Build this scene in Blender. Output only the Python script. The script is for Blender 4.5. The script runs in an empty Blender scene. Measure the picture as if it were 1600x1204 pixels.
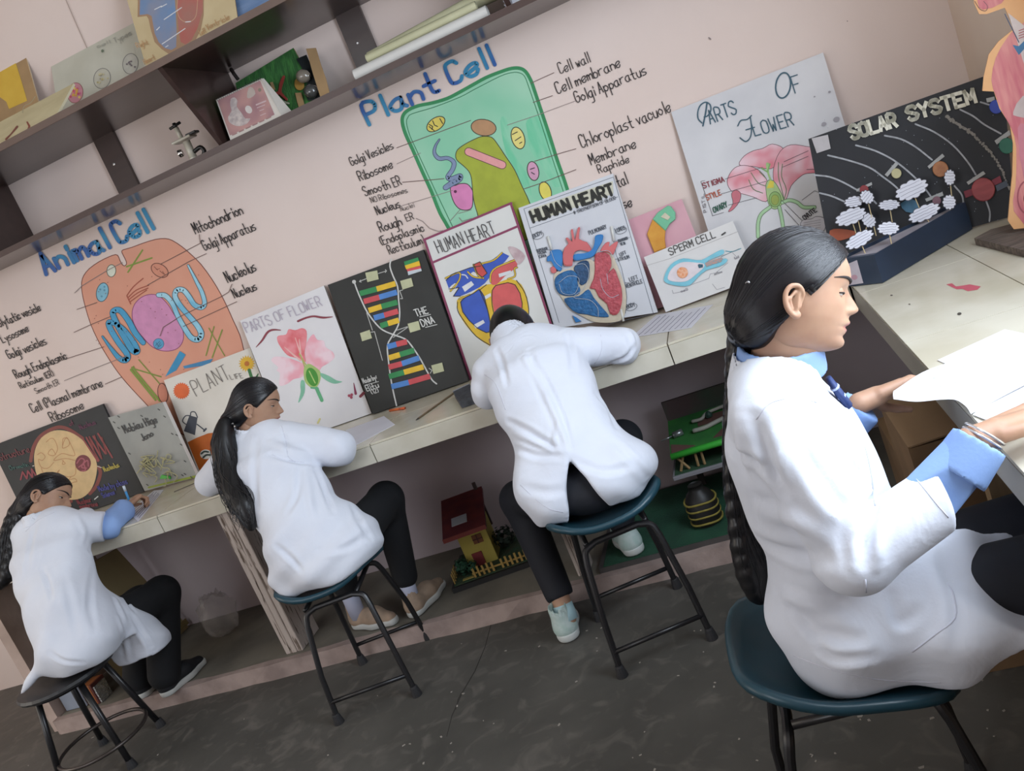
import bpy, bmesh, math, random
import numpy as np
from mathutils import Vector, Matrix, noise as mnoise
random.seed(7); np.random.seed(7)
SC = bpy.context.scene
COL = SC.collection
# ------------------------------------------------------------------ camera
YAW, PIT, ROL, FPX, CZ = 0.300027665, 0.205303089, -0.392431023, 1351.548, 1.5
_cy, _sy, _cp, _sp = math.cos(YAW), math.sin(YAW), math.cos(PIT), math.sin(PIT)
FWD = np.array([-_sy*_cp, _cy*_cp, -_sp]); _r = np.array([_cy, _sy, 0.0]); _u = np.cross(_r, FWD)
RGT = math.cos(ROL)*_r + math.sin(ROL)*_u
UPV = -math.sin(ROL)*_r + math.cos(ROL)*_u
CAM = np.array([0, 0, CZ])
cd = bpy.data.cameras.new('camera'); cam = bpy.data.objects.new('camera', cd); COL.objects.link(cam)
cd.sensor_width = 36.0; cd.lens = FPX/1600*36.0; cd.clip_start = 0.02
M = Matrix.Identity(4)
for i in range(3):
    M[i][0] = RGT[i]; M[i][1] = UPV[i]; M[i][2] = -FWD[i]; M[i][3] = CAM[i]
cam.matrix_world = M
SC.camera = cam
# ------------------------------------------------------------------ light and exposure
SC.view_settings.view_transform = 'Standard'
SC.view_settings.look = 'None'
SC.view_settings.exposure = 0.42
SC.view_settings.gamma = 1.0
SC.view_settings.use_curve_mapping = False
w = bpy.data.worlds.new('sky'); SC.world = w; w.use_nodes = True
bg = w.node_tree.nodes['Background']; bg.inputs[0].default_value = (0.75, 0.86, 1.0, 1); bg.inputs[1].default_value = 1.0
def area(name, loc, direction, sx, sy, power, col):
    l = bpy.data.lights.new(name, 'AREA'); l.shape = 'RECTANGLE'; l.size = sx; l.size_y = sy
    l.energy = power; l.color = col
    o = bpy.data.objects.new(name, l); COL.objects.link(o)
    o.location = loc; o.rotation_euler = Vector(direction).to_track_quat('-Z', 'Z').to_euler()
    return o
# daylight entering through the window openings of the room (right wall, high front windows, left door)
area('window_daylight_right', (0.985, 1.18, 1.80), (-1, 0.0, -0.2), 2.2, 1.35, 74, (0.78, 0.88, 1.0))
area('window_daylight_front', (-3.5, -1.93, 2.2), (0.12, 1, -0.25), 2.7, 1.5, 40, (0.95, 0.97, 1.0))
area('door_daylight_left', (-5.4, 1.3, 1.5), (1, 0.1, -0.05), 1.3, 2.1, 17, (1.0, 0.84, 0.62))
# ------------------------------------------------------------------ helpers
def ray(px, py):
    return FWD*FPX + RGT*(px-800.0) - UPV*(py-602.0)
def onY(px, py, Y):
    d = ray(px, py); return CAM + d*(Y/d[1])
def onZ(px, py, Z):
    d = ray(px, py); return CAM + d*((Z-CZ)/d[2])
def onX(px, py, X):
    d = ray(px, py); return CAM + d*(X/d[0])
def ZM(x0, y0, s, pts):                    # points read in an enlarged crop -> photo frame
    return [(x0+x/s, y0+y/s) for x, y in pts]
class Surf:                                # a plane in the room: point + normal towards the viewer
    def __init__(self, pt, n):
        self.o = np.array(pt, float); n = np.array(n, float); self.n = n/np.linalg.norm(n)
        if np.dot(self.n, CAM-self.o) < 0: self.n = -self.n
    def p(self, px, py, lift=0.0):
        d = ray(px, py); o = self.o + self.n*lift
        return CAM + d*(np.dot(o-CAM, self.n)/np.dot(d, self.n))
def plane3(a, b, c):
    a, b, c = map(np.array, (a, b, c)); return Surf(a, np.cross(b-a, c-a))
def lean(zb, yb, zt, yt, rot=0.0, x0=0.0): # plane leaning back: (yb at zb) .. (yt at zt); rot = turn about z
    a = np.array([x0, yb, zb]); b = a + [math.cos(rot), math.sin(rot), 0]; c = np.array([x0, yt, zt])
    return plane3(a, b, c)

def wloc(o):
    v = np.zeros(3)
    while o is not None:
        v = v + np.array(o.location); o = o.parent
    return v
def s2l(c):
    return c/12.92 if c <= 0.04045 else ((c+0.055)/1.055)**2.4
def rgb(h):
    if isinstance(h, str):
        h = h.lstrip('#'); return tuple(s2l(int(h[i:i+2], 16)/255) for i in (0, 2, 4))
    return tuple(h)
MATS = {}
def mat(name, col, rough=0.6, var=0.0, vscale=8.0, col2=None, bump=0.0, bscale=60.0, metal=0.0, stretch=None,
        spec=None, coat=0.0, trans=0.0, detail=4.0, contrast=(0.35, 0.65), sheen=0.0, sss=0.0, sss_col=None, alpha=1.0, ior=None):
    if name in MATS: return MATS[name]
    m = bpy.data.materials.new(name); m.use_nodes = True; MATS[name] = m
    nt = m.node_tree; b = nt.nodes['Principled BSDF']
    c = rgb(col); b.inputs['Base Color'].default_value = (*c, 1); b.inputs['Roughness'].default_value = rough
    b.inputs['Metallic'].default_value = metal
    if spec is not None: b.inputs['Specular IOR Level'].default_value = spec
    if coat: b.inputs['Coat Weight'].default_value = coat; b.inputs['Coat Roughness'].default_value = 0.12
    if trans: b.inputs['Transmission Weight'].default_value = trans
    if ior: b.inputs['IOR'].default_value = ior
    if sheen: b.inputs['Sheen Weight'].default_value = sheen
    if alpha < 1: b.inputs['Alpha'].default_value = alpha
    if sss:
        b.inputs['Subsurface Weight'].default_value = sss; b.inputs['Subsurface Scale'].default_value = 0.012
        b.inputs['Subsurface Radius'].default_value = (1.0, 0.35, 0.2)
    if var or col2 or bump:
        tc = nt.nodes.new('ShaderNodeTexCoord'); mp = nt.nodes.new('ShaderNodeMapping')
        nt.links.new(tc.outputs['Object'], mp.inputs[0])
        if stretch: mp.inputs['Scale'].default_value = stretch
    if var or col2:
        n = nt.nodes.new('ShaderNodeTexNoise'); n.inputs['Scale'].default_value = vscale; n.inputs['Detail'].default_value = detail
        nt.links.new(mp.outputs[0], n.inputs['Vector'])
        r = nt.nodes.new('ShaderNodeValToRGB')
        c2 = rgb(col2) if col2 else tuple(max(0, x*(1-var)) for x in c)
        r.color_ramp.elements[0].position = contrast[0]; r.color_ramp.elements[1].position = contrast[1]
        r.color_ramp.elements[0].color = (*c2, 1); r.color_ramp.elements[1].color = (*c, 1)
        nt.links.new(n.outputs['Fac'], r.inputs[0]); nt.links.new(r.outputs[0], b.inputs['Base Color'])
    if bump:
        n2 = nt.nodes.new('ShaderNodeTexNoise'); n2.inputs['Scale'].default_value = bscale; n2.inputs['Detail'].default_value = 3
        nt.links.new(mp.outputs[0], n2.inputs['Vector'])
        bp = nt.nodes.new('ShaderNodeBump'); bp.inputs['Strength'].default_value = bump; bp.inputs['Distance'].default_value = 0.01
        nt.links.new(n2.outputs['Fac'], bp.inputs['Height']); nt.links.new(bp.outputs[0], b.inputs['Normal'])
    return m
def paint(h, rough=0.55):
    return mat('paint_'+h.lstrip('#')+('' if rough == 0.55 else '_g'), h, rough, var=0.12, vscale=25)

def tag(o, label=None, cat=None, group=None, kind=None):
    if label: o['label'] = label
    if cat: o['category'] = cat
    if group: o['group'] = group
    if kind: o['kind'] = kind
    return o
def obj(name, verts, faces, mats, parent=None, fmat=None, smooth=False, loc=None):
    """one mesh object from world-space vertices"""
    verts = np.asarray(verts, float)
    if loc is None:
        loc = np.zeros(3) if parent is not None else np.array([verts[:, 0].mean(), verts[:, 1].mean(), verts[:, 2].min()])
    off = wloc(parent) + np.array(loc) if parent is not None else np.array(loc)
    me = bpy.data.meshes.new(name); me.from_pydata((verts-off).tolist(), [], faces.tolist() if isinstance(faces, np.ndarray) else [list(map(int, f)) for f in faces])
    if not isinstance(mats, (list, tuple)): mats = [mats]
    for m in mats: me.materials.append(m)
    if fmat is not None: me.polygons.foreach_set('material_index', np.asarray(fmat, dtype=np.int32))
    if smooth: me.polygons.foreach_set('use_smooth', np.ones(len(me.polygons), dtype=bool))
    me.update()
    o = bpy.data.objects.new(name, me); COL.objects.link(o); o.location = loc
    if parent is not None: o.parent = parent
    return o
def thing(name, label, cat, loc, group=None):
    o = bpy.data.objects.new(name, None); COL.objects.link(o); o.location = loc; o.empty_display_size = 0.05
    return tag(o, label, cat, group)
class MB:
    """collects primitives into one mesh"""
    def __init__(self): self.v = []; self.f = []; self.fm = []
    def add(self, v, f, mi=0):
        k = len(self.v); self.v += [tuple(map(float, x)) for x in v]; self.f += [[i+k for i in q] for q in f]; self.fm += [mi]*len(f); return self
    def box(self, a, b, mi=0, bev=0.0):
        (x0, y0, z0), (x1, y1, z1) = a, b
        if bev <= 0:
            v = [(x0,y0,z0),(x1,y0,z0),(x1,y1,z0),(x0,y1,z0),(x0,y0,z1),(x1,y0,z1),(x1,y1,z1),(x0,y1,z1)]
            f = [(0,3,2,1),(4,5,6,7),(0,1,5,4),(1,2,6,5),(2,3,7,6),(3,0,4,7)]
            return self.add(v, f, mi)
        bm = bmesh.new(); bmesh.ops.create_cube(bm, size=1)
        for q in bm.verts: q.co = ((x0+x1)/2+q.co.x*(x1-x0), (y0+y1)/2+q.co.y*(y1-y0), (z0+z1)/2+q.co.z*(z1-z0))
        bmesh.ops.bevel(bm, geom=bm.edges[:], offset=bev, segments=1, affect='EDGES', profile=0.5)
        bm.verts.index_update(); self.add([q.co[:] for q in bm.verts], [[q.index for q in f.verts] for f in bm.faces], mi); bm.free(); return self
    def prism(self, poly, off, mi=0, mside=None):
        """poly: list of 3D points (planar), off: 3D extrusion vector"""
        n = len(poly); off = np.array(off, float); v = [np.array(p, float) for p in poly]; v2 = [p+off for p in v]
        fs = [list(range(n)), list(range(2*n-1, n-1, -1))]
        self.add(v+v2, fs, mi)
        k = len(self.v)-2*n; ms = mi if mside is None else mside
        for i in range(n):
            j = (i+1) % n; self.f.append([k+i, k+n+i, k+n+j, k+j]); self.fm.append(ms)
        return self
    def tube(self, pts, r, seg=8, mi=0, cap=True, flat=None):
        pts = [np.array(p, float) for p in pts]; n = len(pts)
        rs = [r]*n if np.isscalar(r) else list(r)
        up = None; rings = []
        for i, p in enumerate(pts):
            t = pts[min(i+1, n-1)]-pts[max(i-1, 0)]; t = t/(np.linalg.norm(t)+1e-9)
            if up is None:
                up = np.array([0, 0, 1.0]) if abs(t[2]) < 0.9 else np.array([1.0, 0, 0])
            a = np.cross(t, up); a /= (np.linalg.norm(a)+1e-9); b = np.cross(a, t); up = b
            rr = rs[i]
            rings.append([p+(a*math.cos(q)+b*math.sin(q)*(flat or 1))*rr for q in [2*math.pi*k/seg for k in range(seg)]])
        v = [q for ring in rings for q in ring]; f = []
        for i in range(n-1):
            for k in range(seg):
                f.append([i*seg+k, i*seg+(k+1) % seg, (i+1)*seg+(k+1) % seg, (i+1)*seg+k])
        if cap: f.append(list(range(seg))[::-1]); f.append([(n-1)*seg+k for k in range(seg)])
        return self.add(v, f, mi)
    def lathe(self, base, axis, prof, seg=16, mi=0):
        """prof: list of (r, h) along axis"""
        base = np.array(base, float); t = np.array(axis, float); t /= np.linalg.norm(t)
        up = np.array([0, 0, 1.0]) if abs(t[2]) < 0.9 else np.array([1.0, 0, 0])
        a = np.cross(t, up); a /= np.linalg.norm(a); b = np.cross(t, a)
        v = []; f = []
        for r, h in prof:
            for k in range(seg):
                q = 2*math.pi*k/seg; v.append(base+t*h+(a*math.cos(q)+b*math.sin(q))*r)
        for i in range(len(prof)-1):
            for k in range(seg): f.append([i*seg+k, i*seg+(k+1) % seg, (i+1)*seg+(k+1) % seg, (i+1)*seg+k])
        f.append(list(range(seg))); f.append([(len(prof)-1)*seg+k for k in range(seg)][::-1])
        return self.add(v, f, mi)
    def build(self, name, mats, parent=None, smooth=False, loc=None):
        return obj(name, self.v, self.f, mats, parent, self.fm, smooth, loc)
def autosmooth(o, ang=0.6):
    me = o.data; me.polygons.foreach_set('use_smooth', np.ones(len(me.polygons), dtype=bool))
    try: me.set_sharp_from_angle(angle=ang)
    except Exception: pass
    return o
def crom(pts, n=6, closed=False):
    """Catmull-Rom through the points"""
    P = [np.array(p, float) for p in pts]; N = len(P); out = []
    if N < 3 and not closed: return P
    for i in range(N if closed else N-1):
        p0 = P[(i-1) % N] if (closed or i > 0) else P[0]*2-P[1]
        p1 = P[i]; p2 = P[(i+1) % N]
        p3 = P[(i+2) % N] if (closed or i+2 < N) else P[-1]*2-P[-2]
        for k in range(n):
            t = k/n; out.append(0.5*((2*p1)+(-p0+p2)*t+(2*p0-5*p1+4*p2-p3)*t*t+(-p0+3*p1-3*p2+p3)*t**3))
    if not closed: out.append(P[-1])
    return out
# ------------------------------------------------------------------ handwritten stroke font (x 0-6, y: 3 = baseline, 6 = x-height, 9 = cap)
GL = {'a':"46 26 05 04 13 33 45;46 44 53",'b':"09 03;05 26 45 44 33 13 04",'c':"45 36 16 05 04 13 33 44",'d':"45 26 05 04 13 33 45;49 43",
'e':"04 45 46 26 05 04 13 33 44",'f':"49 39 28 23;06 46",'g':"46 26 05 04 13 33 45;46 41 30 10",'h':"09 03;05 26 45 43",'i':"16 13;18 17",
'j':"26 21 10 00;28 27",'k':"09 03;46 04 43",'l':"19 13",'m':"06 03;05 16 25 23;25 46 55 53",'n':"06 03;05 26 45 43",'o':"26 05 04 23 44 45 26",
'p':"06 00;05 26 45 44 23 04",'q':"46 40;45 26 05 04 23 44",'r':"06 03;05 26 46",'s':"46 26 05 44 33 03",'t':"29 24 33 43;06 46",
'u':"06 04 13 33 45;46 43",'v':"06 23 46",'w':"06 13 25 33 46",'x':"06 43;46 03",'y':"06 24;46 10",'z':"06 46 03 43",
'A':"03 29 43;15 35",'B':"03 09 39 48 47 36 06;36 45 44 33 03",'C':"48 39 19 08 04 13 33 44",'D':"03 09 29 47 45 23 03",'E':"49 09 03 43;06 36",
'F':"49 09 03;06 36",'G':"48 29 08 04 23 44 46 26",'H':"09 03;49 43;06 46",'I':"29 23",'J':"39 34 23 04",'K':"09 03;49 05 43",'L':"09 03 43",
'M':"03 09 25 49 43",'N':"03 09 43 49",'O':"29 08 04 23 44 48 29",'P':"03 09 39 48 47 36 06",'Q':"29 08 04 23 44 48 29;34 53",
'R':"03 09 39 48 47 36 06;26 43",'S':"48 39 19 08 07 45 44 33 13 04",'T':"09 49;29 23",'U':"09 04 13 33 44 49",'V':"09 23 49",
'W':"09 13 26 33 49",'X':"09 43;49 03",'Y':"09 26 49;26 23",'Z':"09 49 03 43",'(':"29 17 15 23",')':"19 27 25 13",'/':"03 39",'\\':"09 33",
'1':"18 29 23",'2':"08 29 47 03 43",'0':"29 08 04 23 44 48 29",':':"15 14;27 26",'.':"13 14",'-':"06 36",'#':"19 13;39 33;07 47;05 45"}
STRAIGHT = set('AEFHIKLMNTVWXYZklvwxz1/\\-#')
def glyph(ch):
    out = []
    for s in GL.get(ch, '').split(';'):
        p = [(int(q[0]), int(q[1])-3) for q in s.split()]
        if len(p) > 2 and ch not in STRAIGHT: p = [tuple(q) for q in crom(p, 3)]
        if p: out.append(p)
    return out
def gw(ch):
    if ch == ' ': return 3.0
    m = max([q[0] for s in GL.get(ch, '30').split(';') for q in [(int(t[0]),) for t in s.split()]] or [3])
    return m+1.7
class Art:
    """flat drawing on a surface; every figure is traced in the photo frame and carried to the real plane"""
    def __init__(self, surf, base=0.0006, step=0.00005):
        self.s = surf; self.lift = base; self.base = base; self.step = step; self.reset()
    def reset(self): self.v = []; self.f = []; self.fm = []; self.m = []
    def mi(self, m):
        if isinstance(m, str): m = paint(m)
        if m not in self.m: self.m.append(m)
        return self.m.index(m)
    def _face(self, pts, mi):
        k = len(self.v); self.v += [self.s.p(x, y, self.lift) for x, y in pts]; self.f.append(list(range(k, k+len(pts)))); self.fm.append(mi)
    def fill(self, pts, m, smooth=0, closed=True):
        if smooth: pts = [tuple(q) for q in crom(pts, smooth, True)]
        a = sum(pts[i][0]*pts[(i+1) % len(pts)][1]-pts[(i+1) % len(pts)][0]*pts[i][1] for i in range(len(pts)))
        if a > 0: pts = pts[::-1]
        self.lift += self.step; self._face(pts, self.mi(m)); return self
    def ell(self, c, rx, ry, ang, m, out=None, ow=1.0, n=24):
        a = math.radians(ang); P = [(c[0]+rx*math.cos(t)*math.cos(a)-ry*math.sin(t)*math.sin(a), c[1]+rx*math.cos(t)*math.sin(a)+ry*math.sin(t)*math.cos(a)) for t in [2*math.pi*k/n for k in range(n)]]
        if m: self.fill(P, m)
        if out: self.line(P+[P[0]], ow, out)
        return self
    def line(self, pts, wd, m, smooth=0, lift=True):
        """ribbon with round joins, width in photo pixels (scalar or per point)"""
        if np.isscalar(wd): wd = [wd]*len(pts)
        if smooth:
            q = crom([(*p, w_) for p, w_ in zip(pts, wd)], smooth); pts = [(t[0], t[1]) for t in q]; wd = [t[2] for t in q]
        if lift: self.lift += self.step
        mi = self.mi(m)
        for (a, b, wa, wb) in zip(pts[:-1], pts[1:], wd[:-1], wd[1:]):
            dx, dy = b[0]-a[0], b[1]-a[1]; L = math.hypot(dx, dy)
            if L < 1e-6: continue
            nx, ny = -dy/L/2, dx/L/2
            self._face([(a[0]+nx*wa, a[1]+ny*wa), (a[0]-nx*wa, a[1]-ny*wa), (b[0]-nx*wb, b[1]-ny*wb), (b[0]+nx*wb, b[1]+ny*wb)][::-1], mi)
        l0 = self.lift
        for i, (p, w_) in enumerate(zip(pts, wd)):
            self.lift = l0 + 0.00001*(1+i % 2); k = 6 if w_ < 4 else 10
            self._face([(p[0]+w_/2*math.cos(t), p[1]-w_/2*math.sin(t)) for t in [2*math.pi*j/k for j in range(k)]], mi)
        self.lift = l0
        return self
    def text(self, s, p0, p1, h, m, wd, slant=0.0, jit=0.25, up=None, narrow=1.0):
        tw = sum(gw(c) for c in s)-1.7
        ex = np.array([p1[0]-p0[0], p1[1]-p0[1]], float)/tw
        if up is None:
            u = np.array([p0[0]-3075.0, p0[1]-6014.0]); up = u/np.linalg.norm(u)
        ey = np.array(up)*h/6.0
        self.lift += self.step; x = 0.0; rnd = random.Random(s)
        for c in s:
            jx, jy = rnd.uniform(-jit, jit), rnd.uniform(-jit, jit)
            for st in glyph(c):
                P = [tuple(np.array(p0)+ex*(x+gx*narrow+jx)+(ey+ex*slant)*(gy+jy)) for gx, gy in st]
                self.line(P, wd, m, lift=False)
            x += gw(c)
        return self
    def build(self, name, parent, keep=False):
        if not self.v: return None
        o = obj(name, self.v, self.f, self.m, parent, self.fm); self.reset()
        if not keep: self.lift = self.base+0.004*0
        return o
# ------------------------------------------------------------------ the room
WY, WXR, WXL, WYF, CEIL = 3.56, 0.93, -5.5, -2.0, 3.25
ZC = 0.835                                   # worktop height
M_wall = mat('wall_paint_pink', '#e0cfc7', 0.75, col2='#dac7be', vscale=1.3, bump=0.05, bscale=35)
M_wall2 = mat('wall_paint_cream', '#d9c6b6', 0.75, col2='#cdb8a6', vscale=1.0, bump=0.05, bscale=35)
M_ceil = mat('ceiling_white', '#e6e2da', 0.85)
M_dark = mat('lower_wall_mauve', '#bdb0b2', 0.7, col2='#ab9da1', vscale=1.6, bump=0.05, bscale=40)
M_kerb = mat('kerb_pink_plaster', '#a8958d', 0.8, col2='#8b7a74', vscale=9, bump=0.25, bscale=50)
def floor_mat():
    m = mat('cement_floor', '#585550', 0.55, col2='#43413d', vscale=2.6, bump=0.12, bscale=18, detail=9, contrast=(0.3, 0.72))
    nt = m.node_tree; b = nt.nodes['Principled BSDF']
    ramp = [n for n in nt.nodes if n.type == 'VALTORGB'][0]; mp = [n for n in nt.nodes if n.type == 'MAPPING'][0]
    n = nt.nodes.new('ShaderNodeTexNoise'); n.inputs['Scale'].default_value = 11; n.inputs['Detail'].default_value = 8; n.inputs['Distortion'].default_value = 1.2
    nt.links.new(mp.outputs[0], n.inputs['Vector'])
    r = nt.nodes.new('ShaderNodeValToRGB'); r.color_ramp.elements[0].position = 0.52; r.color_ramp.elements[1].position = 0.78
    nt.links.new(n.outputs['Fac'], r.inputs[0])
    mx = nt.nodes.new('ShaderNodeMixRGB'); mx.inputs[2].default_value = (*rgb('#69645e'), 1)
    nt.links.new(r.outputs[0], mx.inputs[0]); nt.links.new(ramp.outputs[0], mx.inputs[1]); nt.links.new(mx.outputs[0], b.inputs['Base Color'])
    return m
M_floor = floor_mat()
def struct(o): o['kind'] = 'structure'; return o
floor = struct(MB().box((WXL-.1, WYF-.1, -.12), (WXR+.1, WY+.1, 0)).build('floor', M_floor))
ceil_ = struct(MB().box((WXL-.1, WYF-.1, CEIL), (WXR+.1, WY+.1, CEIL+.1)).build('ceiling', M_ceil))
wall_back = struct(MB().box((WXL-.1, WY, 0), (WXR+.1, WY+.12, CEIL)).build('wall_back', M_wall))
def wall_open(name, fixed, axis, a0, a1, lo, hi, z0, z1, t, m):
    b = MB()
    def bx(p, q, za, zb):
        if axis == 'x': b.box((min(fixed, fixed+t), p, za), (max(fixed, fixed+t), q, zb))
        else: b.box((p, min(fixed, fixed+t), za), (q, max(fixed, fixed+t), zb))
    bx(a0, lo, 0, CEIL); bx(hi, a1, 0, CEIL); bx(lo, hi, z1, CEIL)
    if z0 > 0: bx(lo, hi, 0, z0)
    return struct(b.build(name, m))
wall_open('wall_right', WXR, 'x', WYF, WY, 0.05, 2.3, 1.1, 2.5, 0.12, M_wall2)
wall_open('wall_front', WYF, 'y', WXL, WXR, -4.95, -2.05, 1.35, 3.05, -0.12, M_wall)
wall_open('wall_left', WXL, 'x', WYF, WY, 0.6, 2.0, 0.0, 2.6, -0.12, M_wall)
M_frame = mat('window_frame_brown', '#4a3630', 0.5, var=0.2)
def window(name, axis, fixed, lo, hi, z0, z1, n):
    b = MB(); t = 0.03
    def bx(p, q, za, zb):
        if axis == 'x': b.box((fixed, p, za), (fixed+0.04, q, zb))
        else: b.box((p, fixed, za), (q, fixed+0.04, zb))
    bx(lo, hi, z0, z0+t); bx(lo, hi, z1-t, z1)
    for k in range(n+1):
        c = lo+(hi-lo-t)*k/n; bx(c, c+t, z0, z1)
    return struct(b.build(name, M_frame))
window('window_1', 'x', WXR+.07, 0.05, 2.3, 1.1, 2.5, 3)
window('window_2', 'y', WYF-.10, -4.95, -2.05, 1.35, 3.05, 3)
# raised plinth under the worktop, with a pinkish front edge and a thin end wall
led = struct(MB().box((-3.56, 2.885, 0), (WXR, WY, 0.067)).build('trim_1', mat('plinth_cement', '#7f796d', 0.75, col2='#656057', vscale=4, bump=0.1, bscale=30)))
kb = MB()
xs = np.linspace(-3.56, 0.9, 46); rk = random.Random(3)
top = []; bot = []
for x in xs:
    top.append((x, 2.872+rk.uniform(-.003, .003), 0.069+rk.uniform(-.003, .002))); bot.append((x, 2.868+rk.uniform(-.006, .004), 0.0))
V = []; Fk = []
for i, x in enumerate(xs):
    V += [bot[i], top[i], (x, 2.905+rk.uniform(-.008, .012), 0.0705)]
for i in range(len(xs)-1):
    k = 3*i; Fk += [(k, k+3, k+4, k+1), (k+1, k+4, k+5, k+2)]
kb.add(V, Fk); kb.box((-3.572, 2.87, 0), (-3.56, WY, 0.0702))
struct(kb.build('trim_2', M_kerb))
struct(MB().box((-3.635, 2.905, 0.0), (-3.575, WY, ZC-.08)).build('trim_3', mat('pier_plaster', '#c3aea4', 0.8, col2='#a89489', vscale=5, bump=0.15, bscale=30)))
# thin sheet over the wall below the worktop, coloured a darker mauve
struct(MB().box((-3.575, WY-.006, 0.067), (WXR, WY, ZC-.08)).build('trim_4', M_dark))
# cracks and litter on the floor
art = Art(Surf((0, 0, 0), (0, 0, 1)), base=0.0004)
ck = mat('floor_crack', '#33302c', 0.9)
art.line([(768, 972), (758, 1010), (742, 1048), (722, 1082), (706, 1118), (698, 1150)], [1.2, 1, 1.6, 2, 1.4, .8], ck)
art.line([(722, 1082), (716, 1092), (712, 1108)], [3, 2.4, 1], ck)
art.build('crack', floor)
lit = MB(); rl = random.Random(11); M_lit = mat('paper_litter', '#9a938a', 0.8)
for _ in range(90):
    px, py = rl.uniform(0, 1600), rl.uniform(930, 1204)
    p = onZ(px, py, 0.0)
    if p[1] > 2.85: continue
    s = rl.uniform(.0012, .0035); a = rl.uniform(0, 6)
    e1 = np.array([math.cos(a), math.sin(a), 0])*s*rl.uniform(1, 2.2); e2 = np.array([-math.sin(a), math.cos(a), 0])*s
    lit.prism([p-e1-e2, p+e1-e2*.6, p+e1*.8+e2, p-e1*.7+e2*.9], (0, 0, 0.0015))
tag(lit.build('floor_litter', M_lit), 'tiny pale scraps of paper and chalk scattered over the cement floor', 'litter', kind='stuff')
# ------------------------------------------------------------------ worktops (tiled)
M_tile = mat('tile_cream', '#d6d0bf', 0.22, col2='#c6bea9', vscale=5, detail=6, spec=0.5)
M_tile2 = mat('tile_cream_edge', '#cfcabb', 0.28, col2='#bdb7a6', vscale=6, detail=6)
M_grout = mat('grout_brown', '#5d5344', 0.9)
wt = thing('worktop', 'long cream-tiled worktop running along the back wall under the posters', 'worktop', (-1.65, 3.2, 0.0))
yf = lambda x: 2.90-0.012*(x+3.6)/3.9
MB().add([(-3.6, yf(-3.6)+.004, ZC-.076), (.274, yf(.3)+.004, ZC-.076), (.274, WY-.004, ZC-.076), (-3.6, WY-.004, ZC-.076),
          (-3.6, yf(-3.6)+.004, ZC-.006), (.274, yf(.3)+.004, ZC-.006), (.274, WY-.004, ZC-.006), (-3.6, WY-.004, ZC-.006)],
         [(0, 3, 2, 1), (4, 5, 6, 7), (0, 1, 5, 4), (1, 2, 6, 5), (2, 3, 7, 6), (3, 0, 4, 7)]).build('slab', M_grout, wt)
jx = [-3.6, -3.12, -2.531, -2.02, -1.505, -.909, -.328, .274]
for a, b in zip(jx[:-1], jx[1:]):
    g = .0022
    y0, y1 = yf(a), yf(b)
    def tile(x0, x1, ya, yb, za, zb, m, nm='tile'):
        MB().add([(x0, ya[0], za), (x1, ya[1], za), (x1, yb, za), (x0, yb, za), (x0, ya[0], zb), (x1, ya[1], zb), (x1, yb, zb), (x0, yb, zb)],
                 [(0, 3, 2, 1), (4, 5, 6, 7), (0, 1, 5, 4), (1, 2, 6, 5), (2, 3, 7, 6), (3, 0, 4, 7)]).build(nm, m, wt)
    tile(a+g, b-g, (y0-.006, y1-.006), min(y0, y1)+.006, ZC-.078, ZC-.009, M_tile2, 'edge_tile')
    ys = [None, 3.20, 3.50, WY]
    tile(a+g, b-g, (y0-.002, y1-.002), 3.20-g, ZC-.008, ZC, M_tile)
    tile(a+g, b-g, (3.20+g, 3.20+g), WY-.005, ZC-.008, ZC, M_tile)
wr = thing('worktop', 'cream-tiled side worktop by the right wall where the nearest girl sits', 'worktop', (.6, 1.8, 0.0))
MB().box((.280, .35, ZC-.076), (WXR-.003, WY-.004, ZC-.006)).build('slab', M_grout, wr)
MB().box((.276, .35, ZC-.082), (.286, 2.86, ZC-.009)).build('edge_tile', mat('edge_tile_grey', '#a39d93', .4, var=.1), wr)
yj = [.35, .92, 1.51, 2.10, 2.69, 3.28, WY-.004]
for x0, x1 in ((.276, .587), (.587, .926)):
    for a, b in zip(yj[:-1], yj[1:]):
        MB().box((x0+.0015, a+.0015, ZC-.008), (x1-.0015, b-.0015, ZC)).build('tile', M_tile, wr)
sp = Art(Surf((0, 0, ZC), (0, 0, 1)), base=0.0004)
sp.fill(ZM(1200, 301, 4, [(1115, 572), (1150, 565), (1175, 585), (1225, 578), (1260, 572), (1330, 585), (1310, 605), (1250, 615), (1215, 600), (1180, 603), (1150, 590)]), '#c05a68')
sp.ell((1499, 490), 3.5, 2.2, -10, '#4a4640'); sp.ell((1393, 461), 2, 1, 0, '#57514a'); sp.ell((1421, 475), 1.5, 1, 0, '#6b6257')
o=sp.build('paint_stain', wr); o['kind']='stuff'
# wooden legs with flaking white paint, and a thin pipe-like support behind
M_leg = mat('flaking_white_wood', '#c6b8ae', 0.8, col2='#6d5d52', vscale=10, stretch=(9, 9, 0.9), detail=7, contrast=(.36, .41), bump=0.3, bscale=40)
def wleg(x, y, w_, d, label):
    t = bpy.data.objects.new('leg', None); COL.objects.link(t); t.parent = wt; t.location = np.array((x, y+d/2, .067))-wloc(wt)
    cr = random.Random(int(x*100)); n = 3; pw = w_/n; t['label'] = label
    for k in range(n):
        x0 = x-w_/2+k*pw
        MB().box((x0+.001, y+cr.uniform(0, .004), .067), (x0+pw-.001, y+d, ZC-.078), bev=.003).build('plank', M_leg, t)
wleg(-2.255, 2.925, .088, .17, 'leg of flaking white-painted planks')
wleg(-.93, 2.93, .05, .10, 'narrow flaking white-painted leg')
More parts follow.
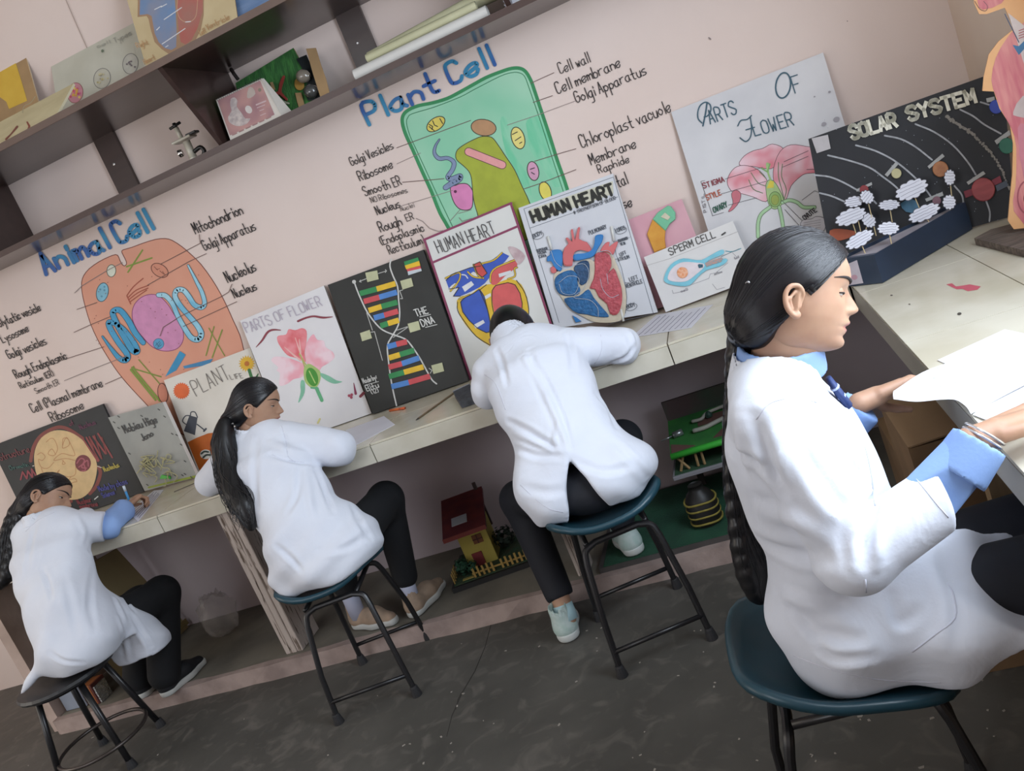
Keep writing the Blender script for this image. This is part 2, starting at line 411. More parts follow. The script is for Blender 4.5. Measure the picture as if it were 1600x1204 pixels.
# ------------------------------------------------------------------ wall paintings
WS = Surf((0, WY, 0), (0, -1, 0))
M_ink = mat('wall_ink', '#2d2a2c', 0.7); M_inkf = mat('wall_ink_faded', '#8d7f7c', 0.7); M_inkm = mat('wall_ink_brown', '#6e5650', .7)
def bluegrad():
    return mat('brush_blue', '#24589f', 0.5, col2='#2b86b0', vscale=7, detail=1, contrast=(.42, .58))
M_blue = bluegrad()
A = Art(WS)
Z = lambda p: ZM(620, 90, 4.461, p)
outer = Z([(520, 1500), (365, 1195), (300, 1080), (240, 930), (180, 800), (110, 640), (60, 530), (38, 450), (45, 400), (80, 365), (150, 335), (250, 315), (350, 285), (430, 245), (520, 195), (620, 140), (720, 100), (800, 75), (860, 75), (900, 100), (935, 160), (960, 230), (990, 320), (1030, 440), (1070, 560), (1120, 720), (1170, 860), (1220, 1020), (1290, 1250)])
M_cell = mat('mural_green', '#9fd0b2', .6, col2='#86c6a4', vscale=4, detail=2)
M_cell2 = mat('mural_green_wash', '#6dc39a', .6, col2='#92cdac', vscale=9, detail=3, stretch=(3, 1, .6))
A.fill([tuple(q) for q in crom(outer, 3)], M_cell)
A.fill(Z([(905, 440), (985, 400), (1030, 440), (1070, 560), (1120, 720), (1170, 860), (1090, 900), (1010, 760), (930, 640), (910, 520)]), M_cell2, 3)
A.fill(Z([(720, 440), (770, 425), (800, 640), (900, 800), (940, 960), (880, 900), (820, 770), (760, 660)]), M_cell2, 3)
A.line(outer, 5.5, '#2f8b55', 3)
inner = Z([(545, 1500), (395, 1190), (270, 930), (140, 650), (90, 540), (68, 455), (78, 415), (110, 390), (260, 345), (440, 275), (540, 222), (720, 130), (800, 105), (850, 105), (890, 130), (925, 220), (1010, 470), (1090, 720), (1150, 900), (1260, 1240)])
A.line(inner, 1.3, '#2c7c52', 3)
def od(P, fillc, oc='#3a3a2c', ow=1.3, sm=3):
    A.fill(P, fillc, sm); q = [tuple(t) for t in crom(P, sm, True)] if sm else P; A.line(q+[q[0]], ow, oc)
od(Z([(605, 548), (660, 555), (700, 600), (760, 690), (820, 780), (870, 890), (930, 1020), (990, 1200), (760, 1320), (600, 1180), (560, 1080), (540, 1010), (530, 950), (520, 840), (500, 790), (460, 750), (420, 715), (410, 680), (425, 640), (480, 600), (560, 560)]), '#a3ad35')
A.ell(Z([(605, 487)])[0], 19.7, 12.8, 8, '#b58a63', '#3a3a2c', 1.3)
A.line(Z([(500, 655), (735, 748)]), 13.5, '#5a2f3a'); A.line(Z([(500, 655), (735, 748)]), 11.3, '#e39d9c')
od(Z([(375, 900), (410, 890), (440, 878), (490, 880), (525, 920), (530, 960), (525, 1040), (490, 1062), (440, 1055), (405, 1020), (380, 960)]), '#d783b4')
A.ell(Z([(408, 933)])[0], 2.4, 2.4, 0, '#5b1e46')
er = Z([(297, 570), (270, 615), (262, 665), (295, 703), (355, 700), (398, 730), (388, 780), (355, 830), (380, 845), (440, 822), (436, 848), (390, 872), (340, 905)])
ew = [1.2, 2.5, 4, 5, 4.6, 5.5, 5.5, 5.5, 6, 5.5, 7, 8, 7]
A.line(er, [x+2 for x in ew], '#3b4560', 4); A.line(er, ew, '#7f8fae', 4)
for c, rx, ry, an, col in (((272, 463), 16, 9.5, -35, '#dcc95b'), ((845, 560), 10, 17.5, -17, '#e6d980'), ((950, 790), 8.8, 15, -12, '#cf9bb6'), ((1035, 930), 9, 15, -18, '#dfd25f')):
    A.ell(Z([c])[0], rx, ry, an, col, '#3a3626', 1.4)
for q in ([(225, 480), (262, 510)], [(250, 440), (262, 470), (285, 480)], [(225, 465), (250, 480), (245, 500)], [(805, 535), (840, 518)], [(825, 578), (865, 552)], [(855, 598), (872, 588)], [(930, 778), (960, 768)], [(938, 800), (960, 812)], [(300, 425), (320, 460)]):
    A.line(Z(q), 1.4, M_ink)
for q in ([(0, 628), (515, 437)], [(40, 868), (200, 855), (330, 843)], [(935, 178), (1095, 105)], [(950, 312), (1085, 265)], [(960, 722), (1160, 660), (1249, 635)], [(885, 915), (990, 880), (1249, 780)]):
    A.line(Z(q), 1.1, M_inkm)
for q in ([(0, 740), (165, 665)], [(40, 1030), (390, 925)], [(770, 470), (980, 400), (1249, 300)], [(135, 1120), (180, 1140), (230, 1190), (290, 1210), (320, 1205)], [(370, 1140), (440, 1060)], [(435, 1115), (455, 1140), (520, 1120)], [(430, 1085), (520, 1060)]):
    A.line(Z(q), .9, M_inkf)
A.base = 0.0045
pm = A.build('plant_cell_painting', wall_back)
def wlab(items, parent):
    for s, p0, p1, h, wd in items:
        A.lift = 0.0045; A.text(s, p0, p1, h, M_ink, wd*.85); A.build('lettering', parent)
A.lift = .0045; A.text('Plant Cell', (577, 194), (773, 101), 33, M_blue, 6.0, jit=.15); A.build('lettering', pm)
wlab([('Golgi Vesicles', (550, 259), (615, 232), 14, 1.5), ('Ribosome', (563, 283), (614, 262), 15, 1.6), ('Smooth ER', (571, 306), (628, 288), 15, 1.5),
      ('NO Ribosomes', (581, 317), (637, 300), 9, 1.0), ('Nucleus', (590, 336), (626, 323), 14, 1.6), ('Nuclei', (627, 330), (648, 323), 8, .8),
      ('Rough', (595, 362), (629, 351), 16, 1.7), ('ER', (636, 346), (647, 342), 11, 1.3), ('(Endoplasmic', (596, 384), (663, 360), 14, 1.5), ('Recticulum)', (609, 397), (664, 379), 14, 1.4),
      ('Cell wall', (876, 115), (923, 96), 17, 1.5), ('Cell membrane', (872, 147), (970, 104), 18, 1.7), ('Golgi Apparatus', (902, 161), (1010, 115), 18, 1.7),
      ('Chloroplast vacuole', (910, 231), (1049, 174), 20, 1.7), ('Membrane', (924, 257), (994, 230), 17, 1.7), ('Raphide', (937, 271), (983, 253), 13, 1.5),
      ('tal', (966, 292), (982, 286), 19, 1.7), ('se', (975, 326), (988, 321), 17, 1.8)], pm)
# animal cell
A.lift = A.base = 0.0006
Z = lambda p: ZM(120, 370, 4.632, p)
body = Z([(1205, 805), (1180, 710), (1130, 600), (1090, 510), (1040, 410), (980, 310), (900, 200), (830, 130), (760, 70), (690, 25), (640, 12), (570, 18), (480, 45), (400, 75), (340, 92), (325, 105), (335, 130), (355, 170), (360, 195), (345, 210), (325, 195), (310, 165), (300, 140), (280, 128), (230, 145), (160, 180), (90, 230), (50, 280), (35, 330), (38, 400), (60, 500), (100, 630), (150, 740), (200, 830), (270, 940), (330, 1020), (400, 1100), (480, 1185), (560, 1270), (700, 1400), (900, 1450), (1120, 1340), (1220, 1150), (1235, 950)])
od(body, mat('mural_salmon', '#d99c83', .6, col2='#d29077', vscale=3, detail=3), '#7b3c2e', 1.3, 2)
od(Z([(400, 570), (405, 520), (430, 470), (480, 430), (540, 415), (600, 430), (660, 490), (700, 555), (750, 630), (772, 700), (765, 760), (730, 805), (670, 825), (600, 820), (540, 790), (490, 740), (440, 680), (410, 620)]), '#cf8bb4', '#8b3c6b', 1.2)
A.ell(Z([(592, 773)])[0], 8.3, 8.2, 0, '#4f9cc4', '#2d5a78', .8)
for q in ([(575, 765), (590, 790), (605, 765)], [(570, 785), (600, 755)], [(585, 800), (612, 780)]): A.line(Z(q), .9, '#2d5a78')
A.ell(Z([(250, 245)])[0], 7, 9.5, 5, '#d9dccb', '#4f5b4c', 1.1); A.ell(Z([(185, 400)])[0], 9.2, 14.8, 12, '#7fb9cf', '#3c5a66', 1.2)
for c in ((170, 380), (200, 385), (180, 430), (200, 360)): A.ell(Z([c])[0], 1.6, 1.6, 0, '#5b93ad')
A.ell(Z([(600, 242)])[0], 14.5, 9.5, 32, '#d08a70', '#6a3527', 1.2)
for q in ([(560, 215), (585, 240)], [(575, 235), (600, 230)], [(600, 245), (630, 270)], [(620, 250), (640, 275)]): A.line(Z(q), .9, '#7b3c2e')
for q in ([(365, 420), (410, 360), (480, 300)], [(370, 440), (430, 385), (520, 350)], [(375, 455), (440, 405), (515, 370)], [(385, 470), (440, 430), (505, 385)], [(362, 425), (390, 485)]):
    A.line(Z(q), 1.8, '#a5503c', 3)
for q, wd in (([(475, 95), (370, 255)], 2.4), ([(543, 152), (360, 215)], 2.6), ([(448, 888), (610, 1075)], 1.7), ([(400, 950), (610, 1012)], 2), ([(390, 960), (570, 1180)], 3.2), ([(400, 945), (600, 1185)], 3.4), ([(410, 935), (440, 1010)], 1.5),
              ([(955, 660), (1070, 860)], 1.4), ([(1052, 672), (980, 872)], 1.9), ([(993, 648), (935, 858)], 1.7)):
    A.line(Z(q), wd, '#7f9437')
e1 = Z([(590, 420), (640, 425), (690, 480), (730, 570), (780, 660), (830, 730), (880, 740), (900, 700), (870, 640), (810, 570), (750, 500), (710, 430), (725, 385), (770, 385), (810, 430), (850, 490), (900, 510), (925, 480), (905, 400), (870, 330), (805, 205)])
w1 = [6, 7, 6.5, 6.5, 7, 7.5, 8, 8, 7.5, 7, 7, 7, 7, 7, 7, 7, 7, 6, 5.5, 4.5, 2]
A.line(e1, [x+1.8 for x in w1], '#38606f', 4); A.line(e1, w1, mat('er_pale_blue', '#a6d3e2', .6, col2='#6fb6d4', vscale=9), 4)
e2 = Z([(480, 765), (420, 690), (370, 600), (310, 530), (260, 545), (285, 620), (340, 720), (400, 815), (435, 825), (410, 760), (330, 660), (240, 615), (238, 655), (300, 760), (365, 850), (355, 890), (310, 880), (250, 810), (185, 720)])
w2 = [7, 8, 8, 8, 8, 8, 8, 9, 9, 7, 6, 7, 8, 8, 8, 8, 7, 4.5, 1.8]
A.line(e2, [x+1.8 for x in w2], '#23586e', 4); A.line(e2, w2, '#3f9cc8', 4)
A.fill(Z([(745, 825), (788, 852), (720, 965), (640, 1010)]), '#2f8fbd'); A.fill(Z([(768, 935), (985, 880), (960, 925), (780, 952)]), '#3f86b3')
A.ell(Z([(622, 1130)])[0], 7.6, 15.5, -8, '#c97f66', '#5b2b22', 1.1)
for i in range(40):
    A.ell(Z([(random.uniform(110, 900), random.uniform(240, 1000))])[0], .7, .7, 0, '#8b4a3a', n=8)
for q, m_ in (([(-15, 405), (35, 355), (215, 245), (330, 185)], M_inkf), ([(0, 525), (145, 475)], M_inkm), ([(-20, 690), (100, 635), (245, 575)], M_inkm), ([(-70, 880), (195, 795)], M_inkm), ([(-90, 1040), (130, 950), (360, 860)], M_inkf), ([(205, 1065), (320, 1015)], M_inkm)):
    A.line(Z(q), 1.0, m_)
Z = lambda p: ZM(0, 301, 4, p)
for q in ([(1245, 260), (1252, 315), (1005, 445)], [(1290, 380), (1180, 430), (920, 578)], [(1450, 570), (1430, 620), (1380, 650), (1130, 770), (1020, 840), (1000, 895)], [(1480, 680), (1145, 835)]):
    A.line(Z(q), 1.0, M_inkm)
A.base = 0.0045
am = A.build('animal_cell_painting', wall_back)
A.lift = .0045; A.text('Animal Cell', (72, 428), (240, 358), 34, M_blue, 6.2, jit=.15); A.build('lettering', am)
wlab([('Mitochondrion', (306, 366), (380, 333), 18, 1.8), ('Golgi Apparatus', (321, 392), (400, 358), 17, 1.7), ('Nucleolus', (356, 441), (401, 422), 18, 1.8), ('Nucleus', (367, 466), (402, 452), 15, 1.7),
      ('olytatic vesicle', (0, 511), (64, 485), 14, 1.6), ('Lysosome', (5, 536), (45, 517), 14, 1.5), ('Golgi vesicles', (15, 561), (73, 537), 15, 1.6), ('Rough Endoplasmic', (26, 591), (105, 560), 14, 1.6),
      ('Reticulum (ER)', (33, 607), (85, 587), 10, 1.3), ('Smooth ER', (57, 615), (93, 600), 9, 1.0), ('Cell (Plasmal membrane', (52, 645), (161, 603), 15, 1.5), ('Ribosome', (82, 659), (131, 638), 15, 1.6)], am)
# thin hairline crack and faint marks high on the wall
A.line([(103, 0), (118, 35), (136, 75)], .9, mat('hairline', '#a08d82', .8)); A.ell((1324, 33), 1, 1, 0, M_inkf, n=8); A.ell((1109, 60), 3, 1.2, 40, M_inkf, n=10)
A.build('hairline_crack', wall_back)
# ------------------------------------------------------------------ posters and boards on the worktop
M_edge_w = mat('board_edge_white', '#d8d6d2', .6); M_card = mat('cardboard', '#a98a63', .8, var=.15, vscale=12)
def paperm(name, c, c2=None): return mat(name, c, .6, col2=c2 or None, var=0 if c2 else .06, vscale=4, bump=0.06, bscale=9)
GB = 'science posters leaning on the back wall worktop'
def board(name, label, quad, surf, thick, mfront, mside, cat='poster', group=GB, part='panel', zsup=ZC):
    P = [surf.p(*q) for q in quad]
    dz = max(0.0, surf.n[2]*thick)+0.0015          # keep the whole thickness standing on its support
    for a, b in ((3, 0), (2, 1)):
        if P[a][2] < zsup+dz: P[a] = P[a]+(P[b]-P[a])*((zsup+dz-P[a][2])/(P[b][2]-P[a][2]))
    zmin = min(p[2] for p in P)
    base = np.mean([p for p in P if p[2] < zmin+.12], axis=0); base[2] = zmin
    t = thing(name, label, cat, base, group)
    # front corner order as given: TL, TR, BR, BL
    b = MB(); b.prism([P[3], P[2], P[1], P[0]], -surf.n*thick, 0, 1)
    b.build(part, [mfront, mside], t)
    return t
TOPY = 3.545
# --- nucleus board -------------------------------------------------------
S1 = lean(ZC, 3.455, 1.31, TOPY-.012)
t = board('nucleus_poster', 'black poster with a big round tan nucleus drawing behind the leftmost girl', [(-14, 697), (160, 631), (225, 768), (53, 834)], S1, .012, paperm('chart_black', '#1f2124', '#2a2c2e'), mat('edge_black', '#1d1e20', .7))
Z = lambda p: ZM(0, 620, 6.667, p); A = Art(S1)
for q in ([(320, 665), (350, 520), (430, 400), (580, 320), (700, 330), (860, 430)], [(1030, 730), (1045, 800), (1000, 930), (935, 1005)], [(640, 1080), (740, 1085)]):
    A.line(Z(q), 5.5, '#7d3a34', 4)
A.fill(Z([(355, 620), (375, 520), (430, 425), (530, 360), (630, 345), (740, 370), (850, 440), (940, 540), (1000, 660), (1010, 760), (980, 900), (920, 1000), (840, 1055), (740, 1070), (640, 1050), (500, 980), (400, 850), (365, 740)]), '#d3b483', 3)
for q in ([(480, 470), (530, 430), (570, 450), (600, 540), (560, 610), (500, 590), (540, 540), (580, 600)], [(650, 500), (660, 430), (710, 440), (720, 500), (650, 530), (690, 420), (740, 500), (780, 600), (740, 610), (640, 590), (560, 660), (680, 640), (780, 660)], [(390, 600), (430, 580), (470, 620), (440, 660), (400, 650), (430, 730), (500, 740), (560, 680)], [(430, 740), (460, 800), (560, 830), (620, 760), (600, 790), (700, 830), (780, 810), (790, 720)], [(600, 920), (700, 930), (760, 890), (800, 880), (780, 850), (720, 860), (740, 830)], [(650, 660), (680, 690), (650, 700), (660, 660)]):
    A.line(Z(q), 1.1, '#b78558', 4)
A.ell(Z([(865, 690)])[0], 12.4, 13.2, 0, '#702c35')
for q in ([(800, 690), (840, 640), (880, 660), (850, 730), (900, 740)], [(820, 730), (860, 700), (910, 660), (920, 720)], [(850, 770), (890, 760), (870, 690)]): A.line(Z(q), 2, '#a35560', 4)
for a_, b_ in (((860, 430), (1020, 670)), ((930, 415), (1060, 640)), ((1020, 380), (1170, 630)), ((900, 420), (1030, 660)), ((970, 410), (1100, 590))):
    A.line(Z([a_, b_]), 2.6, '#8a3b3c')
for a_, b_ in (((930, 415), (1000, 620)), ((985, 400), (1060, 640)), ((1060, 420), (1110, 590))): A.line(Z([a_, b_]), 2.2, '#77302f')
for a_, b_ in (((215, 860), (235, 780)), ((235, 780), (280, 850)), ((280, 850), (290, 770)), ((290, 770), (340, 840)), ((340, 840), (330, 750)), ((330, 750), (380, 830))): A.line(Z([a_, b_]), 2.6, '#8a3440')
A.line(Z([(340, 718), (355, 715)]), 1.2, '#c9c4b8'); A.line(Z([(1015, 720), (1055, 735)]), 1.2, '#c9c4b8'); A.line(Z([(985, 1065), (1020, 1035)]), 1.6, '#cfd2cf')
A.build('drawing', t)
A.lift = .003
A.text('Structure', Z([(10, 660)])[0], Z([(310, 570)])[0], 11, '#6b2f36', 1.5); A.text('of', Z([(730, 300)])[0], Z([(770, 285)])[0], 8, '#6b2f46', 1.1); A.text('Nucleus', Z([(840, 340)])[0], Z([(1000, 280)])[0], 8, '#5b2746', 1.1)
A.text('Chromatin', Z([(110, 760)])[0], Z([(300, 720)])[0], 7, '#2d5a55', 1.0); A.text('Nucleolus', Z([(1090, 775)])[0], Z([(1245, 725)])[0], 8, '#b0a046', 1.2)
A.text('Made by class', Z([(1040, 985)])[0], Z([(1330, 900)])[0], 9, '#3b3f8a', 1.3); A.text('Science', Z([(1075, 1050)])[0], Z([(1200, 1010)])[0], 8, '#3b3f8a', 1.2)
A.text('Nuclear', Z([(820, 1120)])[0], Z([(960, 1085)])[0], 8, '#7b3038', 1.3); A.text('membrane', Z([(840, 1160)])[0], Z([(1020, 1130)])[0], 8, '#7b3038', 1.3)
A.build('lettering', t)
# --- grey sheet ----------------------------------------------------------
S2 = lean(ZC, 3.385, 1.21, 3.475, rot=-.12, x0=-2.85)
t = board('craft_poster', 'small grey board with a stringy fibre model glued near its bottom edge', [(169, 652), (254, 628), (308, 745), (226, 767)], S2, .02, paperm('grey_board', '#a3a49f', '#8f918d'), M_edge_w)
Z = lambda p: ZM(160, 530, 5.015, p); A = Art(S2)
A.line(Z([(362, 1160), (732, 1072)]), [3, 3.5], '#8c9b2e')
for c in ((85, 645), (120, 600), (300, 595), (435, 545), (120, 690), (480, 600), (540, 735), (575, 745), (610, 820), (640, 950), (345, 1135), (205, 890), (560, 1060), (690, 1075), (620, 1060), (640, 1050)):
    A.line(Z([c, (c[0]+14, c[1]+9)]), 1.5, '#3f4140')
A.build('drawing', t); A.lift = .003
A.text('Mobieu Hige', Z([(180, 735)])[0], Z([(430, 650)])[0], 13, '#3a3b3d', 1.5); A.text('Jono', Z([(315, 795)])[0], Z([(400, 755)])[0], 11, '#3a3b3d', 1.5); A.build('lettering', t)
def fibres(name, pts_list, parent, surf, m, r=.0022, lift=.006):
    b = MB()
    for P in pts_list:
        Q = crom([surf.p(x, y, lift+random.uniform(0, .012)) for x, y in P], 4); b.tube(Q, r, 5)
    o = b.build(name, m, parent, smooth=True); o['kind'] = 'stuff'; return o
fl = []
rf = random.Random(4)
for i in range(16):
    x, y = rf.uniform(300, 520), rf.uniform(930, 1080)
    fl.append(Z([(x, y), (x+rf.uniform(-50, 60), y-rf.uniform(10, 60)), (x+rf.uniform(0, 90), y+rf.uniform(-40, 50)), (x+rf.uniform(-30, 60), y+rf.uniform(10, 70))]))
fl += [Z([(270, 1050), (310, 1000), (350, 950), (420, 930), (435, 870)]), Z([(420, 930), (470, 1000), (520, 1010), (545, 1070)]), Z([(490, 1090), (500, 1140), (480, 1150)])]
fibres('fibre_tangle', fl, t, S2, mat('fibre_straw', '#b9b48a', .8))
b = MB(); b.prism([S2.p(*q, .004) for q in Z([(455, 1090), (540, 1090), (530, 1070), (470, 1060)])], S2.n*.006); b.build('green_leaf', mat('leaf_green', '#3fae3a', .5), t)
# --- plant life ----------------------------------------------------------
S3 = lean(ZC, 3.475, 1.30, TOPY-.004)
t = board('plant_life_poster', 'white hand-drawn plant poster with an orange sun and grey watering can', [(256, 594), (391, 543), (446, 690), (313, 745)], S3, .010, paperm('paper_cream', '#ddd8cf', '#d3cdc2'), mat('edge_grey', '#8a8078', .7))
Z = lambda p: ZM(160, 530, 5.015, p); A = Art(S3)
sun = []
for k in range(44):
    r_ = 11.2 if k % 2 else 13.6; a_ = 2*math.pi*k/44; c = Z([(620, 403)])[0]; sun.append((c[0]+r_*math.cos(a_), c[1]+r_*math.sin(a_)))
A.fill(sun, '#e0662f')
fl_ = []
for k in range(36):
    r_ = 9.5 if k % 2 else 13.5; a_ = 2*math.pi*k/36; c = Z([(1132, 190)])[0]; fl_.append((c[0]+r_*math.cos(a_), c[1]+r_*math.sin(a_)))
A.fill(fl_, '#d9ac2b'); A.ell(Z([(1132, 190)])[0], 4, 4, 0, '#b86a20')
A.line(Z([(1150, 240), (1175, 320)]), 5, '#33713a'); A.line(Z([(1190, 330), (1220, 270)]), [5, 1.5], '#33713a')
A.fill(Z([(682, 595), (745, 612), (725, 750), (638, 718)]), '#4a4d55'); A.line(Z([(685, 597), (650, 600), (628, 640), (655, 665)]), 1.6, '#4a4d55', 4); A.line(Z([(690, 595), (695, 570), (725, 570), (745, 610)]), 1.6, '#4a4d55', 4)
A.line(Z([(742, 665), (800, 710)]), 1.8, '#4a4d55'); A.line(Z([(795, 718), (812, 700)]), 3, '#4a4d55')
A.fill(Z([(668, 805), (740, 770), (830, 735), (920, 725), (1200, 735), (1400, 798), (775, 1062)]), mat('poster_orange', '#c56a24', .6, col2='#b0561c', vscale=9))
A.ell(Z([(810, 900)])[0], 9, 7.5, 0, '#d8d5cb'); A.line(Z([(775, 895), (800, 878), (830, 882)]), 3, '#3f4b45', 3); A.line(Z([(790, 925), (815, 905), (845, 905)]), 3, '#3f4b45', 3)
A.build('drawing', t); A.lift = .003
A.text('PLANT', Z([(735, 440)])[0], Z([(1000, 300)])[0], 24, '#6a6461', 1.0, jit=.4); A.text('LIFE', Z([(1010, 315)])[0], Z([(1105, 300)])[0], 8, '#77706c', .8); A.build('lettering', t)
# --- parts of flower (small) ----------------------------------------------
S4 = lean(ZC, 3.43, 1.43, TOPY-.004)
t = board('flower_poster', 'white poster with a pink and red watercolour flower behind the second girl', [(375, 501), (506, 446), (581, 647), (450, 693)], S4, .012, paperm('paper_white', '#e3e1e2', '#d9d7da'), mat('edge_grey', '#8a8078', .7))
Z = lambda p: ZM(370, 430, 4.817, p); A = Art(S4)
M_pet1 = mat('petal_red', '#d95f66', .6, col2='#e8949b', vscale=16, detail=2); M_pet2 = mat('petal_pink', '#eba6b3', .6, col2='#efd3db', vscale=12, detail=2, contrast=(.4, .6))
A.fill(Z([(300, 610), (380, 620), (470, 650), (510, 680), (500, 760), (430, 780), (390, 810), (345, 830), (318, 820), (325, 740), (300, 715), (310, 690), (265, 650), (265, 625)]), M_pet2, 3)
A.fill(Z([(525, 660), (515, 570), (530, 500), (575, 442), (605, 485), (655, 492), (670, 540), (720, 575), (735, 620), (690, 660), (640, 690), (610, 730), (560, 700)]), M_pet2, 3)
A.fill(Z([(500, 640), (440, 620), (380, 600), (330, 540), (305, 490), (310, 455), (370, 445), (390, 405), (440, 412), (490, 397), (525, 420), (525, 500), (510, 580), (520, 650)]), M_pet1, 3)
for q in ([(440, 470), (490, 620)], [(380, 560), (480, 640)], [(470, 480), (480, 580)], [(360, 540), (440, 610)]): A.line(Z(q), [1, 3], '#eeb9b4')
for q in ([(470, 590), (530, 690)], [(480, 600), (515, 700)]): A.line(Z(q), 2, '#b9b36a')
A.fill(Z([(505, 700), (540, 665), (590, 690), (630, 730), (625, 800), (590, 850), (545, 835), (510, 790)]), '#a9c472', 3)
A.ell(Z([(567, 765)])[0], 9, 15, -18, '#43942f'); A.line(Z([(545, 720), (570, 770), (590, 810)]), 1.6, '#b9d27a')
A.line(Z([(600, 850), (640, 940)]), 5.5, '#5fae7d'); A.line(Z([(560, 845), (610, 850)]), 3, '#5fae7d')
A.fill(Z([(485, 790), (510, 800), (510, 880), (480, 940), (462, 955), (480, 880), (478, 830)]), '#83c1a3', 3); A.fill(Z([(630, 735), (690, 755), (750, 790), (795, 800), (740, 815), (690, 800), (640, 765)]), '#83c1a3', 3)
A.line(Z([(145, 540), (190, 490), (230, 430), (270, 410), (330, 412)]), [1, 3, 3.5, 3, 1.4], '#8a3a47', 4); A.line(Z([(460, 345), (520, 320), (580, 308), (650, 318), (720, 312)]), [3.5, 3, 3, 3.2, 1.2], '#8a3a47', 4)
A.line(Z([(880, 810), (895, 890)]), [1, 4], '#8a3a57'); A.line(Z([(930, 910), (955, 885)]), 4.5, '#7d2f3d')
for c in ((845, 905), (862, 918), (865, 898)): A.ell(Z([c])[0], 2.2, 2.2, 0, '#a64a5e')
A.line(Z([(610, 1110), (625, 1080)]), 3, '#d8d08d'); A.build('drawing', t); A.lift = .003
A.text('PARTS OF FLOWER', Z([(75, 435)])[0], Z([(640, 225)])[0], 16, mat('pencil_lilac', '#b9b0bd', .7), 1.4, jit=.35); A.build('lettering', t)
# --- DNA -----------------------------------------------------------------
S5 = lean(ZC, 3.395, 1.42, TOPY-.004)
t = board('dna_poster', 'black board with a paper-strip double helix between flower and heart posters', [(512, 445), (661, 390), (733, 598), (583, 649)], S5, .018, paperm('chart_charcoal', '#262725', '#2f302e'), mat('edge_black', '#1d1e20', .7))
Z = lambda p: ZM(500, 380, 4.458, p); A = Art(S5)
A.line(Z([(237, 265), (260, 330), (290, 400), (330, 480), (390, 560), (440, 605), (510, 635), (580, 660), (620, 690), (690, 790), (740, 880), (780, 950), (812, 978)]), 2.2, '#cfcfcb', 3)
A.line(Z([(495, 110), (487, 160), (510, 230), (540, 300), (548, 400), (555, 480), (545, 570), (500, 650), (470, 710), (475, 800), (490, 920), (510, 1030), (533, 1130)]), 2.2, '#cfcfcb', 3)
A.ell(Z([(237, 268)])[0], 3, 3, 0, '#cfcfcb')
for q in ([(275, 265), (325, 245)], [(400, 212), (462, 192)], [(325, 485), (365, 605)], [(345, 620), (380, 615), (435, 815)], [(575, 325), (555, 330), (575, 385), (560, 385)], [(535, 605), (610, 580)], [(510, 655), (610, 585)], [(760, 870), (780, 885), (768, 905)], [(283, 256), (275, 266), (287, 270)], [(455, 183), (463, 192), (455, 203)]): A.line(Z(q), 1.2, '#bdbdb8')
A.build('drawing', t); A.lift = .003
A.text('THE', Z([(672, 510)])[0], Z([(755, 485)])[0], 11, '#d6d6d2', 1.6); A.text('DNA', Z([(715, 580)])[0], Z([(800, 550)])[0], 11, '#d6d6d2', 1.6)
A.line(Z([(695, 512), (770, 495)]), 1.1, '#d6d6d2'); A.line(Z([(735, 585), (815, 565)]), 1.1, '#d6d6d2')
A.text('Made by:', Z([(305, 975)])[0], Z([(400, 945)])[0], 8, '#cfcfcb', 1.2); A.line(Z([(312, 988), (408, 962)]), .9, '#cfcfcb'); A.text('Bitu', Z([(330, 1030)])[0], Z([(410, 1000)])[0], 9, '#cfcfcb', 1.3)
A.text('(12)', Z([(358, 1050)])[0], Z([(410, 1035)])[0], 7, '#cfcfcb', 1.2); A.build('lettering', t)
R_, Y_, B_, G_ = '#cf4f55', '#e6bb2e', '#4f86cc', '#2f8a4f'
def strip(a, b, m, c, wd=30):
    a, b = np.array(a, float), np.array(b, float); d = (b-a)/np.linalg.norm(b-a); n = np.array([d[1], -d[0]])*wd/2*-1
    q = Z([tuple(a+n), tuple(b+n), tuple(b-n), tuple(a-n)])
    MB().prism([S5.p(*p_, .0045) for p_ in q], S5.n*-.002).build('paper_strip', paint(c), t)
for (x0, y0), (xm, ym), (x1, y1), c1, c2 in (((278, 350), (395, 318), (525, 280), G_, Y_), ((305, 405), (413, 375), (535, 340), R_, B_), ((338, 468), (428, 440), (538, 410), Y_, G_), ((375, 520), (447, 500), (543, 472), B_, R_), ((420, 575), (473, 558), (548, 535), G_, Y_),
        ((470, 720), (532, 703), (605, 685), B_, R_), ((480, 798), (556, 775), (655, 745), Y_, G_), ((478, 862), (570, 838), (690, 798), R_, B_), ((480, 928), (585, 898), (720, 860), G_, Y_), ((497, 998), (618, 968), (765, 925), B_, R_)):
    strip((x0, y0), (xm, ym), None, c1, 38); strip((xm, ym), (x1, y1), None, c2, 38)
for q, c in (([(585, 128), (682, 98), (690, 122), (590, 155)], G_), ([(590, 155), (690, 122), (698, 155), (600, 180)], Y_), ([(602, 180), (698, 157), (703, 175), (610, 196)], R_), ([(610, 196), (703, 175), (708, 192), (615, 222)], '#c7d0d6')):
    MB().prism([S5.p(*p_, .0045) for p_ in Z(q[::-1])], S5.n*-.002).build('paper_strip', paint(c), t)
for q in ([(315, 205), (398, 188), (408, 250), (330, 270)], [(558, 262), (635, 240), (650, 298), (575, 322)], [(278, 625), (345, 602), (362, 660), (293, 682)], [(610, 560), (685, 540), (700, 600), (628, 622)], [(775, 850), (850, 830), (865, 890), (790, 910)]):
    MB().prism([S5.p(*p_, .0045) for p_ in Z(q[::-1])], S5.n*-.002).build('label_card', paint('#bfc19c'), t)
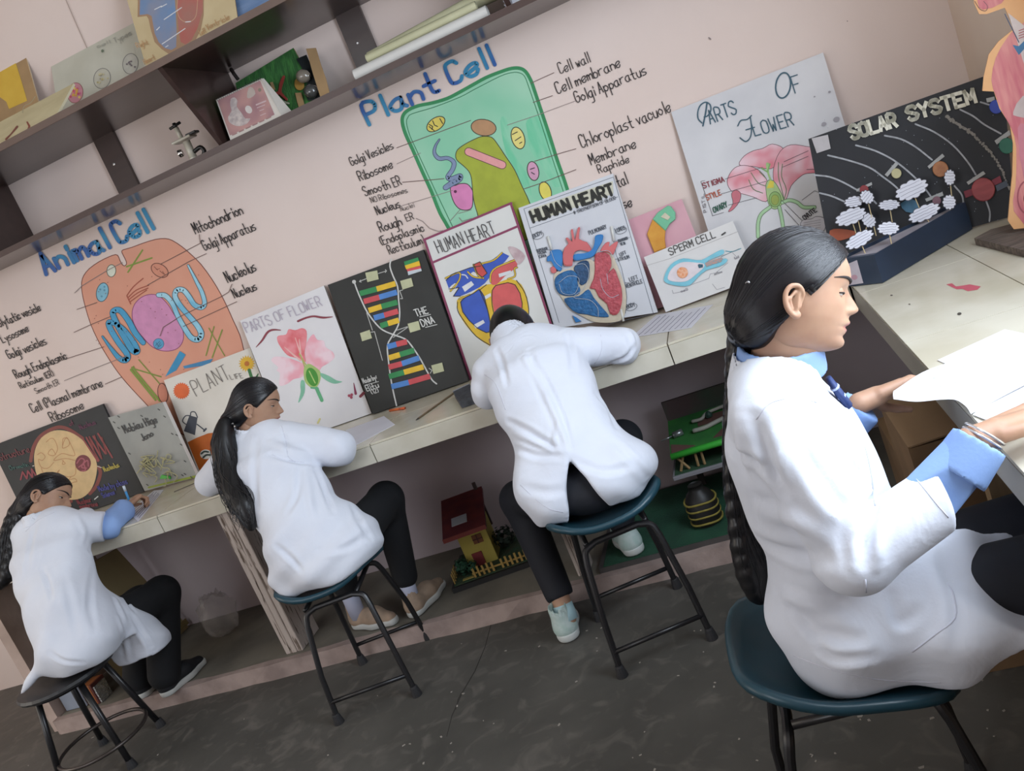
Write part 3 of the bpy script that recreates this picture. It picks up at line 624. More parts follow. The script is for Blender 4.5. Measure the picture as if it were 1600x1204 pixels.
# --- human heart (maroon tape frame) ---------------------------------------
S6 = lean(ZC, 3.425, 1.45, TOPY-.004)
t = board('heart_poster', 'white heart poster framed with maroon tape behind the third girl', [(662, 375), (798, 317), (878, 553), (738, 601)], S6, .026, paperm('paper_white2', '#dcdbd8', '#cfd0cc'), mat('edge_darkgreen', '#1f2b2a', .6))
Z = lambda p: ZM(650, 310, 4.459, p); A = Art(S6)
M_mar = paint('#8a3a5c')
for q in ([(55, 288), (665, 32)], [(118, 445), (705, 195)], [(60, 290), (385, 1265)], [(660, 35), (1000, 1055)], [(385, 1265), (1000, 1055)]): A.line(Z(q), 3.6, M_mar)
A.fill(Z([(520, 940), (430, 900), (360, 880), (300, 780), (285, 720), (310, 690), (370, 670), (440, 640), (490, 600), (560, 590), (690, 570), (740, 610), (775, 690), (785, 770), (780, 860), (700, 960), (560, 1060), (480, 1000), (400, 930), (340, 850)]), '#dcb631', 0)
A.fill(Z([(520, 1030), (430, 970), (370, 910), (320, 840), (290, 760), (285, 710), (320, 680), (380, 668), (440, 620), (500, 598), (560, 590), (640, 560), (680, 565), (735, 600), (770, 680), (785, 760), (780, 850), (700, 970), (600, 1040)]), '#dcb631', 2)
A.fill(Z([(310, 720), (340, 690), (400, 660), (440, 632), (475, 680), (500, 780), (520, 880), (525, 920), (490, 935), (430, 905), (370, 850), (325, 790)]), '#3557b8', 3)
A.fill(Z([(530, 640), (555, 605), (640, 585), (690, 600), (725, 660), (740, 730), (735, 810), (700, 850), (560, 870), (545, 790), (530, 700)]), '#d25b5b', 3)
A.fill(Z([(208, 570), (250, 530), (300, 510), (380, 480), (450, 470), (540, 420), (600, 375), (650, 400), (620, 440), (570, 480), (520, 540), (480, 590), (440, 620), (380, 650), (310, 680), (260, 680), (300, 620), (230, 630)]), '#3557b8', 0)
A.fill(Z([(520, 590), (525, 530), (560, 480), (620, 450), (690, 420), (705, 470), (660, 510), (620, 540), (560, 600)]), '#d25b5b', 2)
A.fill(Z([(400, 460), (445, 440), (495, 520), (460, 550), (425, 520)]), '#c94a45', 0)
A.fill(Z([(230, 625), (270, 590), (290, 600), (250, 645)]), '#d9d7cf', 2); A.fill(Z([(380, 530), (400, 510), (440, 535), (410, 545)]), '#d9d7cf', 2)
for q in ([(205, 555), (300, 515), (300, 570), (240, 645)], [(450, 455), (540, 430), (600, 378)], [(360, 510), (400, 545), (470, 555)], [(400, 460), (430, 530), (470, 555)], [(640, 560), (690, 540), (685, 490), (705, 480)], [(300, 700), (375, 670)], [(520, 580), (520, 530), (560, 480), (700, 425)]): A.line(Z(q), 3.0, '#3a3320', 3); A.line(Z(q), 1.9, '#d9b63a', 3)
for q in ([(290, 720), (290, 780), (340, 860), (420, 960), (530, 1030)], [(700, 570), (760, 660), (785, 770), (778, 850)], [(440, 632), (500, 780), (525, 920)], [(530, 640), (530, 740), (560, 870)], [(490, 600), (440, 640)]): A.line(Z(q), 1.2, '#3a3320', 3)
A.fill(Z([(640, 340), (700, 345), (760, 400), (720, 460), (690, 430)]), mat('smudge', '#c9b6b8', .7, col2='#b59ca0', vscale=30), 3)
for q in ([(320, 615), (385, 575), (405, 600), (340, 650)], [(575, 525), (660, 500), (665, 520), (580, 550)], [(475, 680), (520, 658), (522, 680), (485, 702)], [(400, 880), (468, 845), (480, 865), (415, 905)], [(625, 808), (685, 790), (690, 805), (635, 822)]): A.fill(Z(q), '#d9dbde')
for q in ([(310, 720), (340, 690), (400, 660), (440, 632), (475, 680), (500, 780), (520, 880), (525, 920), (490, 935), (430, 905), (370, 850), (325, 790), (310, 720)], [(208, 570), (250, 530), (300, 510), (380, 480), (450, 470)], [(530, 640), (555, 605), (640, 585), (690, 600), (725, 660), (740, 730), (735, 810)], [(400, 460), (445, 440), (495, 520), (460, 550), (425, 520), (400, 460)], [(310, 680), (260, 680), (300, 620), (230, 630)]): A.line(Z(q), 1.1, '#2e2a22')
A.line(Z([(320, 530), (345, 535), (360, 555)]), 2, '#cfd3df', 3); A.build('drawing', t); A.lift = .003
A.text('HUMAN HEART', Z([(160, 385)])[0], Z([(555, 245)])[0], 20, '#4c4a4c', 1.4, jit=.45); A.build('lettering', t)
# --- human heart (white relief board) --------------------------------------
S7 = lean(ZC, 3.44, 1.415, TOPY-.004)
t = board('heart_poster', 'white board with a blue and red relief heart under a bold black title', [(810, 325), (957.6, 271), (1030, 494), (867, 513)], S7, .02, paperm('paper_bluewhite', '#d3d5da', '#c9cbd2'), mat('foam_white', '#e3e3e4', .5))
Z = lambda p: ZM(805, 265, 4.817, p); A = Art(S7)
A.fill(Z([(105, 300), (735, 85), (740, 180), (140, 395)]), '#cfcdb9')
for q in ([(65, 295), (740, 55)], [(110, 440), (770, 205)], [(65, 295), (330, 1150)], [(740, 60), (1040, 1085)], [(720, 430), (760, 640), (800, 740), (830, 870), (840, 960), (830, 1080)], [(1040, 1085), (700, 1160)]): A.line(Z(q), .7, '#5a5f68')
A.build('drawing', t); A.lift = .003
# thick brush title in block capitals
A.text('HUMAN HEART', Z([(140, 395)])[0], Z([(745, 185)])[0], 17, '#23241f', 4.6, jit=.1)
A.text('# TROTNOTSON OF BLOOD', Z([(445, 335)])[0], Z([(760, 222)])[0], 5, '#5a5f68', .8)
for s, p0, p1, h in (('BODY', (140, 515), (205, 485), 6), ('LUNGS', (758, 470), (830, 450), 6), ('PULMONARY', (560, 490), (690, 440), 6), ('SUPERIOR', (165, 620), (245, 600), 4), ('VENA', (180, 640), (235, 625), 4), ('CAVA', (185, 665), (235, 652), 4), ('PULMONARY', (780, 545), (850, 522), 4), ('VEIN', (795, 570), (830, 560), 4), ('LEFT', (790, 650), (835, 632), 5), ('ATRIUM', (775, 690), (860, 665), 5), ('LEFT', (865, 840), (925, 820), 6), ('VENTRICLE', (838, 890), (960, 850), 6), ('BODY', (845, 1045), (905, 1025), 6), ('Aorta', (430, 590), (525, 572), 6)):
    A.text(s, Z([p0])[0], Z([p1])[0], h, '#4e5560', .9)
for q in ([(825, 850), (860, 850)], [(725, 680), (775, 670)], [(745, 540), (860, 510)], [(200, 600), (270, 605)]): A.line(Z(q), .6, '#5a5f68')
for c in ((172, 497), (797, 457), (875, 1033)): A.ell(Z([c])[0], 9, 5, -18, None, '#5a5f68', .7)
A.build('lettering', t)
def relief(name, pts, surf, h, m, parent, sm=3, zz=None, h0=.003):
    P = [tuple(q) for q in crom(zz(pts), sm, True)] if sm else zz(pts)
    a_ = sum(P[i][0]*P[(i+1) % len(P)][1]-P[(i+1) % len(P)][0]*P[i][1] for i in range(len(P)))
    if a_ > 0: P = P[::-1]
    n = len(P); cx, cy = np.mean([p[0] for p in P]), np.mean([p[1] for p in P])
    lo = [surf.p(x, y, h0) for x, y in P]; mid = [surf.p(x, y, h0+h*.75) for x, y in P]; hi = [surf.p(cx+(x-cx)*.93, cy+(y-cy)*.93, h0+h) for x, y in P]
    v = lo+mid+hi; f = [[2*n+i for i in range(n)]]
    for i in range(n):
        j = (i+1) % n; f += [[i, j, n+j, n+i], [n+i, n+j, 2*n+j, 2*n+i]]
    return obj(name, v, f, m, parent)
relief('heart_backing', [(290, 800), (330, 760), (420, 740), (500, 680), (560, 670), (600, 690), (640, 640), (720, 620), (760, 700), (800, 800), (830, 900), (835, 1010), (810, 1120), (720, 1150), (600, 1145), (520, 1110), (430, 1060), (360, 980), (310, 890)], S7, .006, paint('#cdc2ae'), t, zz=Z)
M_clay_b = mat('clay_blue', '#2c6fa8', .5, col2='#225a8c', vscale=60, bump=.6, bscale=90); M_clay_b2 = mat('clay_navy', '#284f78', .5, col2='#1f4063', vscale=60, bump=.6, bscale=90); M_clay_r = mat('clay_red', '#c45a64', .5, col2='#a8454f', vscale=60, bump=.7, bscale=90); M_clay_r2 = mat('clay_rose', '#cf6a6c', .45, var=.1)
relief('heart_chamber', [(300, 820), (340, 780), (420, 755), (465, 790), (470, 860), (490, 900), (470, 940), (390, 950), (330, 930), (300, 880)], S7, .013, M_clay_b, t, zz=Z)
relief('heart_chamber', [(440, 740), (490, 690), (550, 690), (560, 760), (550, 830), (500, 870), (470, 830), (460, 780)], S7, .012, M_clay_b2, t, zz=Z)
relief('heart_chamber', [(370, 970), (480, 950), (550, 900), (590, 960), (640, 1020), (700, 1090), (690, 1110), (600, 1105), (540, 1090), (470, 1080), (410, 1040)], S7, .012, M_clay_b, t, zz=Z)
relief('heart_chamber', [(600, 640), (650, 620), (710, 640), (725, 720), (690, 790), (740, 740), (770, 800), (800, 890), (805, 980), (790, 1050), (765, 1090), (715, 1085), (690, 1010), (630, 960), (600, 900), (560, 890), (590, 820), (600, 740)], S7, .015, M_clay_r, t, sm=2, zz=Z)
relief('aorta', [(370, 720), (355, 660), (370, 590), (400, 555), (380, 520), (395, 510), (430, 540), (418, 460), (435, 450), (450, 530), (470, 440), (490, 440), (480, 520), (540, 545), (575, 600), (560, 620), (500, 605), (450, 620), (435, 660), (430, 720), (400, 725)], S7, .012, M_clay_r2, t, sm=2, zz=Z)
relief('pulmonary_vessel', [(440, 640), (520, 630), (580, 600), (600, 540), (605, 495), (660, 490), (655, 540), (620, 600), (590, 650), (540, 670), (450, 685)], S7, .016, paint('#2f7cc0'), t, zz=Z)
relief('vein_branch', [(265, 610), (320, 600), (355, 620), (355, 720), (340, 765), (300, 740), (270, 690), (240, 690), (240, 655), (262, 640)], S7, .012, paint('#2f7cc0'), t, zz=Z)
relief('vein_branch', [(640, 610), (680, 550), (710, 545), (705, 580), (750, 545), (775, 545), (750, 610), (735, 640), (690, 620)], S7, .012, M_clay_r2, t, sm=2, zz=Z)
relief('vein_branch', [(265, 735), (300, 730), (310, 770), (275, 778)], S7, .010, M_clay_r2, t, sm=2, zz=Z)
relief('vein_branch', [(430, 1095), (460, 1110), (500, 1140), (455, 1150)], S7, .008, paint('#2f7cc0'), t, sm=0, zz=Z)
for a_, b_ in (((245, 500), (275, 600)), ((725, 425), (745, 535)), ((795, 1050), (815, 1140))):
    MB().tube([S7.p(*Z([a_])[0], .008), S7.p(*Z([b_])[0], .008)], .005, 8).build('drinking_straw', paint('#dfe0dc'), t, smooth=True)
wires = [[(270, 610), (300, 690), (350, 735), (360, 720)], [(330, 850), (400, 800), (480, 820), (450, 930), (360, 930), (330, 860)], [(440, 720), (520, 710), (555, 780), (520, 890), (440, 960), (560, 980), (620, 1040), (625, 1110)], [(640, 820), (660, 900), (720, 960), (780, 940)], [(620, 620), (700, 610), (740, 660)], [(690, 780), (700, 860)]]
for q in wires: MB().tube(crom([S7.p(*p_, .018) for p_ in Z(q)], 4), .0011, 5).build('wire', paint('#b9c4d2'), t, smooth=True)
# --- pink board and sperm cell board ----------------------------------------
S8 = lean(ZC, 3.50, 1.28, TOPY)
t = board('organ_poster', 'pink board with a curved green and orange foam shape behind the sperm cell board', [(950, 356), (1065, 310.6), (1120, 450), (1006, 490)], S8, .006, paperm('paper_pink', '#d9a9b3', '#cf9aa6'), mat('edge_pink', '#b5848f', .7))
Z = lambda p: ZM(970, 290, 5.732, p)
relief('foam_shape', [(285, 300), (330, 240), (420, 178), (450, 185), (490, 240), (490, 300), (440, 340), (400, 405)], S8, .012, mat('foam_green', '#77c09a', .7, var=.1), t, sm=0, zz=Z)
relief('foam_shape', [(285, 302), (400, 405), (395, 480), (405, 560), (300, 600), (240, 450), (235, 430)], S8, .012, mat('foam_orange', '#d99f42', .7, col2='#cf8f35', vscale=20), t, sm=0, zz=Z)
relief('label_card', [(358, 280), (395, 240), (445, 280), (420, 308)], S8, .002, paint('#cfc9b0'), t, sm=0, zz=Z, h0=.016)
S9 = lean(ZC, 3.388, 1.05, 3.455)
t = board('sperm_cell_poster', 'low white board with a blue outlined sperm cell standing before the pink board', [(1006, 401.7), (1145, 345), (1183, 434), (1041.5, 490.6)], S9, .012, paperm('paper_white3', '#dcdad8', '#d0cecd'), mat('edge_brown', '#6f6358', .8))
A = Art(S9)
for q in ([(215, 720), (430, 655), (1050, 410)],): A.line(Z(q), .5, '#9a9694')
A.line(Z([(940, 585), (1000, 590), (1075, 562)]), 1.6, '#5f9aa6', 3); A.line(Z([(900, 635), (1060, 565)]), 1, '#6b7a80')
for q in ([(620, 890), (790, 830), (800, 790), (850, 780), (960, 690)], [(460, 935), (470, 965), (600, 935)], [(1000, 600), (1040, 640)], [(820, 880), (860, 930), (930, 910)]): A.line(Z(q), .6, '#8a8890')
A.build('drawing', t); A.lift = .003
A.text('SPERM CELL', Z([(445, 620)])[0], Z([(850, 460)])[0], 10.5, '#4f4d4b', 1.5); A.line(Z([(905, 440), (935, 420)]), 2.5, '#3f3d3b'); A.text('cell', Z([(540, 955)])[0], Z([(600, 935)])[0], 4, '#8a8890', .7); A.text('mitox', Z([(840, 800)])[0], Z([(910, 775)])[0], 4, '#8a8890', .7); A.text('tail', Z([(1020, 660)])[0], Z([(1060, 645)])[0], 4, '#8a8890', .7)
A.build('lettering', t)
M_sb = paint('#7cc4d6')
relief('cell_membrane', [(385, 830), (420, 740), (480, 680), (560, 650), (640, 660), (720, 665), (790, 630), (870, 585), (918, 572), (922, 610), (850, 640), (770, 680), (940, 650), (945, 685), (880, 725), (770, 755), (690, 820), (620, 890), (540, 900), (450, 885), (400, 865)], S9, .005, M_sb, t, sm=2, zz=Z)
relief('cell_body', [(420, 820), (450, 750), (510, 700), (580, 682), (690, 690), (745, 700), (740, 735), (680, 790), (600, 850), (520, 862), (440, 850)], S9, .002, paint('#e0d6da'), t, sm=3, zz=Z, h0=.0085)
relief('cell_neck', [(755, 690), (900, 640), (915, 655), (900, 680), (765, 728)], S9, .002, mat('neck_speckle', '#c98d7d', .6, col2='#7a9aa0', vscale=160), t, sm=0, zz=Z, h0=.0085)
c0 = [(552+50*math.cos(k*math.pi/8), 778+50*math.sin(k*math.pi/8)) for k in range(16)]
relief('cell_nucleus', c0, S9, .003, mat('nucleus_orange', '#dd8a55', .6, col2='#e6b394', vscale=120), t, sm=0, zz=Z, h0=.011)
relief('cell_dot', [(690, 710), (700, 700), (735, 705), (735, 730), (700, 738)], S9, .002, paint('#2f5a6c'), t, sm=0, zz=Z, h0=.011)
# --- parts of flower (large) -------------------------------------------------
S10 = lean(ZC, 3.465, 1.53, TOPY-.004)
t = board('flower_poster', 'tall white poster with a labelled pink flower behind the black solar system board', [(1048.6, 175), (1286, 82), (1372, 367), (1138, 462)], S10, .012, paperm('paper_cool', '#d5d4d6', '#c8c7ca'), mat('edge_wornpaper', '#b9ab9c', .8))
Z = lambda p: ZM(1040, 75, 4.083, p); A = Art(S10)
M_fp = mat('flower_wash', '#d67a86', .6, col2='#e3c5cd', vscale=9, detail=2, contrast=(.36, .62))
ol = '#6d4a4f'
def fo(pts, m_, o_=ol, ow=.9, sm=3):
    A.fill(Z(pts), m_, sm); q = [tuple(x) for x in crom(Z(pts), sm, True)]; A.line(q+[q[0]], ow, o_)
fo([(470, 745), (500, 690), (560, 655), (620, 640), (680, 612), (750, 640), (720, 690), (690, 760), (640, 770), (560, 755)], M_fp)
fo([(690, 760), (730, 660), (800, 617), (900, 628), (980, 650), (1000, 780), (900, 800), (860, 820), (800, 880), (765, 970), (720, 930), (690, 850)], M_fp)
fo([(640, 980), (560, 950), (490, 930), (430, 920), (395, 870), (400, 820), (440, 765), (500, 748), (580, 770), (640, 830), (660, 920)], M_fp)
fo([(400, 1042), (430, 990), (420, 930), (450, 905), (480, 930), (470, 980), (430, 1030)], '#c9707c')
fo([(640, 870), (665, 840), (700, 860), (740, 930), (750, 980), (710, 1025), (670, 1015), (648, 960)], '#a9c486', '#4a6a3a')
A.ell(Z([(698, 965)])[0], 9.5, 12, 0, '#8cb065', '#4a6a3a', .9); A.ell(Z([(698, 968)])[0], 6, 8, 0, '#9aa94e', '#6d7a34', .7)
A.line(Z([(650, 740), (655, 800), (690, 890)]), [5, 3, 3], '#9fc07c', 3); A.line(Z([(610, 765), (650, 790), (665, 740)]), 2.2, '#7da862'); A.fill(Z([(645, 895), (665, 845), (690, 850), (690, 890)]), '#d9c845')
for q in ([(665, 1015), (610, 1060), (590, 1120), (590, 1204)], [(725, 1015), (740, 1080), (755, 1180)], [(745, 985), (790, 970), (840, 985), (880, 1015), (950, 1015)]): A.line(Z(q), 6, '#4a6a3a', 4); A.line(Z(q), 4.4, '#a9cda0', 4)
for q in ([(720, 730), (720, 820), (740, 900), (755, 960)], [(745, 740), (740, 820), (770, 900), (755, 970)], [(530, 840), (560, 900), (620, 925)], [(545, 795), (590, 860), (640, 880)], [(600, 790), (640, 830)]): A.line(Z(q), 1.2, '#6a7f5a', 3)
for q in ([(380, 835), (620, 760)], [(355, 930), (640, 850)], [(400, 1002), (580, 955)], [(250, 845), (225, 850), (300, 1070), (370, 1048)], [(745, 760), (910, 690)], [(755, 725), (910, 655)], [(740, 970), (880, 1110)], [(760, 1030), (850, 1130)], [(870, 970), (950, 910), (1000, 930)], [(900, 775), (1000, 770)]): A.line(Z(q), .7, '#4d484d')
fo([(860, 1130), (880, 1095), (930, 1090), (960, 1075), (1010, 1085), (1020, 1130), (1000, 1170), (900, 1180)], '#cfccd2', '#55525a', .7)
for k in range(4): A.line(Z([(880, 1115+14*k), (990, 1095+16*k)]), .5, '#7a7680')
for c, r_ in (((1090, 455), 5), ((1010, 485), 4), ((1045, 280), 2.2), ((950, 310), 1.5)): A.ell(Z([c])[0], r_, r_*.8, -20, '#a09ca2')
A.build('drawing', t); A.lift = .003
M_teal = paint('#2f5566')
A.line(Z([(264, 352), (254, 420), (238, 497)]), 2.4, M_teal, 4); A.line(Z([(232, 478), (208, 450), (206, 405), (222, 365), (255, 345), (284, 362), (288, 400), (268, 432), (246, 440)]), 2.0, M_teal, 4)
A.text('ARTS', Z([(287, 480)])[0], Z([(455, 420)])[0], 21, M_teal, 1.9, jit=.3)
A.ell(Z([(750, 238)])[0], 11.5, 20, 8, None, M_teal, 2.4); A.text('F', Z([(825, 285)])[0], Z([(870, 270)])[0], 26, M_teal, 1.8)
A.text('LOWER', Z([(575, 562)])[0], Z([(820, 490)])[0], 21, M_teal, 1.9, jit=.3)
A.line(Z([(460, 497), (480, 462), (520, 455), (548, 430)]), 1.9, M_teal, 4); A.line(Z([(540, 440), (548, 500), (542, 565), (512, 596), (474, 572)]), 1.9, M_teal, 4); A.line(Z([(512, 522), (568, 505)]), 1.8, M_teal)
A.text('STIGMA', Z([(245, 895)])[0], Z([(375, 850)])[0], 8, '#8a3440', 1.5); A.text('STYLE', Z([(265, 970)])[0], Z([(355, 935)])[0], 8, '#b0563a', 1.6); A.text('OVARY', Z([(310, 1050)])[0], Z([(395, 1010)])[0], 8, '#2f5a4a', 1.8)
A.text('PISTIL', Z([(262, 1045)])[0], Z([(245, 930)])[0], 5, '#6a666c', .8, up=(-.9, .3)); A.text('OVUTE', Z([(890, 1095)])[0], Z([(965, 1040)])[0], 7, '#2f2d33', 1.5, up=(-.7, -.7))
A.build('lettering', t)
# --- solar system board -------------------------------------------------------
S11 = lean(ZC, 3.17, 1.29, 3.25, rot=-.30, x0=.28)
t = board('solar_system_board', 'black solar system board with planets, orbit lines and cloud labels in a navy tray', [(1263, 217), (1566, 109), (1586, 338), (1303, 425)], S11, .012, paperm('chart_night', '#14161b', '#1c1e25'), mat('edge_black', '#1d1e20', .7), cat='display board', group=None)
Z = lambda p: ZM(1250, 110, 3.44, p); A = Art(S11)
M_or = mat('orbit_chalk', '#a9abb0', .7, var=.3, vscale=60)
for q in ([(75, 562), (160, 572), (240, 605), (320, 650)], [(105, 658), (170, 675), (240, 705)], [(150, 456), (250, 480), (370, 520), (450, 575), (520, 630), (600, 720)], [(300, 402), (400, 430), (500, 480), (590, 550), (660, 620), (720, 700)], [(455, 350), (540, 368), (620, 410), (710, 480)], [(620, 288), (720, 330), (820, 400), (900, 490), (945, 560)], [(830, 620), (870, 670), (880, 730)], [(860, 210), (930, 245), (990, 290), (1080, 340)], [(970, 170), (1050, 195)], [(1000, 700), (1020, 760), (1018, 810)], [(340, 640), (410, 715)]):
    A.line(Z(q), 2.6, M_or, 4)
M_ast = mat('asteroid_grit', '#8e8a84', .9, var=.3, vscale=90)
P = [tuple(q) for q in crom(Z([(790, 250), (850, 290), (930, 345), (1010, 425), (1060, 490), (1095, 560), (1125, 640)]), 8)]
for i, p_ in enumerate(P): A.ell((p_[0]+random.uniform(-1, 1), p_[1]+random.uniform(-1, 1)), random.uniform(1.5, 4.2)*(1.2 if i < 24 else .7), random.uniform(1.4, 2.6), random.uniform(0, 180), M_ast, n=7)
for i in range(60):
    A.ell(Z([(random.uniform(120, 1100), random.uniform(230, 820))])[0], .6, .6, 0, '#9aa0aa', n=6)
A.fill(Z([(880, 650), (930, 632), (935, 668), (890, 685)]), '#7d2a3a'); A.fill(Z([(1030, 590), (1075, 565), (1085, 600), (1040, 620)]), '#7d2a3a'); A.fill(Z([(1050, 620), (1110, 590), (1120, 620), (1060, 650)]), '#4a5260')
A.fill(Z([(160, 860), (210, 850), (290, 862), (300, 880), (250, 905), (195, 915), (165, 900)]), '#9a4a2c', 2)
A.fill(Z([(540, 715), (600, 690), (640, 720), (630, 760), (570, 760)]), '#3f6e8a', 2)
A.build('drawing', t); A.lift = .003
M_ltr = mat('foil_letter', '#e2e0d2', .35, col2='#c9c6b2', vscale=40)
# title letters are cut out and glued on: thick strokes with depth
def cut_letters(txt, p0, p1, h, wd, surf, parent):
    tw = sum(gw(c) for c in txt)-1.7; ex = (np.array(p1)-np.array(p0))/tw
    u = np.array([p0[0]-3075.0, p0[1]-6014.0]); ey = u/np.linalg.norm(u)*h/6; x = 0
    for c in txt:
        b = MB()
        for st in glyph(c):
            pts = [np.array(p0)+ex*(x+gx)+ey*gy for gx, gy in st]
            for a_, b_ in zip(pts[:-1], pts[1:]):
                d = (b_-a_); L = np.linalg.norm(d)
                if L < 1e-6: continue
                d = d/L; n = np.array([-d[1], d[0]])*wd/2; e = d*wd/2*.75
                q = [a_-e+n, b_+e+n, b_+e-n, a_-e-n]
                b.prism([surf.p(*p_, .0065) for p_ in q], -surf.n*.004)
        if b.v: b.build('letter', M_ltr, parent)
        x += gw(c)
cut_letters('SOLAR', Z([(283, 368)])[0], Z([(520, 298)])[0], 20, 5.6, S11, t)
cut_letters('SYSTEM', Z([(590, 268)])[0], Z([(945, 168)])[0], 20, 5.8, S11, t)
def disc(c, r_, col, nm='planet', h=.008, m=None):
    P = [(c[0]+r_*math.cos(k*math.pi/10), c[1]+r_*math.sin(k*math.pi/10)) for k in range(20)]
    return relief(nm, P, S11, h, m or paint(col), t, sm=0, zz=lambda p: p)
disc(Z([(518, 553)])[0], 8, '#b9b38a'); disc(Z([(755, 530)])[0], 12.5, None, m=mat('planet_copper', '#b0764a', .5, col2='#8f5a38', vscale=30)); disc(Z([(985, 640)])[0], 18.5, None, m=mat('planet_red', '#a34a4c', .5, col2='#8a3a40', vscale=14, stretch=(1, 1, 4)))
disc(Z([(1112, 405)])[0], 12.5, '#2f6e5a'); disc(Z([(1055, 195)])[0], 11, '#3a4fb0'); disc(Z([(345, 640)])[0], 7, '#8a3236'); disc(Z([(735, 700)])[0], 7, '#7d5a66')
for q in ([(455, 560), (515, 490), (528, 505), (470, 572)], [(685, 515), (765, 447), (778, 462), (695, 528)], [(895, 600), (985, 540), (998, 555), (905, 615)], [(1045, 378), (1125, 320), (1132, 345), (1058, 398)], [(300, 640), (385, 600), (388, 615), (305, 652)], [(672, 690), (765, 652), (772, 672), (680, 705)], [(1000, 150), (1045, 140), (1050, 165), (1005, 172)]):
    relief('label_card', q, S11, .002, paint('#a6a7a6'), t, sm=0, zz=Z)
relief('label_card', [(62, 365), (150, 345), (165, 420), (90, 445)], S11, .002, paint('#b3aeb0'), t, sm=0, zz=Z)
# tray in front of the board
C1, C2 = np.array([.350, 2.722]), np.array([.690, 3.030]); dl = (C2-C1)/np.linalg.norm(C2-C1); dn = np.array([-dl[1], dl[0]])*.155
C4 = C1+dn; C3 = C2+dn*.35
def ring(z, ins=0.0):
    m_ = np.mean([C1, C2, C3, C4], axis=0); return [np.array([*(p_+(m_-p_)*ins), z]) for p_ in (C1, C2, C3, C4)]
h_ = .092; out, inn = ring(ZC+.002), ring(ZC+h_)
b = MB(); i2, i3 = ring(ZC+h_, .07), ring(ZC+.02, .07)
v = out+inn+i2+i3; f = [(0, 3, 2, 1)]
for k in range(4):
    j = (k+1) % 4; f += [(k, j, 4+j, 4+k), (4+k, 4+j, 8+j, 8+k), (8+k, 8+j, 12+j, 12+k)]
f.append((12, 13, 14, 15)); b.add(v, f)
b.build('tray', [mat('tray_navy', '#24344a', .45, col2='#1e2b3d', vscale=6)], t)
b = MB(); b.prism([p_+np.array([0, 0, 0]) for p_ in ring(ZC+.078, .075)], (0, 0, .004)); b.build('tray_paper', mat('tray_paper', '#a9a4ac', .7, col2='#8c8790', vscale=12), t)
A2 = Art(plane3(out[3], out[0], inn[0]))
A2.fill([(1323, 413), (1339, 406), (1349, 442), (1324, 446)], '#c4bcc6'); A2.ell((1335, 433), 5, 4, 0, '#c49aa8'); A2.build('paper_patch', t)
M_cl = mat('cloud_paper', '#d6d7e0', .6, var=.05); M_stick = mat('bamboo', '#c9b58a', .6)
def cloud(c, rx, ry, ang, foot, lines=4, Yd=None):
    """bumpy speech-cloud card on a stick; c and foot in the photo frame"""
    fz = onZ(*foot, ZC+.08)
    if np.dot(fz-S11.o, S11.n) < .045: fz = S11.p(*foot, .045)
    S = Surf(fz+np.array([0, -.004, 0]), (-.15, -1, .25))
    a_ = math.radians(ang); P = []
    n = 44
    for k in range(n):
        q = 2*math.pi*k/n; m_ = .88+.17*abs(math.sin(5.5*q)); x, y = rx*m_*math.cos(q), ry*m_*math.sin(q)
        P.append((c[0]+x*math.cos(a_)-y*math.sin(a_), c[1]+x*math.sin(a_)+y*math.cos(a_)))
    pc = bpy.data.objects.new('cloud_label', None); COL.objects.link(pc); pc.parent = t; pc.location = fz-wloc(t)
    MB().prism([S.p(*p_) for p_ in P[::-1]], -S.n*.0015).build('card', M_cl, pc)
    AA = Art(S, base=.0004); AA.line(P+[P[0]], 1.0, '#4a4750')
    for k in range(lines):
        yy = -ry*.55+1.10*ry*k/(lines-1); xx = rx*.74*math.sqrt(max(.05, 1-(yy/ry)**2))
        pts = [(c[0]+x*math.cos(a_)-yy*math.sin(a_), c[1]+x*math.sin(a_)+yy*math.cos(a_)) for x in np.linspace(-xx, xx, 9)]
        pts = [(x+random.uniform(-.3, .3), y+random.uniform(-.5, .5)) for x, y in pts]
        AA.line(pts, .55, '#77748a')
    AA.build('writing', pc)
    MB().tube([np.array([fz[0], fz[1], min(fz[2]-.02, ZC+.07)]), S.p(*c, -.003)], .0016, 6).build('stick', M_stick, pc)
for c, rx, ry, an, ft in (((600, 640), 98, 52, -25, (650, 735)), ((480, 722), 62, 30, -5, (485, 800)), ((272, 785), 92, 45, -22, (300, 870)), ((668, 765), 96, 42, -25, (700, 815)), ((475, 848), 62, 38, -3, (490, 940)), ((320, 908), 88, 40, -30, (355, 985)), ((805, 575), 32, 45, 0, (805, 700)), ((802, 708), 38, 42, 0, (805, 775)), ((290, 705), 55, 32, -10, (318, 850)), ((360, 680), 36, 42, -50, (370, 760)), ((370, 805), 36, 45, -40, (320, 900))):
    cloud(Z([c])[0], rx/3.44*.94, ry/3.44*.94, an, Z([ft])[0])
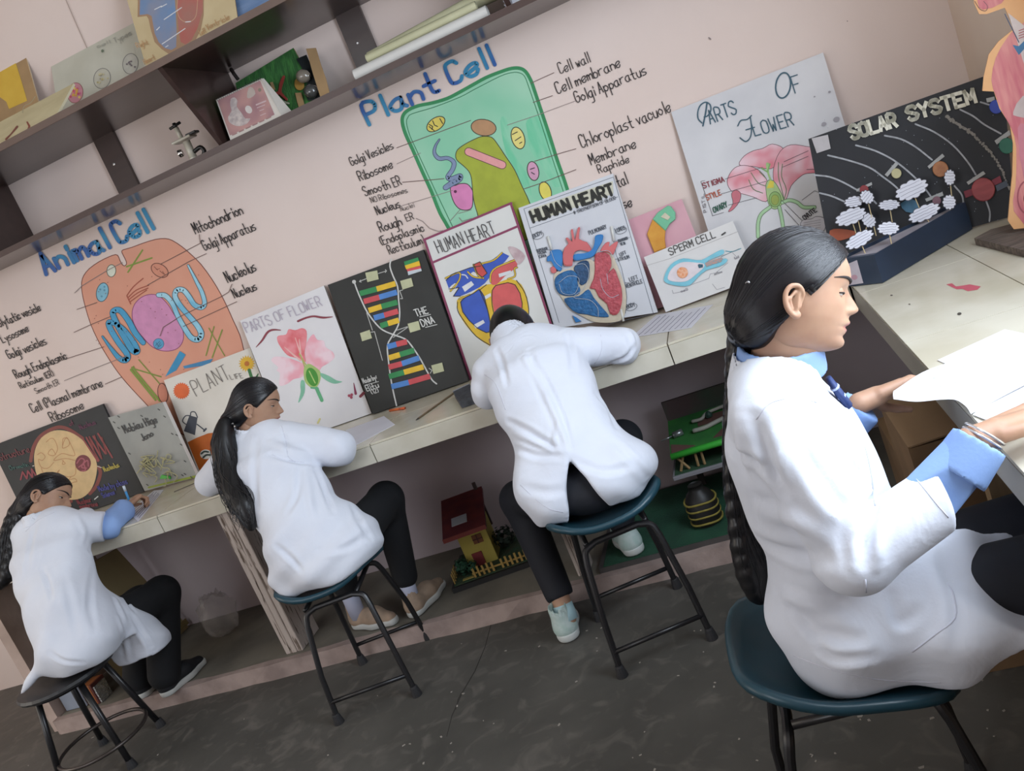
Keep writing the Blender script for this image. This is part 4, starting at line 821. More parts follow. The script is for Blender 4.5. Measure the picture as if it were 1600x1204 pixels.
# --- cut-out organ figure on a wooden base -----------------------------------------
S12 = Surf((.705, 2.70, ZC), (-.25, -1, 0))
base = thing('organ_cutout', 'tall peach and pink organ cut-out on a dark wooden foot at the right edge', 'model', (.74, 2.68, ZC))
bp = [onZ(*q, ZC+.022) for q in ((1522, 372), (1548, 358), (1582, 349), (1640, 362), (1660, 380), (1600, 391))]
bp = [np.array([min(p_[0], .915), p_[1], p_[2]]) for p_ in bp]
MB().prism(bp[::-1], (0, 0, -.0205)).build('foot', mat('driftwood', '#6e625a', .8, col2='#4a413b', vscale=14, stretch=(1, 5, 5), bump=.3), base)
o1 = [(1521, -40), (1522, 5), (1530, 22), (1542, 22), (1570, 12), (1578, 30), (1586, 44), (1560, 65), (1545, 85), (1537, 120), (1535, 142), (1553, 143), (1562, 170), (1578, 195), (1583, 225), (1582, 270), (1578, 310), (1575, 345), (1584, 358), (1629, 368), (1632, 300), (1632, -40)]
P = [S12.p(*q) for q in o1]
P = [np.array([p_[0], p_[1], max(p_[2], ZC+.022)]) for p_ in P]
MB().prism(P[::-1], -S12.n*.018).build('cutout', mat('cutout_peach', '#d9a878', .6, col2='#cf9a68', vscale=6), base)
A = Art(S12)
M_pk = mat('cutout_pink', '#b5606a', .55, col2='#c98580', vscale=14, stretch=(4, 4, .6), detail=2)
A.fill([(1573, 60), (1556, 90), (1549, 125), (1556, 150), (1566, 175), (1580, 200), (1588, 230), (1587, 290), (1584, 330), (1630, 345), (1630, 40), (1590, 45)], M_pk, 2)
A.fill([(1530, -20), (1528, 5), (1536, 15), (1565, 5), (1575, -20)], M_pk, 2)
A.line([(1523, 2), (1531, 14), (1540, 17), (1543, 10), (1537, 2)], 1, '#6d4a4f', 3)
A.fill([(1588, 60), (1600, 100), (1600, 40), (1575, 20)], '#c7b9b4'); A.fill([(1582, 70), (1592, 86), (1606, 70), (1604, 60), (1592, 72)], '#3f6f96'); A.line([(1570, 22), (1584, 50), (1592, 66)], 1.6, '#3f4a63')
for k in range(4): A.line([(1592, 48+4*k), (1603, 44+4*k)], 1.3, '#a34d55')
A.fill([(1583, 175), (1598, 150), (1629, 150), (1629, 185), (1590, 182)], '#b9a9a6', 2)
A.fill([(1590, 200), (1604, 195), (1629, 200), (1629, 290), (1600, 280)], '#c07a86', 2); A.ell((1606, 308), 16, 26, 0, None, '#9a4f58', 2.5); A.ell((1606, 310), 7, 10, 0, '#7a3a3f')
A.build('painting', base)
# ------------------------------------------------------------------ wall shelf
M_lam = mat('laminate_brown', '#3d2c28', .30, col2='#352522', vscale=5, stretch=(.4, 4, 4), coat=.25)
M_lam2 = mat('laminate_edge', '#6b564c', .5, var=.15)
sh = thing('wall_shelf', 'long dark brown laminate wall shelf with two boards and upright dividers', 'shelf', (-2.0, WY-.2, 2.07))
XL, XR2 = -4.6, .35
MB().box((XL, 3.06, 2.395), (XR2, WY-.002, 2.417)).build('board', M_lam, sh)
MB().box((XL, 3.054, 2.393), (XR2, 3.06, 2.419)).build('edge_strip', M_lam2, sh)
MB().box((XL, 3.25, 2.072), (XR2, WY-.002, 2.092)).build('board', M_lam, sh)
MB().box((XL, 3.246, 2.070), (XR2, 3.25, 2.094)).build('edge_strip', mat('laminate_front', '#4a3732', .4, var=.1), sh)
for x in (-4.26, -2.99, -1.73, -.47):
    MB().prism([(x, 3.072, 2.395), (x, WY-.002, 2.395), (x, WY-.002, 2.092), (x, 3.258, 2.092)], (-.019, 0, 0)).build('divider', M_lam, sh)
for x in (-3.66, -2.405, -1.135, .15):
    MB().box((x-.055, WY-.02, 2.092), (x+.055, WY-.002, 2.395)).build('back_strip', M_lam, sh)
    MB().lathe((x-.01, WY-.02, 2.27), (0, -1, 0), [(.006, 0), (.006, .002), (.003, .003)], 10).build('screw', mat('screw_steel', '#c9c9c9', .3, metal=1), sh)
# --- charts leaning on top of the shelf
ZT = 2.418
GT = 'charts kept on top of the wall shelf'
S = lean(ZT, 3.30, 2.95, 3.53)
t = board('heart_chart', 'cream paper heart chart in blue and red standing on top of the shelf', [(178, -72), (346, -140), (376, 60), (236, 132)], S, .004, mat('paper_tan', '#d3c19a', .65, col2='#c6b28a', vscale=5, bump=.15, bscale=7), M_card, group=GT, zsup=ZT)
Z = lambda p: ZM(190, 0, 6.4, p); A = Art(S)
A.fill(Z([(165, -200), (160, 170), (250, 160), (270, 190), (290, 290), (330, 420), (400, 490), (500, 560), (640, 560), (720, 440), (790, 300), (820, 150), (825, -200)]), mat('chart_brown', '#a58468', .65), 0)
A.fill(Z([(190, -200), (180, 150), (260, 140), (300, 160), (330, 330), (370, 420), (430, 480), (500, 500), (545, 470), (550, 300), (540, 100), (520, -200)]), mat('chart_blue', '#6f8db5', .6, col2='#8a8fa3', vscale=9), 0)
A.fill(Z([(560, -200), (555, 100), (570, 300), (590, 420), (640, 445), (700, 400), (760, 280), (810, 120), (815, -200)]), mat('chart_red', '#b8625a', .6, col2='#a8756a', vscale=8), 0)
A.line(Z([(560, 0), (555, 90), (580, 180), (640, 220), (700, 210), (745, 150), (760, 0)]), 1.0, '#c9a487', 4)
for q in ([(425, 195), (600, 75)], [(350, 300), (380, 270)], [(405, 440), (635, 285)], [(330, 95), (400, 60)], [(640, 220), (690, 215)], [(395, 70), (450, 40)], [(440, 470), (465, 455)]): A.line(Z(q), 1.4, '#dcdde0')
A.build('drawing', t); A.lift = .003
for s_, a_, b_, h in (('Ventricle', (860, 300), (1080, 190), 9), ('Left', (790, 355), (850, 320), 8), ('Right', (160, 480), (270, 440), 8), ('Heart', (230, 640), (340, 590), 8)): A.text(s_, Z([a_])[0], Z([b_])[0], h, mat('faded_rust', '#c0996f', .7), 1.1)
A.build('lettering', t)
S = lean(ZT, 3.33, 2.95, 3.535)
board('blue_chart', 'plain blue painted chart at the right end of the shelf top', [(350, -75), (470, -128), (500, 20), (374, 78)], S, .004, mat('paper_bluewash', '#7890b5', .65, col2='#6480a8', vscale=7, stretch=(1, 1, 6)), M_card, group=GT, zsup=ZT)
S = lean(ZT, 3.40, 2.70, 3.535)
t = board('cell_chart', 'grey-white chart with round cell drawings leaning on top of the shelf', [(80, 104), (218, 31), (250, 130), (95, 200)], S, .004, mat('paper_greywhite', '#c9c7b9', .65, col2='#bcbaab', vscale=5), mat('edge_brown', '#6f6358', .8), group=GT, zsup=ZT)
Z = lambda p: ZM(0, 0, 4, p); A = Art(S)
A.ell(Z([(638, 490)])[0], 13, 16, 15, '#c3c0b0', '#7d7a78', 1.0); A.ell(Z([(815, 398)])[0], 12, 16, 8, '#c3c1b6', '#7d7a78', 1.0); A.ell(Z([(470, 580)])[0], 12, 16, 10, '#c98a96', '#8a5a4a', .8)
for k in range(26):
    a_, r_ = random.uniform(0, 6.28), random.uniform(0, 9); c = Z([(470, 580)])[0]; A.ell((c[0]+r_*math.cos(a_), c[1]+1.3*r_*math.sin(a_)), 2, 2, 0, random.choice(['#d9a64a', '#c9506e', '#e0c86a', '#c76a8a']), n=8)
for k in range(16):
    a_, r_ = random.uniform(0, 6.28), random.uniform(0, 9); c = Z([(638, 490)])[0]; A.ell((c[0]+r_*math.cos(a_), c[1]+1.2*r_*math.sin(a_)), 1.6, 1.6, 0, random.choice(['#b5a877', '#c9c09a', '#a8a08a']), n=8)
for k in range(7):
    a_, r_ = random.uniform(0, 6.28), random.uniform(0, 9); c = Z([(815, 398)])[0]; A.ell((c[0]+r_*math.cos(a_), c[1]+1.2*r_*math.sin(a_)), 1.6, 1.4, 0, '#7d7478', n=8)
A.ell(Z([(640, 318)])[0], 2, 2.4, 0, '#6d7a66'); A.build('drawing', t); A.lift = .003
A.text('cell', Z([(610, 300)])[0], Z([(690, 270)])[0], 6, '#a7a69c', .8); A.text('Types', Z([(720, 270)])[0], Z([(820, 215)])[0], 8, '#a7a69c', 1); A.build('lettering', t)
S = lean(ZT, 3.43, 2.75, 3.535)
t = board('yellow_chart', 'brown cardboard sheet with torn yellow paper at the far left of the shelf top', [(-60, 100), (33, 63), (62, 165), (-40, 215)], S, .006, M_card, mat('edge_pale', '#cbb89a', .8), group=GT, zsup=ZT)
Z = lambda p: ZM(0, 60, 7.08, p); A = Art(S)
A.fill(Z([(-400, 260), (0, 115), (95, 80), (120, 150), (150, 210), (180, 290), (215, 400), (245, 500), (275, 600), (300, 690), (100, 780), (70, 700), (0, 650), (-400, 800)]), mat('paper_yellow', '#d9b548', .65, col2='#cfa83e', vscale=8)); A.build('yellow_paper', t)
S = plane3(onY(-30, 250, 3.075), onY(80, 195, 3.075), np.array([-2.6, 3.42, 2.62]))
pts = [onY(-60, 262, 3.08), onY(80, 193, 3.08)]
zl = ZT+.012
S = plane3((-3, 3.085, zl), (-2, 3.085, zl), (-3, 3.27, zl+.15))
t = board('foam_sheet', 'cream foam sheet with two dark red marks lying tilted on the shelf front', [(-45, 214), (115, 130), (81, 192), (-45, 258)], S, .009, mat('foam_cream', '#c9bd97', .7, col2='#bdb08a', vscale=6, stretch=(1, 3, 3)), mat('foam_edge', '#ddd3b4', .7), group=GT, zsup=ZT)
A = Art(S); A.line(Z([(65, 1115), (120, 1060), (190, 975)]), [3.2, 2.2, 3.5], '#7d3f30'); A.line(Z([(305, 1015), (325, 970), (300, 925)]), [2, 3.2, 2.5], '#8a4030'); A.line(Z([(250, 820), (265, 750), (340, 710), (390, 640)]), 1, '#a79f80', 3); A.build('red_mark', t)
# --- lower shelf: calendar, green model, microscope, rolled charts, books
ZS = 2.0935
S = lean(ZS, 3.272, 2.24, 3.30, rot=.03, x0=-1.65)
t = board('desk_calendar', 'spiral desk calendar with a purple ornamental picture on the lower shelf', ZM(330, 80, 7.525, [(55, 570), (595, 320), (835, 785), (235, 1070)]), S, .003, paperm('calendar_white', '#cfc7bd'), M_edge_w, cat='calendar', group=None, zsup=ZS)
Z = lambda p: ZM(330, 80, 7.525, p); A = Art(S)
A.fill(Z([(75, 580), (575, 345), (745, 745), (220, 990)]), mat('calendar_mauve', '#8f6a72', .6, col2='#b58a84', vscale=12, detail=1))
A.fill(Z([(230, 560), (280, 545), (310, 590), (300, 650), (360, 730), (400, 790), (460, 790), (420, 850), (340, 880), (270, 870), (210, 830), (200, 770), (240, 700), (225, 640)]), mat('calendar_figure', '#c9bcb5', .6, col2='#a89a98', vscale=60), 2)
A.fill(Z([(440, 430), (490, 430), (520, 500), (460, 550), (420, 540)]), '#b8a99f', 2); A.ell(Z([(440, 685)])[0], 5, 6.5, -30, '#d3cac4'); A.ell(Z([(570, 455)])[0], 2.6, 3, 0, '#8f7f70')
for k, (a_, b_) in enumerate((((530, 630), (640, 585)), ((540, 665), (630, 630)), ((570, 700), (620, 680)), ((580, 755), (640, 730)))): A.line(Z([a_, b_]), 2.2 if k == 0 else 1.2, '#c9b0b0')
for k in range(6): A.line(Z([(250+80*k, 985-38*k), (300+80*k, 962-38*k)]), 2, '#a07d7a')
A.build('print', t)
b = MB()
for k in range(22):
    q = Z([(75+24*k, 572-11.6*k)])[0]; c = S.p(*q, .002); b.tube([c+np.array([0, -.004, -.004]), c+np.array([0, -.005, .004]), c+np.array([0, .004, .006]), c+np.array([0, .008, 0])], .0011, 5)
o = b.build('spiral_binding', mat('wire_black', '#2f2a2a', .4), t); o['kind'] = 'stuff'
# stand of the calendar
P = [S.p(*q) for q in Z([(590, 325), (835, 785)])]
MB().prism([P[0]-np.array([0, .004, 0]), P[1], P[1]+np.array([.03, .05, 0]), P[0]+np.array([.004, .01, 0])], (0.002, 0, 0)).build('stand_leg', paperm('calendar_white', '#cfc7bd'), t)
S = lean(ZS, 3.36, 2.34, 3.50)
t = board('green_model', 'green grass-textured model board with a red branching shape and round bulbs', ZM(330, 80, 7.525, [(285, 375), (965, -40), (1290, 560), (420, 960)]), S, .008, mat('grass_green', '#3f7a3a', .8, col2='#2c5c2e', vscale=25, stretch=(3, 1, .5), bump=.5, bscale=60), M_card, cat='model', group=None, zsup=ZS)
rd = paint('#9a4038')
relief('red_branch', [(785, 470), (800, 380), (840, 290), (870, 300), (840, 400), (830, 480), (900, 560), (880, 580), (800, 510), (740, 530), (710, 520), (720, 490)], S, .006, rd, t, sm=2, zz=Z)
relief('pale_branch', [(740, 580), (790, 535), (850, 580), (920, 605), (905, 625), (840, 600), (790, 565), (750, 595)], S, .005, paint('#a9a892'), t, sm=2, zz=Z)
relief('tan_strip', [(985, 490), (1060, 485), (1100, 640), (1040, 690), (1010, 600)], S, .004, paint('#a3865f'), t, sm=0, zz=Z)
relief('tan_strip', [(690, 365), (725, 360), (755, 450), (720, 465)], S, .004, paint('#a3865f'), t, sm=0, zz=Z)
relief('tan_disc', [(985, 340), (1040, 320), (1090, 370), (1085, 440), (1030, 460), (985, 420)], S, .006, paint('#a5813f'), t, zz=Z)
bl = MB(); c = S.p(*Z([(1090, 260)])[0], .03); bl.lathe(c-np.array([.03, 0, 0]), (1, -.2, -.4), [(.004, 0), (.022, .008), (.028, .024), (.022, .045), (.012, .055), (.004, .058)], 14); bl.build('bulb', mat('bulb_grey', '#7d7468', .15, coat=.5), t, smooth=True)
bl = MB(); c = S.p(*Z([(1170, 400)])[0], .03); bl.lathe(c-np.array([.03, 0, .01]), (1, -.2, -.5), [(.004, 0), (.02, .006), (.027, .022), (.024, .045), (.012, .055), (.004, .058)], 14); bl.build('bulb', mat('bulb_dark', '#4a4a48', .15, coat=.5), t, smooth=True)
relief('black_panel', [(1000, 90), (1120, 40), (1250, 330), (1300, 560), (1140, 580), (1080, 470), (1150, 330)], S, .004, paint('#22282a'), t, sm=0, zz=Z)
b = MB(); q = [S.p(*p_, .045) for p_ in Z([(1115, -30), (1230, -40), (1290, 160), (1350, 330), (1400, 520), (1290, 560), (1195, 260)])]; q = [np.array([p_[0], p_[1], max(p_[2], ZS+.001)]) for p_ in q]; b.prism(q[::-1], (0, .003, 0)); b.build('cardboard_flap', M_card, t)
b = MB(); b.tube([onY(361, 108, 3.5), onY(366, 116, 3.48), onY(372, 124, 3.48)], .008, 8); tag(b.build('shelf_hook', mat('hook_black', '#2a2422', .4)), 'small dark metal hook hanging behind the calendar under the upper shelf', 'hook')
# microscope
def at3(px, py, Y): return onY(px, py, Y)
YM = 3.40
mb = onY(303, 248, YM); mb[2] = ZS
t = thing('microscope', 'small cream and black microscope standing on the lower shelf', 'microscope', mb)
M_cr = mat('enamel_cream', '#cfc9b8', .3, coat=.3); M_bk = mat('enamel_black', '#1f1d1d', .35)
MB().lathe(mb, (0, 0, 1), [(.055, 0), (.055, .008), (.045, .014), (.018, .02), (.018, .03)], 20).build('base', M_cr, t, smooth=False)
MB().tube([mb+np.array([0, 0, .02]), mb+np.array([.002, 0, .10])], .016, 12).build('pillar', M_cr, t, smooth=True)
MB().box(tuple(mb+np.array([-.05, -.03, .105])), tuple(mb+np.array([.045, .03, .115])), bev=.003).build('stage', M_cr, t)
MB().tube([mb+np.array([-.012, 0, .115]), mb+np.array([-.014, 0, .165])], .010, 10).build('body_tube', M_cr, t, smooth=True)
MB().tube([mb+np.array([-.014, 0, .165]), mb+np.array([-.015, 0, .185])], .008, 10).build('eyepiece', M_bk, t, smooth=True)
MB().tube(crom([mb+np.array(q) for q in ((.015, 0, .05), (.05, 0, .055), (.06, 0, .035), (.045, 0, .018))], 4), .009, 8).build('arm', M_bk, t, smooth=True)
MB().lathe(mb+np.array([-.03, -.01, .065]), (-1, -.3, 0), [(.014, 0), (.016, .006), (.016, .016), (.008, .02)], 12).build('mirror', mat('chrome', '#d0d0d0', .12, metal=1), t, smooth=True)
MB().box(tuple(mb+np.array([.02, -.02, .112])), tuple(mb+np.array([.07, .015, .122])), bev=.002).build('clip', M_bk, t)
MB().tube([mb+np.array([-.04, -.005, .17]), mb+np.array([.012, .004, .178])], .006, 8).build('focus_knob', M_bk, t, smooth=True)
# rolled charts
def roll(label, a, b_, r0, r1, m):
    mid = (a+b_)/2
    t = thing('rolled_chart', label, 'rolled chart', (mid[0], mid[1], min(a[2], b_[2])-r0), 'rolled charts on the lower shelf')
    bb = MB(); n = 3
    bb.tube([a, b_], [r0, r1], 18, cap=False); bb.tube([a, b_], [r0*.82, r1*.82], 18, cap=False)
    bb.build('sheet', m, t, smooth=True)
    d = (b_-a)/np.linalg.norm(b_-a); sp = []
    for k in range(22):
        q = k*.55; rr = r0*(.15+.66*k/21); sp.append(a-d*.001+np.array([0, math.cos(q)*rr, math.sin(q)*rr]))
    MB().tube(sp, .0013, 4).build('rolled_end', m, t)
M_roll = mat('roll_white', '#d3d0ca', .6, var=.05); M_roll2 = mat('roll_cream', '#c0bd9c', .6, col2='#b3b08e', vscale=6)
r_ = .0235
a, b_ = onY(556, 119, 3.31), onY(764, 22, 3.31); a[2] = b_[2] = ZS+r_+.001; roll('thick white rolled chart lying at the front of the lower shelf', a, b_, r_, r_, M_roll)
a, b_ = onY(575, 95, 3.325), onY(748, 18, 3.325); a[2] = b_[2] = ZS+.0645; roll('thin cream rolled chart lying on top of the thick white one', a, b_, .016, .016, M_roll2)
a, b_ = onY(575, 86, 3.375), onY(780, -10, 3.375); a[2] = ZS+.080; b_[2] = ZS+.088; roll('thick cream rolled chart propped at the back of the other two', a, b_, .015, .030, M_roll2)
t = thing('book_stack', 'pale stack of papers beside the last divider at the top of the picture', 'papers', tuple(onY(808, 3, 3.36)*np.array([1, 1, 0])+np.array([0, 0, ZS])))
x0 = onY(790, 14, 3.30)[0]
for k in range(5): MB().box((x0+.004*(k % 2), 3.29+.003*k, ZS+.0005+.007*k), (x0+.24, 3.50, ZS+.0065+.007*k)).build('sheaf', mat('sheaf_%d' % (k % 2), ('#c4c6d2', '#d3d2d6')[k % 2], .6), t)
# ------------------------------------------------------------------ stools
M_black = mat('stool_steel_black', '#1c1b1d', .35, var=.2, vscale=30)
M_rub = mat('rubber_black', '#232224', .7)
M_teal_s = mat('seat_teal', '#1f4350', .36, col2='#1b3b47', vscale=5)
def chain(pts, rad):                       # rounded bends
    return crom(pts, 5)
def teal_stool(label, cx, cy, ang, lip=.035, seat_z=.46, foot=((-.152, -.20), (.152, -.20), (.15, .19), (-.15, .19))):
    t = thing('stool', label, 'stool', (cx, cy, 0), 'teal plastic stools')
    ca, sa = math.cos(ang), math.sin(ang)
    def W(u, v, z): return np.array([cx+u*ca-v*sa, cy+u*sa+v*ca, z])
    zr = seat_z-.045
    for sgn, (fl, fr), vt in ((-1, (foot[0], foot[1]), -.125), (1, (foot[3], foot[2]), .125)):
        ul, ur = fl[0]*.80, fr[0]*.80
        P = [W(*fl, .012), W(fl[0]*.93, fl[1]*.93, zr*.45), W(ul, vt*1.15, zr-.05), W(ul+.012, vt*1.06, zr-.014), W(ul+.05, vt, zr), W(ur-.05, vt, zr), W(ur-.012, vt*1.06, zr-.014), W(ur, vt*1.15, zr-.05), W(fr[0]*.93, fr[1]*.93, zr*.45), W(*fr, .012)]
        Q = []
        Q += [P[0], P[1]] + [tuple(x) for x in crom(P[1:5], 4)][4:] + [tuple(x) for x in crom(P[5:9], 4)][:-4] + [P[8], P[9]]
        autosmooth(MB().tube([P[0], P[1]]+crom(P[2:5], 4)+crom(P[5:8], 4)+[P[8], P[9]], .0105, 10).build('leg_frame', M_black, t))
        k = .80; z_ = .085
        MB().tube([W(fl[0]*.985, fl[1]*.985, z_), W(fr[0]*.985, fr[1]*.985, z_)], .008, 8).build('stretcher', M_black, t, smooth=True)
        for f_ in (fl, fr):
            MB().lathe(W(*f_, 0), (0, 0, 1), [(.019, 0), (.018, .012), (.014, .035), (.012, .04)], 12).build('rubber_foot', M_rub, t)
    MB().tube([W(-.10, -.12, zr), W(-.10, .12, zr)], .009, 8).build('seat_rail', M_black, t, smooth=True)
    MB().tube([W(.10, -.12, zr), W(.10, .12, zr)], .009, 8).build('seat_rail', M_black, t, smooth=True)
    # moulded seat: rounded square shell, raised sides and back lip, rolled edge
    n, m = 40, 12; V = []; F = []
    def rim(q):
        c, s = math.cos(q), math.sin(q); k = (abs(c)**3.2+abs(s)**3.2)**(-1/3.2); return .182*k*c, .178*k*s
    def top(u, v):
        return seat_z-.012 + .045*(abs(u)/.182)**2.6*(1-.75*v/.18) + lip*max(0, -v/.178)**2.2 - .018*max(0, v/.178)**3
    for i in range(m+1):
        r_ = i/m
        for k in range(n):
            u, v = rim(2*math.pi*k/n); u *= r_; v *= r_
            V.append(W(u, v, top(u, v)))
    for i in range(m):
        for k in range(n): F.append([i*n+k, i*n+(k+1) % n, (i+1)*n+(k+1) % n, (i+1)*n+k])
    o0 = len(V)                                   # rolled rim and underside
    for j, (dr, dz) in enumerate(((.010, .003), (.017, -.006), (.014, -.018), (.004, -.022), (-.03, -.016), (-.10, -.014))):
        for k in range(n):
            u, v = rim(2*math.pi*k/n); L = math.hypot(u, v); uu, vv = u*(1+dr/L), v*(1+dr/L)
            zz = top(u, v)+dz if dr > -.02 else top(uu, vv)+dz
            V.append(W(uu, vv, zz))
    for j in range(6):
        a_ = m*n if j == 0 else o0+(j-1)*n; b_ = o0+j*n
        for k in range(n): F.append([a_+k, a_+(k+1) % n, b_+(k+1) % n, b_+k])
    F.append([o0+5*n+k for k in range(n)][::-1])
    obj('seat', V, F, M_teal_s, t, smooth=True)
    return t
ST2 = (-1.745, 2.655, .20); ST3 = (-.665, 2.565, .31); ST4 = (-.075, 1.52, -1.50)
teal_stool('teal plastic stool with black legs under the second girl from the left', *ST2, foot=((-.135, -.20), (.170, -.20), (.165, .20), (-.12, .19)))
teal_stool('teal plastic stool with black legs under the third girl, right of the house model', *ST3)
teal_stool('nearest teal plastic stool at the bottom right, carrying the foreground girl', *ST4, lip=.085)
c1 = np.array([-2.975, 2.545, 0]); z1 = .425
t = thing('stool', 'round black steel stool with a foot ring under the leftmost girl', 'stool', c1)
MB().lathe(c1+np.array([0, 0, z1-.02]), (0, 0, 1), [(.17, 0), (.188, .003), (.192, .012), (.186, .022), (.10, .024), (.02, .024)], 32).build('seat', mat('stool_seat_black', '#2a2a2c', .45, col2='#222224', vscale=9), t)
MB().lathe(c1+np.array([0, 0, z1-.03]), (0, 0, 1), [(.165, 0), (.170, .004), (.165, .010)], 28).build('seat_ring', M_black, t)
for ft in ((-2.815, 2.46), (-2.863, 2.72), (-3.155, 2.69), (-3.115, 2.40)):
    f_ = np.array([*ft, 0]); d = f_-c1; tp = c1+d*.62+np.array([0, 0, z1-.025])
    MB().tube([tp, f_+np.array([0, 0, .01])], .0125, 10).build('leg', M_black, t, smooth=True)
    MB().lathe(f_, (0, 0, 1), [(.021, 0), (.020, .012), (.015, .035)], 12).build('rubber_foot', M_rub, t)
R_ = .178
MB().tube([c1+np.array([R_*math.cos(q), R_*math.sin(q), .105]) for q in np.linspace(0, 2*math.pi, 41)], .008, 8, cap=False).build('foot_ring', mat('ring_steel', '#4a4340', .35, metal=.6), t, smooth=True)
# ------------------------------------------------------------------ things on the worktops
def sheet(name, label, quad, z, m, cat='paper', lines=None, group=None, th=.0012, n=1):
    P = [onZ(*q, z) for q in quad]
    t = thing(name, label, cat, np.mean(P, axis=0)*np.array([1, 1, 0])+np.array([0, 0, z]), group)
    for k in range(n):
        off = np.array([.004*k, .003*k, th*1.15*k]); MB().prism([p_+off for p_ in P[::-1]], (0, 0, th)).build('sheet', m, t)
    if lines:
        A = Art(Surf((0, 0, z+th*(1+1.15*(n-1))), (0, 0, 1)), base=.0002)
        (x0, y0), (x1, y1), (x2, y2), (x3, y3) = quad
        for k in range(lines):
            f_ = (k+1)/(lines+1); a_ = (x0+(x3-x0)*f_, y0+(y3-y0)*f_); b_ = (x1+(x2-x1)*f_, y1+(y2-y1)*f_)
            pts = [(a_[0]+(b_[0]-a_[0])*u+random.uniform(-.3, .3), a_[1]+(b_[1]-a_[1])*u+random.uniform(-.3, .3)) for u in np.linspace(.08, random.uniform(.75, .93), 12)]
            A.line(pts, .7, '#6f6e86')
        A.build('handwriting', t)
    return t
M_pap = mat('exam_paper', '#d9d9e2', .6, var=.04); M_pap2 = mat('exam_paper_bright', '#e6e6ea', .55, var=.03)
sheet('answer_sheet', 'printed sheet under the leftmost girl\'s writing hand', [(200, 800), (241, 766), (256, 765), (216, 815)], ZC+.0005, M_pap, lines=6)
sheet('answer_sheet', 'plain white sheet by the second girl\'s sleeve on the worktop', [(540, 672), (600, 650), (617, 663), (555, 696)], ZC+.0005, M_pap)
sheet('answer_sheet', 'printed page with dense text right of the third girl\'s elbow', [(985, 528), (1026, 492), (1114, 476), (1080, 512)], ZC+.0005, M_pap, lines=9)
# dark printed block on that page
A = Art(Surf((0, 0, ZC+.0017), (0, 0, 1)), base=.0003)
# orange marker
a_, b_ = onZ(609, 641, ZC+.005), onZ(634, 637, ZC+.005)
t = thing('marker_pen', 'short orange marker lying under the black helix board', 'pen', (*((a_+b_)/2)[:2], ZC))
d = b_-a_
MB().tube([a_, a_+d*.62], .0052, 10).build('barrel', paint('#e07038'), t, smooth=True); MB().tube([a_+d*.62, a_+d*.95], .0054, 10).build('cap', paint('#e2683a'), t, smooth=True); MB().tube([a_+d*.95, b_], [.003, .0012], 8).build('tip', paint('#4a4440'), t, smooth=True)
a_, b_ = onZ(650, 656, ZC+.004), onZ(713, 611, ZC+.004)
t = thing('pencil', 'long thin brown stick lying between the helix board and the third girl', 'stick', (*((a_+b_)/2)[:2], ZC))
d = b_-a_
MB().tube([a_, a_+d*.05], [.0012, .0038], 6).build('point', paint('#3a322b'), t); MB().tube([a_+d*.05, b_], .0038, 6).build('shaft', mat('stick_brown', '#6f5d45', .7, var=.2, vscale=40), t)
P = [onZ(*q, ZC) for q in ((712, 622), (738, 610), (752, 628), (722, 638))]
t = thing('pencil_pouch', 'small dark patterned pouch half under the third girl\'s left sleeve', 'pouch', (*np.mean(P, axis=0)[:2], ZC))
MB().prism([p_+np.array([0, 0, .001]) for p_ in P[::-1]][::-1], (0, 0, .028)).build('pouch', mat('pouch_dark', '#2b303a', .5, col2='#50545c', vscale=45), t)
MB().tube([P[0]+np.array([0, 0, .03]), P[1]+np.array([0, 0, .03])], .003, 6).build('zip', paint('#8d8f94'), t)
a_, b_ = onZ(272, 768, ZC+.002), onZ(310, 752, ZC+.002)
tag(MB().tube([a_, b_], .0022, 6).build('thin_stick', mat('stick_grey', '#6f6a60', .7)), 'thin grey stick lying in front of the small grey board', 'stick')
# dark green chalkboard edge behind the leftmost girl
t = thing('green_board', 'dark green board with a pale wooden edge at the far left behind the leftmost girl', 'board', (-3.74, 3.2, .0))
MB().box((-3.86, 3.12, .0), (-3.66, 3.16, 1.02)).build('panel', mat('chalk_green', '#2f5a52', .7, var=.15), t)
MB().box((-3.87, 3.11, 1.02), (-3.65, 3.17, 1.05)).build('top_rail', mat('pale_rail', '#c9c2b8', .6, var=.1), t)
# ------------------------------------------------------------------ things under the worktops
ZL = .0682
# clear plastic bag
cb = np.array([-2.86, 3.33, ZL]); V = []; F = []; n, m = 26, 16; rb = random.Random(5)
for i in range(m+1):
    th_ = math.pi*i/m
    for k in range(n):
        q = 2*math.pi*k/n; d = Vector((math.sin(th_)*math.cos(q), math.sin(th_)*math.sin(q), math.cos(th_)))
        r_ = .098*(1+.30*mnoise.noise(d*2.6)+.24*mnoise.noise(d*6+Vector((3, 1, 2))))
        V.append((cb[0]+r_*d.x*.95, cb[1]+r_*d.y*.85, max(ZL, cb[2]+.10+r_*d.z*1.1)))
for i in range(m):
    for k in range(n): F.append([i*n+k, i*n+(k+1) % n, (i+1)*n+(k+1) % n, (i+1)*n+k])
M_bag = mat('clear_plastic', '#dcd8d6', .14, alpha=.27, coat=.6, bump=.6, bscale=45)
tag(obj('plastic_bag', V, F, M_bag, smooth=True), 'crumpled clear plastic bag on the plinth behind the wooden leg', 'bag')
